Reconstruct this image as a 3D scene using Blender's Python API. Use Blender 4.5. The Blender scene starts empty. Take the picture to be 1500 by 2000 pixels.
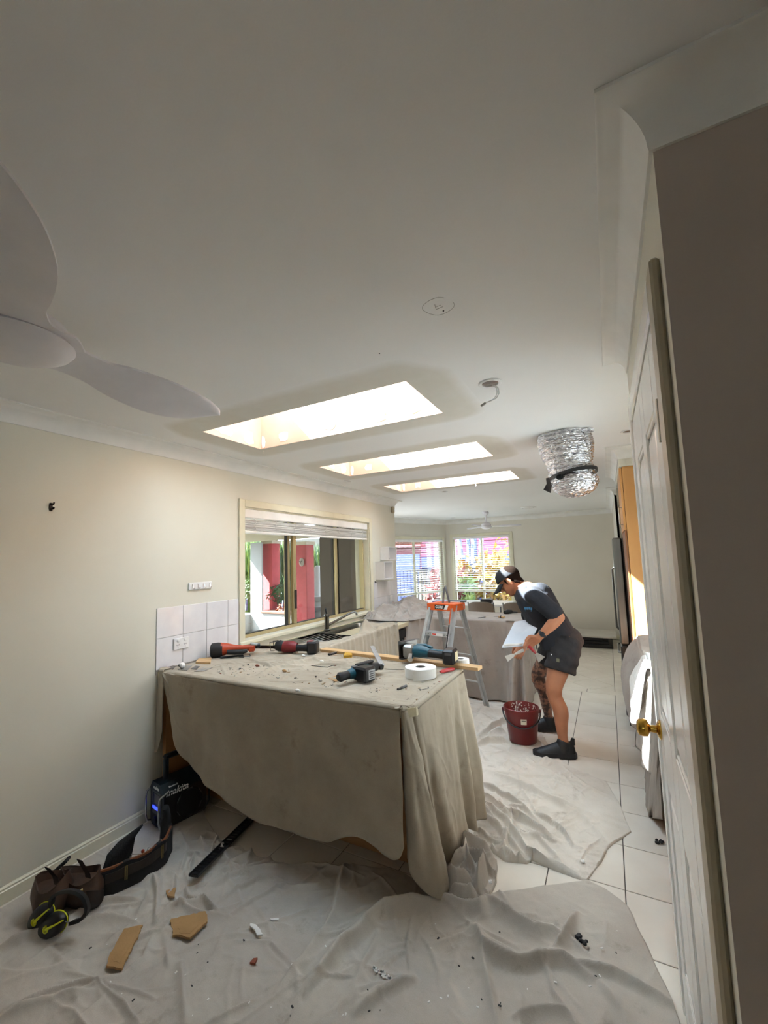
import bpy, bmesh, math, random
import numpy as np
from mathutils import Vector, Matrix, noise
random.seed(7); RNG = np.random.default_rng(7)
PI = math.pi
C = bpy.context.scene.collection
SC = bpy.context.scene

# ------------------------------------------------------------------ camera
CAM_POS = np.array([2.62, 0.0, 1.554])
CAM_R = np.array([[0.87584694, 0.48166185, -0.02989973],
                  [-0.07233679, 0.0697743, -0.99493665],
                  [-0.47713679, 0.87357507, 0.09595348]])   # rows: right, down, forward
FOC, PX, PY = 835.35, 726.3, 1015.4
def at(px, py, axis, val):
    """world point where the sight line of a photo pixel meets the plane axis=val"""
    d = CAM_R.T @ np.array([(px - PX) / FOC, (py - PY) / FOC, 1.0])
    t = (val - CAM_POS[axis]) / d[axis]
    p = CAM_POS + t * d
    return Vector((float(p[0]), float(p[1]), float(p[2])))
def fl(px, py, z=0.0): return at(px, py, 2, z)
cam_d = bpy.data.cameras.new('camera'); cam = bpy.data.objects.new('camera', cam_d); C.objects.link(cam)
M3 = Matrix((CAM_R[0], -CAM_R[1], -CAM_R[2])).transposed()
cam.matrix_world = Matrix.Translation(Vector(CAM_POS)) @ M3.to_4x4()
cam_d.sensor_fit = 'VERTICAL'; cam_d.sensor_height = 24; cam_d.lens = FOC * 24 / 2000
cam_d.shift_x = (750 - PX) / 2000; cam_d.shift_y = (PY - 1000) / 2000
cam_d.clip_start = 0.02; cam_d.clip_end = 200
SC.camera = cam

# ------------------------------------------------------------------ light and exposure
SUN_DIR = Vector((0.92, 0.40, -1.0))
sun_d = bpy.data.lights.new('sun', 'SUN'); sun = bpy.data.objects.new('sun', sun_d); C.objects.link(sun)
sun.rotation_euler = SUN_DIR.to_track_quat('-Z', 'Y').to_euler(); sun.location = (-6, -3, 9)
sun_d.energy = 32.0; sun_d.angle = math.radians(0.53); sun_d.color = (0.88, 0.95, 1.0)
world = bpy.data.worlds.new('sky'); SC.world = world; world.use_nodes = True
wn = world.node_tree; wn.nodes.clear()
wo = wn.nodes.new('ShaderNodeOutputWorld'); wb = wn.nodes.new('ShaderNodeBackground')
wtc = wn.nodes.new('ShaderNodeTexCoord'); wsx = wn.nodes.new('ShaderNodeSeparateXYZ'); wr = wn.nodes.new('ShaderNodeValToRGB')
wn.links.new(wtc.outputs['Generated'], wsx.inputs[0]); wn.links.new(wsx.outputs['Z'], wr.inputs[0])
wr.color_ramp.elements[0].color = (0.80, 0.91, 1.0, 1); wr.color_ramp.elements[1].color = (0.60, 0.79, 1.0, 1)
wn.links.new(wr.outputs[0], wb.inputs[0]); wb.inputs[1].default_value = 5.0
wn.links.new(wb.outputs[0], wo.inputs[0])
def area(name, loc, direction, sx, sy, power, col):
    d = bpy.data.lights.new(name, 'AREA'); o = bpy.data.objects.new(name, d); C.objects.link(o); d.shape = 'RECTANGLE'; d.size = sx; d.size_y = sy; d.energy = power; d.color = col
    o.location = loc; o.rotation_euler = Vector(direction).to_track_quat('-Z', 'Y').to_euler(); return o
area('added_bay_fill', (-1.21, 6.62, 1.15), (1, 0, -.05), 1.6, 1.9, 10, (0.94, 0.97, 1.0))                                  # added fill lamp brightening the dining bay from the made-up door, out of view
SC.view_settings.view_transform = 'Standard'; SC.view_settings.look = 'None'
SC.view_settings.gamma = 1.0; SC.view_settings.use_curve_mapping = False
SC.view_settings.exposure = 1.8
SC.cycles.max_bounces = 14; SC.cycles.diffuse_bounces = 8; SC.cycles.glossy_bounces = 5
SC.cycles.transparent_max_bounces = 16; SC.cycles.sample_clamp_indirect = 6.0
SC.cycles.blur_glossy = 1.0; SC.cycles.use_denoising = True
SC.cycles.caustics_refractive = False

# ------------------------------------------------------------------ materials
def lin(h):
    if isinstance(h, str):
        h = h.lstrip('#'); c = [int(h[i:i + 2], 16) / 255 for i in (0, 2, 4)]
    else: c = h
    return tuple((x / 12.92 if x <= 0.04045 else ((x + 0.055) / 1.055) ** 2.4) for x in c) + (1.0,)
MATS = {}
def mat(name, col, rough=0.6, metal=0.0, col2=None, nscale=8.0, bump=0.0, bscale=60.0, spec=0.5, stretch=None, emit=None, estr=0, detail=4.0, lo=0.35, hi=0.65):
    if name in MATS: return MATS[name]
    m = bpy.data.materials.new(name); m.use_nodes = True; nt = m.node_tree; N = nt.nodes; L = nt.links
    b = N['Principled BSDF']
    b.inputs['Base Color'].default_value = lin(col); b.inputs['Roughness'].default_value = rough
    b.inputs['Metallic'].default_value = metal; b.inputs['Specular IOR Level'].default_value = spec
    tc = N.new('ShaderNodeTexCoord'); mp = N.new('ShaderNodeMapping'); L.new(tc.outputs['Object'], mp.inputs[0])
    if stretch: mp.inputs['Scale'].default_value = stretch
    n1 = N.new('ShaderNodeTexNoise'); n1.inputs['Scale'].default_value = nscale; n1.inputs['Detail'].default_value = detail
    L.new(mp.outputs[0], n1.inputs['Vector'])
    r = N.new('ShaderNodeValToRGB'); r.color_ramp.elements[0].position = lo; r.color_ramp.elements[1].position = hi
    if col2 is None:
        c = lin(col); col2l = tuple(min(1, x * 0.93) for x in c[:3]) + (1,)
    else: col2l = lin(col2)
    r.color_ramp.elements[0].color = lin(col); r.color_ramp.elements[1].color = col2l
    L.new(n1.outputs['Fac'], r.inputs[0]); L.new(r.outputs[0], b.inputs['Base Color'])
    if bump:
        n2 = N.new('ShaderNodeTexNoise'); n2.inputs['Scale'].default_value = bscale; n2.inputs['Detail'].default_value = 3
        L.new(mp.outputs[0], n2.inputs['Vector'])
        bp = N.new('ShaderNodeBump'); bp.inputs['Strength'].default_value = bump; bp.inputs['Distance'].default_value = 0.01
        L.new(n2.outputs['Fac'], bp.inputs['Height']); L.new(bp.outputs[0], b.inputs['Normal'])
    if emit:
        b.inputs['Emission Color'].default_value = lin(emit); b.inputs['Emission Strength'].default_value = estr
    MATS[name] = m; return m
def glass_mat(name, tint=(1, 1, 1), refl=0.08, rough=0.0):
    m = bpy.data.materials.new(name); m.use_nodes = True; nt = m.node_tree; N = nt.nodes; L = nt.links
    N.clear(); o = N.new('ShaderNodeOutputMaterial'); mx = N.new('ShaderNodeMixShader'); t = N.new('ShaderNodeBsdfTransparent'); g = N.new('ShaderNodeBsdfGlossy')
    t.inputs[0].default_value = tint + (1,); g.inputs['Roughness'].default_value = rough
    fr = N.new('ShaderNodeFresnel'); ge = N.new('ShaderNodeNewGeometry'); mr = N.new('ShaderNodeMapRange')
    mr.inputs['To Min'].default_value = 1.45; mr.inputs['To Max'].default_value = 1 / 1.45   # same reflectance from either side of the pane
    L.new(ge.outputs['Backfacing'], mr.inputs['Value']); L.new(mr.outputs[0], fr.inputs[0])
    L.new(fr.outputs[0], mx.inputs[0]); L.new(t.outputs[0], mx.inputs[1]); L.new(g.outputs[0], mx.inputs[2]); L.new(mx.outputs[0], o.inputs[0])
    return m

# ------------------------------------------------------------------ mesh helpers
class MB:
    def __init__(s): s.v = []; s.f = []; s.mi = []; s.cur = 0
    def add(s, vs, fs):
        o = len(s.v); s.v += [tuple(x) for x in vs]; s.f += [tuple(i + o for i in f) for f in fs]; s.mi += [s.cur] * len(fs); return s
    def box(s, c, d, rot=None, bev=0.0):
        x, y, z = d[0] / 2, d[1] / 2, d[2] / 2
        if bev > 0:
            bev = min(bev, x * .95, y * .95, z * .95); vs = []; q = bev
            # chamfered box: 24 verts
            for sx in (-1, 1):
                for sy in (-1, 1):
                    for sz in (-1, 1):
                        vs += [(sx * x, sy * (y - q), sz * (z - q)), (sx * (x - q), sy * y, sz * (z - q)), (sx * (x - q), sy * (y - q), sz * z)]
            bm = bmesh.new(); bv = [bm.verts.new(v) for v in vs]; r = bmesh.ops.convex_hull(bm, input=bv)
            bmesh.ops.dissolve_limit(bm, angle_limit=0.02, verts=bm.verts, edges=bm.edges)
            bm.verts.index_update(); vs = [v.co.copy() for v in bm.verts]; fs = [[v.index for v in f.verts] for f in bm.faces]; bm.free()
        else:
            vs = [Vector((i, j, k)) for i in (-x, x) for j in (-y, y) for k in (-z, z)]
            fs = [(0, 1, 3, 2), (4, 6, 7, 5), (0, 4, 5, 1), (2, 3, 7, 6), (0, 2, 6, 4), (1, 5, 7, 3)]
        M = rot if rot is not None else Matrix.Identity(3)
        return s.add([M @ Vector(v) + Vector(c) for v in vs], fs)
    def bb(s, x0, x1, y0, y1, z0, z1, bev=0.0):
        return s.box(((x0 + x1) / 2, (y0 + y1) / 2, (z0 + z1) / 2), (abs(x1 - x0), abs(y1 - y0), abs(z1 - z0)), None, bev)
    def bar(s, a, b, w, h, up=(0, 0, 1), bev=0.0):
        a = Vector(a); b = Vector(b); d = b - a; L = d.length; d.normalize(); u = Vector(up)
        sd = d.cross(u)
        if sd.length < 1e-5: sd = d.cross(Vector((1, 0, 0)))
        sd.normalize(); u = sd.cross(d)
        R = Matrix((d, sd, u)).transposed()
        return s.box((a + b) / 2, (L, w, h), R, bev)
    def tube(s, pts, r, n=10, cap=True, closed=False):
        pts = [Vector(p) for p in pts]; k = len(pts); rs = r if isinstance(r, (list, tuple)) else [r] * k
        vs = []; fs = []; prev = None
        for i, p in enumerate(pts):
            if closed: t = pts[(i + 1) % k] - pts[i - 1]
            else: t = pts[min(i + 1, k - 1)] - pts[max(i - 1, 0)]
            if t.length < 1e-9: t = Vector((0, 0, 1))
            t.normalize()
            if prev is None:
                a = Vector((0, 0, 1)) if abs(t.z) < .9 else Vector((1, 0, 0)); u = t.cross(a).normalized()
            else:
                u = prev - t * prev.dot(t)
                u = u.normalized() if u.length > 1e-6 else t.orthogonal().normalized()
            prev = u; w = t.cross(u)
            for j in range(n):
                a = 2 * PI * j / n; vs.append(p + (u * math.cos(a) + w * math.sin(a)) * rs[i])
        for i in range(k if closed else k - 1):
            for j in range(n):
                a = i * n + j; b = i * n + (j + 1) % n; c = ((i + 1) % k) * n + (j + 1) % n; d = ((i + 1) % k) * n + j
                fs.append((a, b, c, d))
        if cap and not closed: fs.append(tuple(range(n - 1, -1, -1))); fs.append(tuple((k - 1) * n + j for j in range(n)))
        return s.add(vs, fs)
    def lathe(s, prof, n=24, c=(0, 0, 0), axis='Z', rot=None, closed=False):
        vs = []; fs = []; k = len(prof)
        for (r, z) in prof:
            for j in range(n):
                a = 2 * PI * j / n
                vs.append(Vector((r * math.cos(a), r * math.sin(a), z)))
        M = rot if rot is not None else {'Z': Matrix.Identity(3), 'X': Matrix(((0, 0, 1), (0, 1, 0), (-1, 0, 0))), 'Y': Matrix(((1, 0, 0), (0, 0, 1), (0, -1, 0)))}[axis]
        for i in range(k - 1 + (1 if closed else 0)):
            for j in range(n):
                i2 = (i + 1) % k
                fs.append((i * n + j, i * n + (j + 1) % n, i2 * n + (j + 1) % n, i2 * n + j))
        if not closed:
            if prof[0][0] > 1e-6: fs.append(tuple(range(n - 1, -1, -1)))
            if prof[-1][0] > 1e-6: fs.append(tuple((k - 1) * n + j for j in range(n)))
        return s.add([M @ v + Vector(c) for v in vs], fs)
    def prism(s, poly, d, M=None):
        """poly: 2D outline (x,y); extruded along +z by d, placed by a 4x4"""
        n = len(poly); M = M or Matrix.Identity(4)
        vs = [M @ Vector((p[0], p[1], 0)) for p in poly] + [M @ Vector((p[0], p[1], d)) for p in poly]
        fs = [tuple(range(n - 1, -1, -1)), tuple(range(n, 2 * n))] + [(i, (i + 1) % n, n + (i + 1) % n, n + i) for i in range(n)]
        return s.add(vs, fs)
    def grid(s, P):
        """P: array rows x cols x 3"""
        P = np.asarray(P); r, c = P.shape[:2]
        vs = [tuple(map(float, v)) for v in P.reshape(-1, 3)]
        fs = [(i * c + j, i * c + j + 1, (i + 1) * c + j + 1, (i + 1) * c + j) for i in range(r - 1) for j in range(c - 1)]
        return s.add(vs, fs)
    def loft(s, rings, cap=True, closed=True):
        n = len(rings[0]); vs = [v for r in rings for v in r]; fs = []
        for i in range(len(rings) - 1):
            for j in range(n if closed else n - 1):
                fs.append((i * n + j, i * n + (j + 1) % n, (i + 1) * n + (j + 1) % n, (i + 1) * n + j))
        if cap and closed: fs.append(tuple(range(n - 1, -1, -1))); fs.append(tuple((len(rings) - 1) * n + j for j in range(n)))
        return s.add(vs, fs)
    def ball(s, c, r, n=12, m=8, sc=(1, 1, 1), rot=None):
        M = rot if rot is not None else Matrix.Identity(3); rings = []
        prof = [(math.sin(PI * i / m), -math.cos(PI * i / m)) for i in range(m + 1)]
        vs = []; fs = []
        for i, (q, z) in enumerate(prof):
            for j in range(n):
                a = 2 * PI * j / n; vs.append(M @ Vector((q * math.cos(a) * r * sc[0], q * math.sin(a) * r * sc[1], z * r * sc[2])) + Vector(c))
        for i in range(m):
            for j in range(n): fs.append((i * n + j, i * n + (j + 1) % n, (i + 1) * n + (j + 1) % n, (i + 1) * n + j))
        return s.add(vs, fs)
    def xf(s, M):
        s.v = [tuple(M @ Vector(v)) for v in s.v]; return s
    def mesh(s, name, mats, smooth=None):
        me = bpy.data.meshes.new(name); me.from_pydata(s.v, [], s.f)
        for m in (mats if isinstance(mats, (list, tuple)) else [mats]): me.materials.append(m)
        if any(s.mi): me.polygons.foreach_set('material_index', s.mi)
        bm = bmesh.new(); bm.from_mesh(me); bmesh.ops.remove_doubles(bm, verts=bm.verts, dist=1e-6); bmesh.ops.recalc_face_normals(bm, faces=bm.faces); bm.to_mesh(me); bm.free()
        if smooth is not None:
            me.polygons.foreach_set('use_smooth', [True] * len(me.polygons))
            if smooth < 180: me.set_sharp_from_angle(angle=math.radians(smooth))
        me.update(); return me
    def build(s, name, mats, parent=None, smooth=None, **tags):
        return link(name, s.mesh(name, mats, smooth), parent, **tags)
def link(name, data, parent=None, **tags):
    o = bpy.data.objects.new(name, data); C.objects.link(o)
    if parent is not None: o.parent = parent
    for k, v in tags.items():
        if v: o[{'cat': 'category'}.get(k, k)] = v
    return o
def thing(name, label, cat, group=None, loc=(0, 0, 0), rot=None):
    o = bpy.data.objects.new(name, None); C.objects.link(o); o.location = loc; o.empty_display_size = .05
    if rot is not None: o.rotation_euler = rot
    o['label'] = label; o['category'] = cat
    if group: o['group'] = group
    return o
def kids(o): return [c for c in C.objects if c.parent == o]
def dup(o, parent=None, label=None, loc=None, rot=None):
    c = o.copy(); C.objects.link(c)
    if parent is not None: c.parent = parent
    if label: c['label'] = label
    if loc is not None: c.location = loc
    if rot is not None: c.rotation_euler = rot
    for k in kids(o): dup(k, c)
    return c
def base_at(o, p):
    """give a single-mesh thing its origin at its base"""
    p = Vector(p); o.data.transform(Matrix.Translation(-p)); o.location = p
def text(name, body, size, matr, parent, M, extrude=0.0006, shear=0.0, align='LEFT', bold=0.0, sx=1.0):
    cu = bpy.data.curves.new(name, 'FONT'); cu.body = body; cu.size = size; cu.extrude = extrude; cu.shear = shear; cu.align_x = align; cu.offset = bold
    cu.align_y = 'CENTER'; cu.resolution_u = 2
    tmp = bpy.data.objects.new('tmp', cu); C.objects.link(tmp); dg = bpy.context.evaluated_depsgraph_get()
    me = bpy.data.meshes.new_from_object(tmp.evaluated_get(dg)); bpy.data.objects.remove(tmp); bpy.data.curves.remove(cu)
    me.transform(M @ Matrix.Diagonal((sx, 1, 1, 1))); me.materials.clear(); me.materials.append(matr)
    return link(name, me, parent)
def frame(o, x, y):
    """4x4 with local x,y directions"""
    x = Vector(x).normalized(); y = Vector(y); z = x.cross(y).normalized(); y = z.cross(x)
    M = Matrix((x, y, z)).transposed().to_4x4(); M.translation = Vector(o); return M
def fbm(x, y, z=0.0, s=1.0): return noise.noise(Vector((x * s, y * s, z * s)))
def vnoise(X, Y, s, seed=0):
    """fast smooth value noise on arrays, about -1..1"""
    g = np.random.default_rng(seed).uniform(-1, 1, (64, 64))
    x = X * s + 13.7 + seed * 3.1; y = Y * s + 7.3 + seed * 1.7
    xi = np.floor(x).astype(int); yi = np.floor(y).astype(int); fx = x - xi; fy = y - yi
    fx = fx * fx * (3 - 2 * fx); fy = fy * fy * (3 - 2 * fy)
    a = g[xi % 64, yi % 64]; b = g[(xi + 1) % 64, yi % 64]; c = g[xi % 64, (yi + 1) % 64]; d = g[(xi + 1) % 64, (yi + 1) % 64]
    return (a * (1 - fx) + b * fx) * (1 - fy) + (c * (1 - fx) + d * fx) * fy
def pl_dist(X, Y, pts):
    """distance to polyline, side sign and arc position 0..1"""
    D = np.full(X.shape, 1e9); S = np.zeros(X.shape); T = np.zeros(X.shape)
    P = np.array([(p[0], p[1]) for p in pts]); seg = np.linalg.norm(np.diff(P, axis=0), axis=1); tot = seg.sum(); acc = 0
    for i in range(len(P) - 1):
        d = P[i + 1] - P[i]; l2 = d @ d + 1e-12
        t = np.clip(((X - P[i, 0]) * d[0] + (Y - P[i, 1]) * d[1]) / l2, 0, 1)
        ex = X - (P[i, 0] + t * d[0]); ey = Y - (P[i, 1] + t * d[1]); dd = np.hypot(ex, ey); m = dd < D
        D = np.where(m, dd, D); S = np.where(m, np.sign(d[0] * ey - d[1] * ex), S); T = np.where(m, (acc + t * seg[i]) / tot, T); acc += seg[i]
    return D, S, T
# ================================================================== materials
WALL = mat('cream wall paint', 'd7d4c6', .55, nscale=2, col2='d3d0c2', bump=.04, bscale=220)
FARWALL = mat('far room wall paint', 'd8d3c7', .55, nscale=2, col2='d4cfc3')
CEIL = mat('white ceiling paint', 'e6e6e5', .7, nscale=1.2, col2='e1e1e0', bump=.03, bscale=180)
PLASTER = mat('fresh jointing plaster', 'd6d1c4', .85, nscale=6, col2='cdc8ba')
CORN = mat('cornice paint', 'e6e5e1', .6)
GLOSS = mat('glossy white enamel', 'e2e1dd', .22, nscale=3, col2='dddcd8', bump=.02, bscale=30)
CREAMG = mat('cream enamel trim', 'ddd8c0', .35)
GYPS = mat('bare peach plasterboard', 'c5a48b', .85, nscale=5, col2='c09d83')
GYPSP = mat('white filler', 'e8e4de', .85)
GROUT = mat('dark floor grout', '4c4640', .9)
TILE = mat('beige glazed floor tile', 'e6dfd3', .22, nscale=3, col2='dcd4c7', bump=.01, bscale=40)
WTILE = mat('white glazed wall tile', 'e4e2e3', .12, nscale=7, col2='d9d7da')
WTILE2 = mat('wall tile grout', 'b9b6b2', .9)
ALU = mat('champagne aluminium', 'c2b287', .35, metal=.55)
ALUD = mat('dark window rubber', '2b2620', .6)
GLASS = glass_mat('window glass', (.97, .98, .97))
WHITEP = mat('white plastic', 'e6e5e4', .35)
PVCW = mat('white blind slat', 'ecebe8', .4)
PAV = mat('pale exterior wall', 'b3a58f', .8, bump=.1, bscale=50)

def struct(o, label=None):
    o['kind'] = 'structure'
    if label: o['label'] = label; 
    return o
def wall_seg(name, p, q, z0=0.0, z1=2.4, t=.12, hole=None, m=None, label=None, out=None):
    """wall from p to q; inner face on the line; thickness to the LEFT of p->q; hole=(s0,s1,z0,z1)"""
    p = Vector((p[0], p[1], 0)); q = Vector((q[0], q[1], 0)); d = (q - p); L = d.length; d.normalize(); n = Vector((-d.y, d.x, 0))
    M = Matrix((d, n, Vector((0, 0, 1)))).transposed().to_4x4(); M.translation = p
    b = MB()
    if hole:
        s0, s1, h0, h1 = hole
        for x0, x1, a, c in ((0, s0, z0, z1), (s1, L, z0, z1), (s0, s1, z0, h0), (s0, s1, h1, z1)):
            if x1 - x0 > 1e-4 and c - a > 1e-4: b.bb(x0, x1, 0, t, a, c)
    else: b.bb(0, L, 0, t, z0, z1)
    b.xf(M); return struct(b.build(name, m or WALL), label)

# ------------------------------------------------------------------ walls (left of walking direction = outside)
WIN_Y0, WIN_Y1, WIN_Z0, WIN_Z1 = 2.585, 4.70, 0.945, 2.035
PLAN = [(0, -3.5), (0, 5.47), (-1.15, 5.47), (-1.15, 7.64), (-.5, 9.1), (2.75, 9.1), (2.75, 6.3), (3.6, 6.3), (3.6, 5.25), (2.75, 5.25), (2.75, 3.92), (3.4, 3.92), (3.4, 2.04), (2.75, 2.04), (2.75, .915), (4.6, .915), (4.6, -3.5)]
wall_left = wall_seg('wall_left', (0, -3.5), (0, 5.47), t=.2, hole=(3.5 + WIN_Y0, 3.5 + WIN_Y1, WIN_Z0, WIN_Z1), label='cream wall on the left with kitchen window')
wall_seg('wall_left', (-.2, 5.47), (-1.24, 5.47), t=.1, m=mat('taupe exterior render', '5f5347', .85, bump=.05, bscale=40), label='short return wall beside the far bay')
AW = Vector((-.5 + 1.15, 9.1 - 7.64, 0)); AWL = AW.length
W1H = (.10, AWL - .13, .58, 1.975); W2H = (.16, 1.37, .58, 2.02)
wall_seg('wall_left', (-1.15, 5.47), (-1.15, 7.64), hole=(.33, 1.97, .02, 2.12), label='left wall of the far dining bay')
d2 = struct(thing('added_door', 'glazed sliding door added out of view to light the dining bay', 'door'))  # unseen door, added to bring daylight into the far bay
for q in ((5.802, 5.85, .02, 2.12), (7.39, 7.438, .02, 2.12), (5.85, 7.39, .02, .1), (5.85, 7.39, 2.05, 2.12), (6.6, 6.65, .1, 2.05)): m_ = MB(); m_.bb(-1.20, -1.16, *q, bev=.003); m_.build('frame_bar', CREAMG, d2)
m_ = MB(); m_.bb(-1.183, -1.179, 5.84, 7.4, .09, 2.06); m_.build('pane', GLASS, d2)
wall_angled = wall_seg('wall_angled', (-1.15, 7.64), (-.5, 9.1), hole=W1H, m=FARWALL, label='angled bay wall with a blind covered window')
wall_far = wall_seg('wall_far', (-.5, 9.1), (2.75, 9.1), hole=W2H, m=FARWALL, label='far cream wall behind the man')
wall_seg('wall_right', (2.75, 9.1), (2.75, 6.3), m=FARWALL, label='right wall of the far dining room')
wall_seg('wall_right', (2.75, 6.3), (3.6, 6.3)); wall_seg('wall_right', (3.6, 6.3), (3.6, 5.25))
wall_seg('wall_right', (3.6, 5.25), (2.75, 5.25), t=.05)
wall_seg('wall_right', (2.75, 5.2), (2.75, 3.92), z0=2.25, t=.05, label='bulkhead above the fridge and pantry cabinet')
wall_seg('wall_right', (2.8002, 3.92), (3.4, 3.92), z0=2.25, t=.05)
wall_seg('wall_right', (3.4, 5.25), (3.4, 2.04), hole=(1.9, 2.85, 1.12, 1.61), label='wall behind the right hand bench')
wall_seg('wall_right', (3.52, 2.04), (2.76, 2.04), t=.06)
DY0, DY1, DZ = 1.045, 1.865, 2.045
wall_near = wall_seg('wall_right', (2.75, 2.10), (2.75, .915), t=.12, hole=(2.10 - DY1 - .012, 2.10 - DY0 + .012, -.01, DZ + .012), label='cream wall around the white panelled door')
wall_seg('wall_right', (2.7502, .9145), (4.6, .9145), t=.1, m=mat('shade toned wall paint', 'b9aca0', .6, nscale=2, col2='b3a69a'), label='wall face nearest the camera with dim light put into its colour')  # warm dim light on this face is put into its paint colour
wall_seg('wall_right', (4.6, 1.0), (4.6, -3.5)); wall_seg('wall_back', (4.7, -3.5), (-.2, -3.5), hole=(2.2, 2.8, 1.74, 2.1))
w4 = struct(thing('added_window', 'small high window added behind the camera as fill light', 'window'))  # unseen window, added to brighten faces turned towards the camera
for q in ((1.9, 1.93, 1.74, 2.1), (2.47, 2.5, 1.74, 2.1), (1.93, 2.47, 1.74, 1.77), (1.93, 2.47, 2.07, 2.1)): m_ = MB(); m_.bb(q[0], q[1], -3.55, -3.505, q[2], q[3], bev=.003); m_.build('frame_bar', CREAMG, w4)
m_ = MB(); m_.bb(1.92, 2.48, -3.53, -3.525, 1.76, 2.08); m_.build('pane', GLASS, w4)
b = MB(); b.bb(2.88, 2.9, 1.0, 2.1, 0, 2.4); struct(b.build('wall_right', WALL))

w5 = struct(thing('window_5', 'kitchen window over the right hand bench, hidden from the camera', 'window'))
for q in ((2.4, 2.43, 1.12, 1.61), (3.32, 3.35, 1.12, 1.61), (2.43, 3.32, 1.12, 1.15), (2.43, 3.32, 1.58, 1.61)): m_ = MB(); m_.bb(3.42, 3.46, *q, bev=.003); m_.build('frame_bar', CREAMG, w5)
m_ = MB(); m_.bb(3.437, 3.441, 2.42, 3.33, 1.14, 1.59); m_.build('pane', GLASS, w5)

# ------------------------------------------------------------------ ceiling with three skylight holes
SKY = [(.43, 1.84, 1.807, 2.33), (.43, 1.84, 3.06, 3.58), (.43, 1.84, 4.30, 4.81)]
ys = [-3.6] + [v for s in SKY for v in s[2:]] + [9.3]
b = MB()
for i in range(len(ys) - 1):
    if i % 2 == 0: b.bb(-1.5, 4.75, ys[i], ys[i + 1], 2.4, 2.46)
    else: b.bb(-1.5, .43, ys[i], ys[i + 1], 2.4, 2.46); b.bb(1.84, 4.75, ys[i], ys[i + 1], 2.4, 2.46)
ceiling = struct(b.build('ceiling', CEIL), 'white plasterboard ceiling with three skylight openings')

def soft_mat(name, ca, cb):
    m = bpy.data.materials.new(name); m.use_nodes = True; nt = m.node_tree; bs = nt.nodes['Principled BSDF']; bs.inputs['Roughness'].default_value = .8
    a = nt.nodes.new('ShaderNodeAttribute'); a.attribute_name = 'blend'; mx = nt.nodes.new('ShaderNodeMix'); mx.data_type = 'RGBA'
    nz = nt.nodes.new('ShaderNodeTexNoise'); nz.inputs['Scale'].default_value = 9; mm = nt.nodes.new('ShaderNodeMath'); mm.operation = 'MULTIPLY_ADD'
    tc = nt.nodes.new('ShaderNodeTexCoord'); nt.links.new(tc.outputs['Object'], nz.inputs['Vector'])
    sb = nt.nodes.new('ShaderNodeMath'); sb.operation = 'SUBTRACT'; nt.links.new(nz.outputs['Fac'], sb.inputs[0]); sb.inputs[1].default_value = .5
    nt.links.new(sb.outputs[0], mm.inputs[0]); mm.inputs[1].default_value = .5; nt.links.new(a.outputs['Fac'], mm.inputs[2]); mm.use_clamp = True
    mx.inputs['A'].default_value = lin(ca); mx.inputs['B'].default_value = lin(cb)
    nt.links.new(mm.outputs[0], mx.inputs['Factor']); nt.links.new(mx.outputs['Result'], bs.inputs['Base Color']); return m
SKIM = soft_mat('feathered jointing compound', 'd0ccc2', 'e6e6e5')
def skim_ring(x0, x1, y0, y1, w):
    """feathered band of jointing compound around a hole: rings with a blend value"""
    vs = []; fs = []; bl = []; N = 64; steps = [0, .35, .7, .85, 1.0]
    for k, s in enumerate(steps):
        r = max(.002, s * w); 
        for j in range(N):
            a = 2 * PI * j / N; cx, cy = math.cos(a), math.sin(a)
            # rounded rectangle outline with radius r
            wob = 1 + .12 * math.sin(a * 3 + x0) if s > 0 else 1
            px = (x1 if cx > 0 else x0) + r * wob * cx; py = (y1 if cy > 0 else y0) + r * wob * cy
            vs.append((px, py, 2.3992 - .0006 * (1 - s))); bl.append([0, 0, .15, .6, 1][k])
    for k in range(len(steps) - 1):
        for j in range(N): fs.append((k * N + j, k * N + (j + 1) % N, (k + 1) * N + (j + 1) % N, (k + 1) * N + j))
    me = bpy.data.meshes.new('plaster_skim'); me.from_pydata(vs, [], fs); me.materials.append(SKIM)
    at_ = me.attributes.new('blend', 'FLOAT', 'POINT'); at_.data.foreach_set('value', bl)
    return link('plaster_skim', me, ceiling)
for i, s in enumerate(SKY): skim_ring(*s, (.22, .2, .18)[i])

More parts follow.
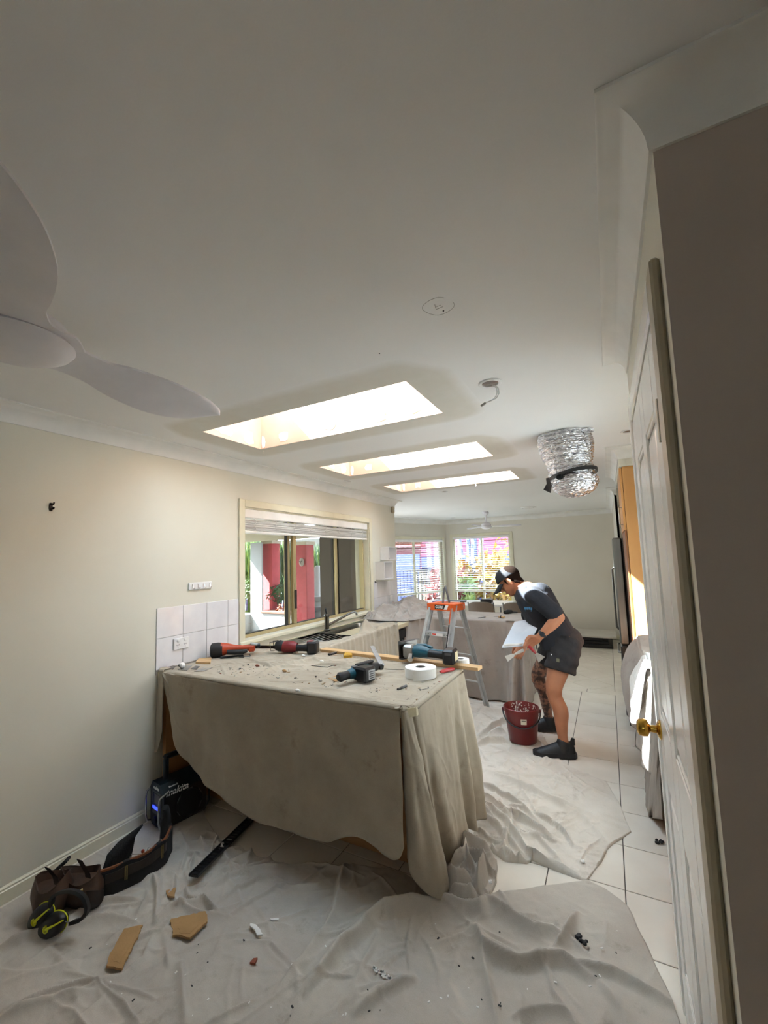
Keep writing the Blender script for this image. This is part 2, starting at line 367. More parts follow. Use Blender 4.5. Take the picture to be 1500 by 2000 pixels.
# skylight shafts: four bare plasterboard walls, filler patches, roof frame and pane
STOP = 2.85
for i, (x0, x1, y0, y1) in enumerate(SKY):
    sh = struct(thing('skylight_shaft', ('bare plasterboard skylight shaft nearest the fan', 'middle of the three skylight shafts', 'skylight shaft farthest from the fan')[i], 'skylight'))
    for nm, bb_ in (('shaft_wall', (x0 - .02, x0 + .002, y0 - .02, y1 + .02)), ('shaft_wall', (x1 - .002, x1 + .02, y0 - .02, y1 + .02)), ('shaft_wall', (x0 + .002, x1 - .002, y0 - .02, y0 + .002)), ('shaft_wall', (x0 + .002, x1 - .002, y1 - .002, y1 + .02))):
        m_ = MB(); m_.bb(*bb_, 2.4005, STOP); m_.build(nm, GYPS, sh)
    rr = random.Random(i + 3)
    def patch(kind, u, z, w, h):
        pts = []
        for k in range(12):
            a = 2 * PI * k / 12; q = 1 + rr.uniform(-.18, .18); pts.append((w * q * math.copysign(abs(math.cos(a)) ** .6, math.cos(a)), h * q * math.copysign(abs(math.sin(a)) ** .6, math.sin(a))))
        M = frame((x0 + .0022, y0 + u, z), (0, 1, 0), (0, 0, 1)) if kind == 'L' else frame((x0 + u, y1 - .0032, z), (1, 0, 0), (0, 0, 1))
        m_ = MB(); m_.prism(pts, .0012, M); m_.build('filler_patch', GYPSP, sh)
    for k, (u, z, w, h) in enumerate(((.10, 2.47, .03, .03), (.19, 2.455, .055, .03), (.40, 2.46, .045, .045))): patch('L', u, z, w, h)
    for k, (u, z, w, h) in enumerate(((.03, 2.45, .016, .045), (.22, 2.46, .04, .03), (.62, 2.47, .045, .03), (1.0, 2.46, .04, .03), (1.22, 2.47, .05, .035))): patch('B', u, z, w, h)
    m_ = MB()
    for q in ((x0 - .05, x0, y0 - .05, y1 + .05), (x1, x1 + .05, y0 - .05, y1 + .05), (x0, x1, y0 - .05, y0), (x0, x1, y1, y1 + .05)): m_.bb(*q, STOP, STOP + .05)
    m_.build('roof_frame', WHITEP, sh)
    m_ = MB(); m_.bb(x0, x1, y0, y1, STOP + .015, STOP + .02); m_.build('pane', GLASS, sh)

# ------------------------------------------------------------------ cornice swept with mitres
def sweep(name, path, label, closed=False, m=CORN, prof=None, z=2.4):
    prof = prof or ([(0, -.092), (.007, -.092), (.009, -.086)] + [(.009 + .077 * (1 - math.cos(a)), -.086 + .077 * math.sin(a)) for a in [PI / 2 * k / 10 for k in range(11)]] + [(.09, -.007), (.09, 0)])
    P = [Vector((p[0], p[1], 0)) for p in path]; n = len(P); rings = []
    for i in range(n):
        if i == 0: d1 = d2 = (P[1] - P[0]).normalized()
        elif i == n - 1: d1 = d2 = (P[-1] - P[-2]).normalized()
        else: d1 = (P[i] - P[i - 1]).normalized(); d2 = (P[i + 1] - P[i]).normalized()
        n1 = Vector((d1.y, -d1.x, 0)); n2 = Vector((d2.y, -d2.x, 0)); mv = (n1 + n2); mv = mv / max(.2, mv.dot(n1)) if mv.length > 1e-6 else n1
        rings.append([P[i] + mv * q[0] + Vector((0, 0, z + q[1])) for q in prof])
    mb = MB(); mb.loft(rings, cap=False, closed=False)
    return struct(mb.build(name, m, smooth=35), label)
sweep('trim_1', PLAN[0:6], 'white cove cornice along the left and far walls')
sweep('trim_2', PLAN[5:17], 'white cove cornice around the right hand walls')
SK = [(0, .075), (.006, .075), (.012, .068), (.012, .06), (.016, .056), (.016, 0)]
sweep('baseboard_left', [(0, -3.5), (0, 2.2)], 'cream skirting board along the left wall', m=CREAMG, prof=SK, z=0)
sweep('baseboard_far', [(-.5, 9.1), (2.75, 9.1), (2.75, 6.3)], 'cream skirting board along the far wall', m=CREAMG, prof=SK, z=0)
sweep('baseboard_right', [(2.75, .94), (2.75, .915), (4.6, .915)], 'cream skirting on the shaded wall', m=CREAMG, prof=SK, z=0)

# ------------------------------------------------------------------ floor: grout bed with tiles laid on it
b = MB(); b.bb(-1.4, 4.7, -3.6, 9.2, -.08, -.004); floor = struct(b.build('floor', GROUT), 'beige ceramic tiled floor')
TX, TY, GX0, GY0, G = .3325, .349, 2.579, 2.770, .0045
def tile_mesh(poly):
    n = len(poly); c = Vector((sum(p[0] for p in poly) / n, sum(p[1] for p in poly) / n)); q = []
    for p in poly:
        d = Vector(p) - c; q.append(c + d * (1 - .004 / max(.02, d.length)))
    vs = [(p[0], p[1], -.004) for p in poly] + [(p[0], p[1], -.0012) for p in poly] + [(p.x, p.y, 0) for p in q]
    fs = [tuple(range(2 * n, 3 * n))] + [(i, (i + 1) % n, n + (i + 1) % n, n + i) for i in range(n)] + [(n + i, n + (i + 1) % n, 2 * n + (i + 1) % n, 2 * n + i) for i in range(n)]
    return vs, fs
def tile_obj(poly, me=None, loc=None):
    if me is None:
        vs, fs = tile_mesh(poly); me = bpy.data.meshes.new('tile'); me.from_pydata(vs, [], fs); me.materials.append(TILE)
    o = link('tile', me, floor)
    if loc: o.location = loc
    return me
hx, hy = (TX - G) / 2, (TY - G) / 2; sq = None
def clip(poly, x0, x1, y0, y1):
    for ax, v, s in ((0, x0, 1), (0, x1, -1), (1, y0, 1), (1, y1, -1)):
        out = []
        for i in range(len(poly)):
            p, q = poly[i], poly[(i + 1) % len(poly)]; a = (p[ax] - v) * s; c = (q[ax] - v) * s
            if a >= 0: out.append(p)
            if (a > 0) != (c > 0) and abs(a - c) > 1e-9:
                t = a / (a - c); out.append((p[0] + (q[0] - p[0]) * t, p[1] + (q[1] - p[1]) * t))
        poly = out
        if len(poly) < 3: return []
    return poly
BY0, BY1 = 5.562, 5.70
for i in range(-8, 2):
    for j in range(-6, 8):
        cx, cy = GX0 + TX * (i + .5), GY0 + TY * (j + .5)
        if cx > 2.95 and cy > 2.1: continue
        if cx < .3 and cy < .9: continue
        sq = tile_obj([(-hx, -hy), (hx, -hy), (hx, hy), (-hx, hy)], sq, (cx, cy, 0))
for k in range(-3, 1):   # border band
    x0 = GX0 + .44 * k - .28; tile_obj([(x0 + G / 2, BY0 + G / 2), (x0 + .44 - G / 2, BY0 + G / 2), (x0 + .44 - G / 2, BY1 - G / 2), (x0 + G / 2, BY1 - G / 2)])
for k in range(8):       # side border
    y0 = BY1 + .42 * k; tile_obj([(2.579 + G / 2, y0 + G / 2), (2.73, y0 + G / 2), (2.73, y0 + .42 - G / 2), (2.579 + G / 2, y0 + .42 - G / 2)])
r2 = TX * math.sqrt(.5)
for i in range(-30, 30):
    for j in range(-30, 40):
        cx, cy = 2.579 + (i - j) * r2 , 5.70 + (i + j) * r2
        if not (.9 < cx < 2.9 and 5.4 < cy < 9.4): continue
        h = r2 - G * .7
        p = clip([(cx - h, cy), (cx, cy - h), (cx + h, cy), (cx, cy + h)], .9, 2.579 - G / 2, BY1 + G / 2, 9.08)
        if len(p) >= 3: tile_obj(p)
b = MB(); b.bb(-1.2, .89, BY1, 9.08, -.004, -.0002); b.build('floor_covering', TILE, floor)
b = MB(); b.bb(.0, .25, -3.5, 1.0, -.004, -.0004); b.bb(.25, 4.6, -3.5, GY0 - TY * 6 - .003, -.004, -.0002); b.build('floor_covering', TILE, floor)

# ------------------------------------------------------------------ kitchen window on the left wall
def win_trim(y0, y1, z0, z1, w, t, parent, m):
    for nm, q in (('architrave', (y0 - w, y0, z0 - .05, z1 + w)), ('architrave', (y1, y1 + w, z0 - .05, z1 + w)), ('architrave', (y0, y1, z1, z1 + w))):
        m_ = MB(); m_.bb(.0005, t, *q, bev=.004); m_.build(nm, m, parent)
win1 = struct(thing('window_1', 'wide kitchen window in champagne aluminium frame above the sink', 'window'))
win_trim(WIN_Y0, WIN_Y1, WIN_Z0, WIN_Z1, .062, .018, win1, CREAMG)
m_ = MB(); m_.bb(-.2, .03, WIN_Y0 - .062, WIN_Y1 + .062, WIN_Z0 - .03, WIN_Z0 - .0005, bev=.004); m_.build('window_sill', CREAMG, win1)
for q in ((-.199, -.001, WIN_Y0 + .0005, WIN_Y0 + .012, WIN_Z0, WIN_Z1), (-.199, -.001, WIN_Y1 - .012, WIN_Y1 - .0005, WIN_Z0, WIN_Z1), (-.199, -.001, WIN_Y0, WIN_Y1, WIN_Z1 - .012, WIN_Z1 - .0005)):
    m_ = MB(); m_.bb(*q); m_.build('reveal', CREAMG, win1)
FX0, FX1 = -.135, -.075
def alu(y0, y1, z0, z1, x0=FX0, x1=FX1, nm='frame_bar'):
    m_ = MB(); m_.bb(x0, x1, y0, y1, z0, z1, bev=.003); return m_.build(nm, ALU, win1)
za, zb = WIN_Z0 + .001, WIN_Z1 - .014
alu(WIN_Y0 + .012, WIN_Y0 + .03, za, zb); alu(WIN_Y1 - .03, WIN_Y1 - .012, za, zb); alu(WIN_Y0 + .03, WIN_Y1 - .03, zb - .03, zb); alu(WIN_Y0 + .03, WIN_Y1 - .03, za, za + .028)
alu(3.235, 3.29, za + .028, zb - .03, FX0, -.10, 'sash_stile'); alu(3.295, 3.345, za + .028, zb - .03, -.10, -.065, 'sash_stile')
alu(4.03, 4.07, za + .028, zb - .03, -.10, -.065, 'sash_stile'); alu(4.075, 4.13, za + .028, zb - .03, FX0, -.10, 'sash_stile')
for y in (3.232, 3.3475, 4.0275, 4.1325):
    m_ = MB(); m_.bb(-.118, -.085, y - .004, y + .004, za + .028, zb - .03); m_.build('seal', ALUD, win1)
m_ = MB(); m_.bb(-.06, -.05, 3.305, 3.33, 1.12, 1.30, bev=.003); m_.build('latch', ALUD, win1)
for y0, y1, x in ((WIN_Y0 + .03, 3.235, -.118), (3.345, 4.03, -.083), (4.13, WIN_Y1 - .03, -.118)):
    m_ = MB(); m_.bb(x - .0025, x + .0025, y0, y1, za + .028, zb - .03); m_.build('pane', GLASS, win1)
m_ = MB(); m_.bb(-.12, -.08, WIN_Y0 + .03, WIN_Y1 - .03, za + .028, za + .033); m_.build('seal', ALUD, win1)

# venetian blind, drawn up to the head of the window
bl = thing('venetian_blind', 'white wooden blind drawn up tight at the head of the kitchen window', 'blind')
m_ = MB(); m_.bb(-.06, -.004, WIN_Y0 + .02, WIN_Y1 - .02, WIN_Z1 - .085, WIN_Z1 - .013, bev=.003); m_.build('pelmet', PVCW, bl)
sl = MB(); sl.bb(-.062, -.012, WIN_Y0 + .025, WIN_Y1 - .025, -.0013, .0013, bev=.001); slm = sl.mesh('slat', PVCW)
for k in range(22):
    o = link('slat', slm, bl); o.location = (random.uniform(-.002, .002), 0, WIN_Z1 - .098 - k * .0042); o.rotation_euler = (random.uniform(-.0012, .0012), random.uniform(-.05, .05), 0)
m_ = MB(); m_.bb(-.062, -.010, WIN_Y0 + .022, WIN_Y1 - .022, WIN_Z1 - .215, WIN_Z1 - .194, bev=.004); m_.build('bottom_rail', PVCW, bl)
for k in range(8):
    y = WIN_Y0 + .14 + k * (WIN_Y1 - WIN_Y0 - .28) / 7
    m_ = MB(); zt = WIN_Z1 - .088
    m_.tube([(-.009, y, zt), (-.004, y + .012, zt - .03), (-.007, y - .012, zt - .055), (-.005, y + .004, zt - .085), (-.009, y, zt - .118)], .0018, 6)
    m_.build('ladder_cord', PVCW, bl)

# ------------------------------------------------------------------ wall tiles of the splashback (parts of the left wall)
def wtile(y0, y1, z0, z1, m=WTILE):
    m_ = MB(); m_.bb(.0005, .008, y0 + .0015, y1 - .0015, z0 + .0015, z1 - .0015, bev=.0015); m_.build('tile', m, wall_left)
m_ = MB(); m_.bb(.0003, .004, 1.812, WIN_Y0 - .064, .86, 1.286); m_.build('tile_grout', WTILE2, wall_left)
for z0, z1 in ((.89, 1.09), (1.09, 1.288)):
    for y0, y1 in ((1.81, 2.01), (2.01, 2.21), (2.21, 2.41), (2.41, WIN_Y0 - .063)): wtile(y0, y1, z0, z1)
m_ = MB(); m_.bb(.0003, .004, 4.765, 5.47, .86, 1.286); m_.build('tile_grout', WTILE2, wall_left)
for z0, z1 in ((.89, 1.09), (1.09, 1.288)):
    for y0, y1 in ((4.765, 4.87), (4.87, 5.07), (5.07, 5.27), (5.27, 5.468)): wtile(y0, y1, z0, z1)

# ------------------------------------------------------------------ far windows
def far_window(n, M, x0, x1, z0, z1, zr, label, mull):
    w = struct(thing(n, label, 'window')); w.matrix_world = M
    def bar(nm, a, c, p, q, m, y0=.02, y1=.07):
        m_ = MB(); m_.bb(a, c, y0, y1, p, q, bev=.003); m_.build(nm, m, w)
    bar('architrave', x0 - .06, x0, z0 - .05, z1 + .06, CREAMG, -.016, -.0005); bar('architrave', x1, x1 + .06, z0 - .05, z1 + .06, CREAMG, -.016, -.0005)
    bar('architrave', x0, x1, z1, z1 + .06, CREAMG, -.016, -.0005); bar('window_sill', x0 - .06, x1 + .06, z0 - .03, z0 - .001, CREAMG, -.03, .1)
    for a, c, p, q in ((x0 + .001, x0 + .035, z0, z1), (x1 - .035, x1 - .001, z0, z1), (x0, x1, z0, z0 + .035), (x0, x1, z1 - .035, z1 - .001), (x0, x1, zr - .02, zr + .02), (mull - .018, mull + .018, z0, z1)): bar('frame_bar', a, c, p, q, CREAMG)
    m_ = MB(); m_.bb(x0 + .03, x1 - .03, .044, .047, z0 + .03, z1 - .03); m_.build('pane', GLASS, w)
    return w
def wallM(p, q):
    d = Vector((q[0] - p[0], q[1] - p[1], 0)).normalized(); M = Matrix((d, Vector((-d.y, d.x, 0)), Vector((0, 0, 1)))).transposed().to_4x4(); M.translation = (p[0], p[1], 0); return M
M1 = wallM((-1.15, 7.64), (-.5, 9.1)); M2 = wallM((-.5, 9.1), (2.75, 9.1))
far_window('window_2', M1, W1H[0], W1H[1], W1H[2], W1H[3], .86, 'left hand bay window behind white venetian blind', .66)
far_window('window_3', M2, W2H[0], W2H[1], W2H[2], W2H[3], .86, 'bay window with palings and yellow shrubs outside', .78)
def far_blind(M, x0, x1, z0, z1, tilt, label, pitch=.046):
    bl = thing('venetian_blind', label, 'blind', 'white venetian blinds in the far bay'); bl.matrix_world = M
    m_ = MB(); m_.bb(x0 + .004, x1 - .004, -.03, .02, z1 - .05, z1 - .003, bev=.003); m_.build('headrail', PVCW, bl)
    s_ = MB(); s_.bb(x0 + .006, x1 - .006, -.022, .022, -.0012, .0012); sm = s_.mesh('slat', PVCW)
    n = int((z1 - .06 - z0) / pitch)
    for k in range(n):
        o = link('slat', sm, bl); o.location = (0, -.008, z1 - .075 - k * pitch); o.rotation_euler = (tilt, 0, 0)
    for x in (x0 + .12, x1 - .12):
        m_ = MB(); m_.bb(x - .001, x + .001, -.0315, -.0305, z0 + .02, z1 - .05); m_.build('ladder_cord', PVCW, bl)
    m_ = MB(); m_.bb(x0 + .006, x1 - .006, -.03, .014, z0 + .004, z0 + .02, bev=.002); m_.build('bottom_rail', PVCW, bl)
far_blind(M1, W1H[0], W1H[1], .84, W1H[3], math.radians(6), 'white venetian blind lowered over the left hand bay window')
far_blind(M2, W2H[0], W2H[1], .84, W2H[3], math.radians(6), 'white venetian blind lowered over the bay window near the man')

# ------------------------------------------------------------------ panelled door in the right wall
XF = 2.737
door = struct(thing('door_1', 'white glossy panelled door with brass knob on the right', 'door'))
m_ = MB(); m_.bb(XF + .008, XF + .04, DY0, DY1, .006, DZ); m_.build('door_leaf', GLOSS, door)
def dface(y0, y1, z0, z1, x0=XF, x1=XF + .0082, nm='rail', bev=.003): m_ = MB(); m_.bb(x0, x1, y0, y1, z0, z1, bev=bev); m_.build(nm, GLOSS, door)
ST = .115; ym = (DY0 + DY1) / 2; rows = ((.23, .80), (1.02, 1.88))
dface(DY0, DY0 + ST, .006, DZ, nm='stile'); dface(DY1 - ST, DY1, .006, DZ, nm='stile'); dface(ym - .055, ym + .055, .006, DZ, nm='mullion')
for a, c in ((DY0 + ST, ym - .055), (ym + .055, DY1 - ST)):
    for p, q in ((.006, .23), (.80, 1.02), (1.88, DZ)): dface(a, c, p, q)
    for p, q in rows:
        # raised field with sloped edges
        m_ = MB(); g = .012; s = .04
        o = [(a + g, p + g), (c - g, p + g), (c - g, q - g), (a + g, q - g)]; i_ = [(a + s, p + s), (c - s, p + s), (c - s, q - s), (a + s, q - s)]
        vs = [(XF + .0085, y, z) for y, z in o] + [(XF + .002, y, z) for y, z in i_]; fs = [(4, 5, 6, 7)] + [(k, (k + 1) % 4, 4 + (k + 1) % 4, 4 + k) for k in range(4)]
        m_.add(vs, fs); m_.build('panel', GLOSS, door)
        m_ = MB()
        for (y0, y1, z0, z1) in ((a, a + .012, p, q), (c - .012, c, p, q), (a, c, p, p + .012), (a, c, q - .012, q)): m_.bb(XF + .002, XF + .0085, y0, y1, z0, z1, bev=.002)
        m_.build('moulding', GLOSS, door)
for q in ((2.732, 2.7495, DY0 - .085, DY0 - .012, 0, DZ + .085), (2.732, 2.7495, DY1 + .012, DY1 + .085, 0, DZ + .085), (2.732, 2.7495, DY0 - .012, DY1 + .012, DZ + .012, DZ + .085)):
    m_ = MB(); m_.bb(*q, bev=.005); m_.build('architrave', mat('shade toned cream architrave', 'a59a82', .4) if q[2] < 1 and q[3] < 1.1 else GLOSS, door)  # near upright: shade on its side face is put into the darker colour
for q in ((2.7505, 2.87, DY0 - .0115, DY0 - .001, 0, DZ + .011), (2.7505, 2.87, DY1 + .001, DY1 + .0115, 0, DZ + .011), (2.7505, 2.87, DY0, DY1, DZ + .001, DZ + .011)):
    m_ = MB(); m_.bb(*q); m_.build('jamb', CREAMG, door)
BRASS = mat('polished brass', 'c9a24a', .14, metal=1.0, nscale=20, col2='b98f3c')
m_ = MB(); m_.lathe([(0, 0), (.032, 0), (.033, .004), (.026, .009), (.013, .014), (.0115, .030), (.016, .034), (.0275, .040), (.0295, .052), (.026, .066), (.017, .072), (0, .073)], 28, (XF, DY1 - .045, .945), rot=Matrix(((0, 0, -1), (0, 1, 0), (1, 0, 0))))
m_.build('door_knob', BRASS, door, smooth=40)
for z in (.25, 1.78):
    m_ = MB(); m_.tube([(XF - .002, DY0 - .003, z), (XF - .002, DY0 - .003, z + .09)], .006, 8); m_.build('hinge', mat('painted hinge', 'cfcabb', .4), door, smooth=40)
# ================================================================== outside the windows
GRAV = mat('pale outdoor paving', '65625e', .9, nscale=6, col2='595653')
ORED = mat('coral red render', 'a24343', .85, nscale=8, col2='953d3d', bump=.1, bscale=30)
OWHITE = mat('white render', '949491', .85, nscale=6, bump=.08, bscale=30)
TERRA = mat('terracotta', '523522', .8)
SOFF = mat('patio lining boards', 'aea89a', .7)
BEAM = mat('cream beam', 'aba188', .6)
BURG = mat('burgundy brick', '5c1c3a', .85, nscale=12, col2='501831')
NAVY = mat('navy fence board', '1d2a60', .7, nscale=5, col2='182350')
PALING = mat('pale fence paling', '9c9682', .8, nscale=9, col2='8a846f')
BLK = mat('black metal', '141416', .5)
LEAFG = mat('green strap leaf', '43652e', .5, nscale=5, col2='7c8841')
LEAFD = mat('dark green leaf', '294024', .5, nscale=5, col2='415b33')
LEAFY = mat('yellow croton leaf', '857610', .5, nscale=9, col2='7d4f22')
LEAFR = mat('red foliage', '6e1016', .5, nscale=9, col2='7d2a1c')
BARK = mat('pale tree bark', '6d7488', .9, nscale=14, col2='3a4260', bump=.3, bscale=20)
def ground(name, x0, x1, y0, y1, z, m, label):
    b = MB(); b.bb(x0, x1, y0, y1, z - .2, z); return struct(b.build(name, m), label)
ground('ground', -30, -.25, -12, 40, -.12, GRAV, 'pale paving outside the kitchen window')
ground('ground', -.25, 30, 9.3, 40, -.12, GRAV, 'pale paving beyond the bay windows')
# patio roof over the kitchen window
pr = struct(thing('patio_roof', 'pale boarded patio ceiling outside the kitchen window', 'roof'))
RX0 = -5.9
b = MB(); b.bb(RX0, -.21, -2, 5.36, 2.62, 2.7); b.bb(RX0, -1.38, 5.36, 9.5, 2.62, 2.7); b.build('roof_deck', SOFF, pr)
for k in range(26):
    m_ = MB(); x = RX0 + .1 + k * .19; m_.bb(x, x + .182, -1.9, 9.4 if x < -1.6 else 5.35, 2.605, 2.6195, bev=.004); m_.build('board', SOFF, pr)
b = MB(); b.bb(RX0, RX0 + .09, -2, 9.5, 2.36, 2.60); b.build('fascia_beam', BEAM, pr)
b = MB(); b.bb(RX0 + .1, -1.5, 7.82, 7.92, 2.12, 2.40); b.build('cross_beam', BEAM, pr)
# planter wall with a white fin and terracotta cap: faces the house
Y8 = 8.0
def X8(px, py, Y=Y8): return at(px, py, 1, Y)
a = X8(489, 1080); c = X8(511, 1080); g = X8(500, 1240).z
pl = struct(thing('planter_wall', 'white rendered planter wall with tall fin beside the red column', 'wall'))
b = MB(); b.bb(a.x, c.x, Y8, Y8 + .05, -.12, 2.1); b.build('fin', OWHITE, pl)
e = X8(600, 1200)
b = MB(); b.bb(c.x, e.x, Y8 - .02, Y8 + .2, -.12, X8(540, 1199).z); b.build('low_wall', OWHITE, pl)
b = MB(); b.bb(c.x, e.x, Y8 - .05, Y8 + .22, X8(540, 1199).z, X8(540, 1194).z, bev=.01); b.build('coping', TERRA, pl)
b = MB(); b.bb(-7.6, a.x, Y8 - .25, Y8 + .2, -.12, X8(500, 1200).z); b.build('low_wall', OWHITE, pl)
def column(x0, x1, y, z1, label):
    t = thing('patio_column', label, 'column'); b = MB(); b.bb(x0, x1, y, y + .3, -.12, z1, bev=.01); b.build('shaft', ORED, t)
    b = MB(); b.bb(x0 - .02, x1 + .02, y - .02, y + .32, z1 - .03, z1 + .05, bev=.005); b.build('capital', BEAM, t); return t
p = X8(511, 1080, 8.23); q = X8(531, 1080, 8.23); column(p.x, q.x, 8.23, 2.1, 'coral red column beside the white fin wall')
p = X8(577, 1080, 7.9); q = X8(598, 1080, 7.9); column(p.x, q.x, 7.9, X8(590, 1062, 7.9).z, 'coral red column carrying a small stone mask')
mk = thing('wall_mask', 'small grey carved stone face hung on the red column', 'ornament', loc=X8(589, 1098, 7.85))
STONE = mat('grey carved stone', '9b9184', .9, bump=.2, bscale=30)
b = MB(); b.ball((0, 0, 0), .085, 14, 10, (.8, .45, 1.15)); b.build('face', STONE, mk, smooth=60)
b = MB(); b.tube([(0, -.036, .03), (0, -.058, -.02)], [.009, .017], 8); b.build('nose', STONE, mk, smooth=60)
for s in (-1, 1):
    b = MB(); b.ball((s * .028, -.036, .022), .012, 8, 6, (1.3, .6, .7)); b.build('eye', BLK, mk)
b = MB(); b.ball((0, -.036, -.05), .02, 8, 6, (1.3, .5, .5)); b.build('mouth', STONE, mk, smooth=60)
# tiered fountain
fo = thing('garden_fountain', 'white tiered bowl fountain in the garden', 'fountain'); f0 = X8(622, 1195, 9.0); fo.location = (f0.x, 9.0, -.12)
b = MB(); b.lathe([(.28, 0), (.3, .06), (.16, .1), (.1, .3), (.09, 1.55), (.05, 1.6)], 20); b.build('pedestal', OWHITE, fo, smooth=50)
for z, r in ((X8(615, 1183, 9.0).z + .12, .56), (X8(615, 1165, 9.0).z + .12, .40)):
    b = MB(); b.lathe([(.09, z - .12), (r * .6, z - .09), (r, z), (r + .02, z + .03), (r - .03, z + .03), (r * .6, z - .04), (.08, z - .06)], 28); b.build('bowl', OWHITE, fo, smooth=50)
# planting
def strap(name, label, cat, x, y, z, h, n, spread, m, wid=.035, droop=.5, seed=0):
    r = random.Random(seed); b = MB()
    for k in range(n):
        a = r.uniform(0, 2 * PI); l = h * r.uniform(.55, 1.05); sx = r.gauss(0, spread * .45); sy = r.gauss(0, spread * .45); dx, dy = math.cos(a), math.sin(a); sp = r.uniform(.1, .5) * spread; w = wid * r.uniform(.6, 1.2)
        pts = []
        for i in range(5):
            t = i / 4; out = sp * t ** 2; zz = l * (t - droop * .35 * t ** 3); pts.append(((sx + dx * out), (sy + dy * out), zz, w * (1 - .85 * t * t) * (.5 + .5 * min(1, t * 4))))
        vs = []
        for (qx, qy, qz, ww) in pts: vs += [(qx - dy * ww, qy + dx * ww, qz), (qx + dy * ww, qy - dx * ww, qz)]
        b.add(vs, [(2 * i, 2 * i + 1, 2 * i + 3, 2 * i + 2) for i in range(4)])
    t = thing(name, label, cat, loc=(x, y, z)); o = b.build('foliage', m, t); o['kind'] = 'stuff'
    b = MB(); b.tube([(0, 0, 0), (0, 0, h * .3)], [.05, .03], 7); b.build('stem', BARK, t); return t
def leafy(name, label, cat, x, y, z, rx, rz, n, m, ls=.12, seed=0, trunk=True):
    r = random.Random(seed); b = MB()
    for k in range(n):
        th = r.uniform(0, 2 * PI); u = r.uniform(-1, 1); q = r.uniform(.25, 1) ** .5; s = math.sqrt(1 - u * u)
        c = Vector((rx * q * s * math.cos(th), rx * q * s * math.sin(th), rz * q * u)); d = Vector((r.gauss(0, 1), r.gauss(0, 1), r.gauss(.4, 1))).normalized(); sd = d.orthogonal().normalized(); l = ls * r.uniform(.6, 1.3)
        b.add([c - sd * l * .22, c + d * l * .5 - sd * l * .1, c + d * l, c + d * l * .5 + sd * l * .25], [(0, 1, 2, 3)])
    t = thing(name, label, cat, loc=(x, y, z)); o = b.build('foliage', m, t); o.location = (0, 0, rz * .95 + (.25 if trunk else 0)); o['kind'] = 'stuff'
    b = MB(); b.tube([(0, 0, 0), (.02, 0, .3), (0, .02, rz)], [.04, .03, .015], 7); b.build('stem', BARK, t); return t
k = 0
for px, Y, h, m, lab in ((478, 9.2, 2.9, LEAFG, 'tall bamboo-like clump left of the white fin wall'), (500, 9.6, 2.9, LEAFD, 'dark clump hidden behind the white fin wall'), (540, 9.6, 2.7, LEAFG, 'tall strappy clump right of the plain red column'), (553, 9.4, 2.6, LEAFD, 'dark strappy clump beside the window mullion'), (604, 10.2, 2.5, LEAFG, 'tall green clump behind the fountain'), (628, 10.5, 2.6, LEAFD, 'dark green clump beyond the fountain')):
    p = at(px, 1150, 1, Y); strap('strappy_plant', lab, 'plant', p.x, Y, -.1, h, 520, .6, m, seed=k); k += 1
p = at(481, 1150, 1, 8.5); leafy('round_shrub', 'bright lime green round shrub at the left of the planter', 'shrub', p.x, 8.5, .35, .28, .3, 420, mat('lime leaf', '44571b', .5, nscale=7, col2='394e15'), .1, 3)
p = at(545, 1180, 1, 8.35); leafy('small_shrub', 'low dark green plant in the planter below the red column', 'shrub', p.x, 8.4, .3, .28, .25, 220, LEAFD, .14, 4)
p = at(549, 1180, 1, 8.1); leafy('orange_plant', 'small orange leaved plant on the planter coping', 'plant', p.x, 8.16, .37, .13, .11, 120, mat('orange leaf', '783b16', .5), .09, 5, trunk=False)
# wall behind the garden
HEDGE = mat('dense hedge', '27341e', .9, nscale=9, col2='151f10', bump=.6, bscale=14)
b = MB(); b.bb(-10.2, -9.6, -6, 14, -.12, 2.7); struct(b.build('garden_wall', HEDGE), 'dark hedge wall added along the garden side to cut low sky light')  # hedge added to block low sky light at the kitchen window
b = MB(); b.bb(-9.5, -.25, -3.2, -3, -.12, 2.75); struct(b.build('sky_screen_wall', mat('cream outside render', '8f8878', .85)), 'house wing wall added to close the patio against bright sky')  # unseen wall, added to block sky light reaching the kitchen window
b = MB(); b.bb(-16, -5.3, 12.2, 12.4, -.12, 2.4); struct(b.build('garden_wall', mat('garden wall', '2a2923', .9, nscale=3, col2='1f211b')), 'dim garden wall behind the planting')

# beyond the bay windows
nb = thing('neighbour_house', 'burgundy red neighbouring house with navy base and terracotta roof', 'house')
WY = 13.4
z_split = at(930, 1085, 1, WY).z
b = MB(); b.bb(-6, 4.5, WY, WY + .2, z_split, 3.3); b.build('upper_wall', BURG, nb)
br = MB(); br.bb(0, .38, -.012, 0, 0, .1, bev=.006); brm = br.mesh('weatherboard', BURG)
for j in range(11):
    m_ = MB(); m_.bb(-6, 4.5, WY - .025, WY - .001, z_split + j * .15 + .005, z_split + j * .15 + .14, bev=.01); m_.build('weatherboard', BURG, nb)
b = MB(); b.bb(-6, 4.5, WY - .06, WY + .2, -.12, z_split - .001); b.build('lower_wall', NAVY, nb)
for j in range(9):
    m_ = MB(); m_.bb(-6, 4.5, WY - .085, WY - .061, -.1 + j * .145, .03 + j * .145, bev=.01); m_.build('weatherboard', NAVY, nb)
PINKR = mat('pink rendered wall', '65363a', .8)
nb2 = thing('garden_shed', 'pink walled outbuilding with terracotta tiled roof left of the bay', 'shed'); SY = 12.4
x1 = at(818, 1060, 1, SY).x
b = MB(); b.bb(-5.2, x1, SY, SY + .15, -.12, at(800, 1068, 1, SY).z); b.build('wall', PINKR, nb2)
zt = at(800, 1068, 1, SY).z
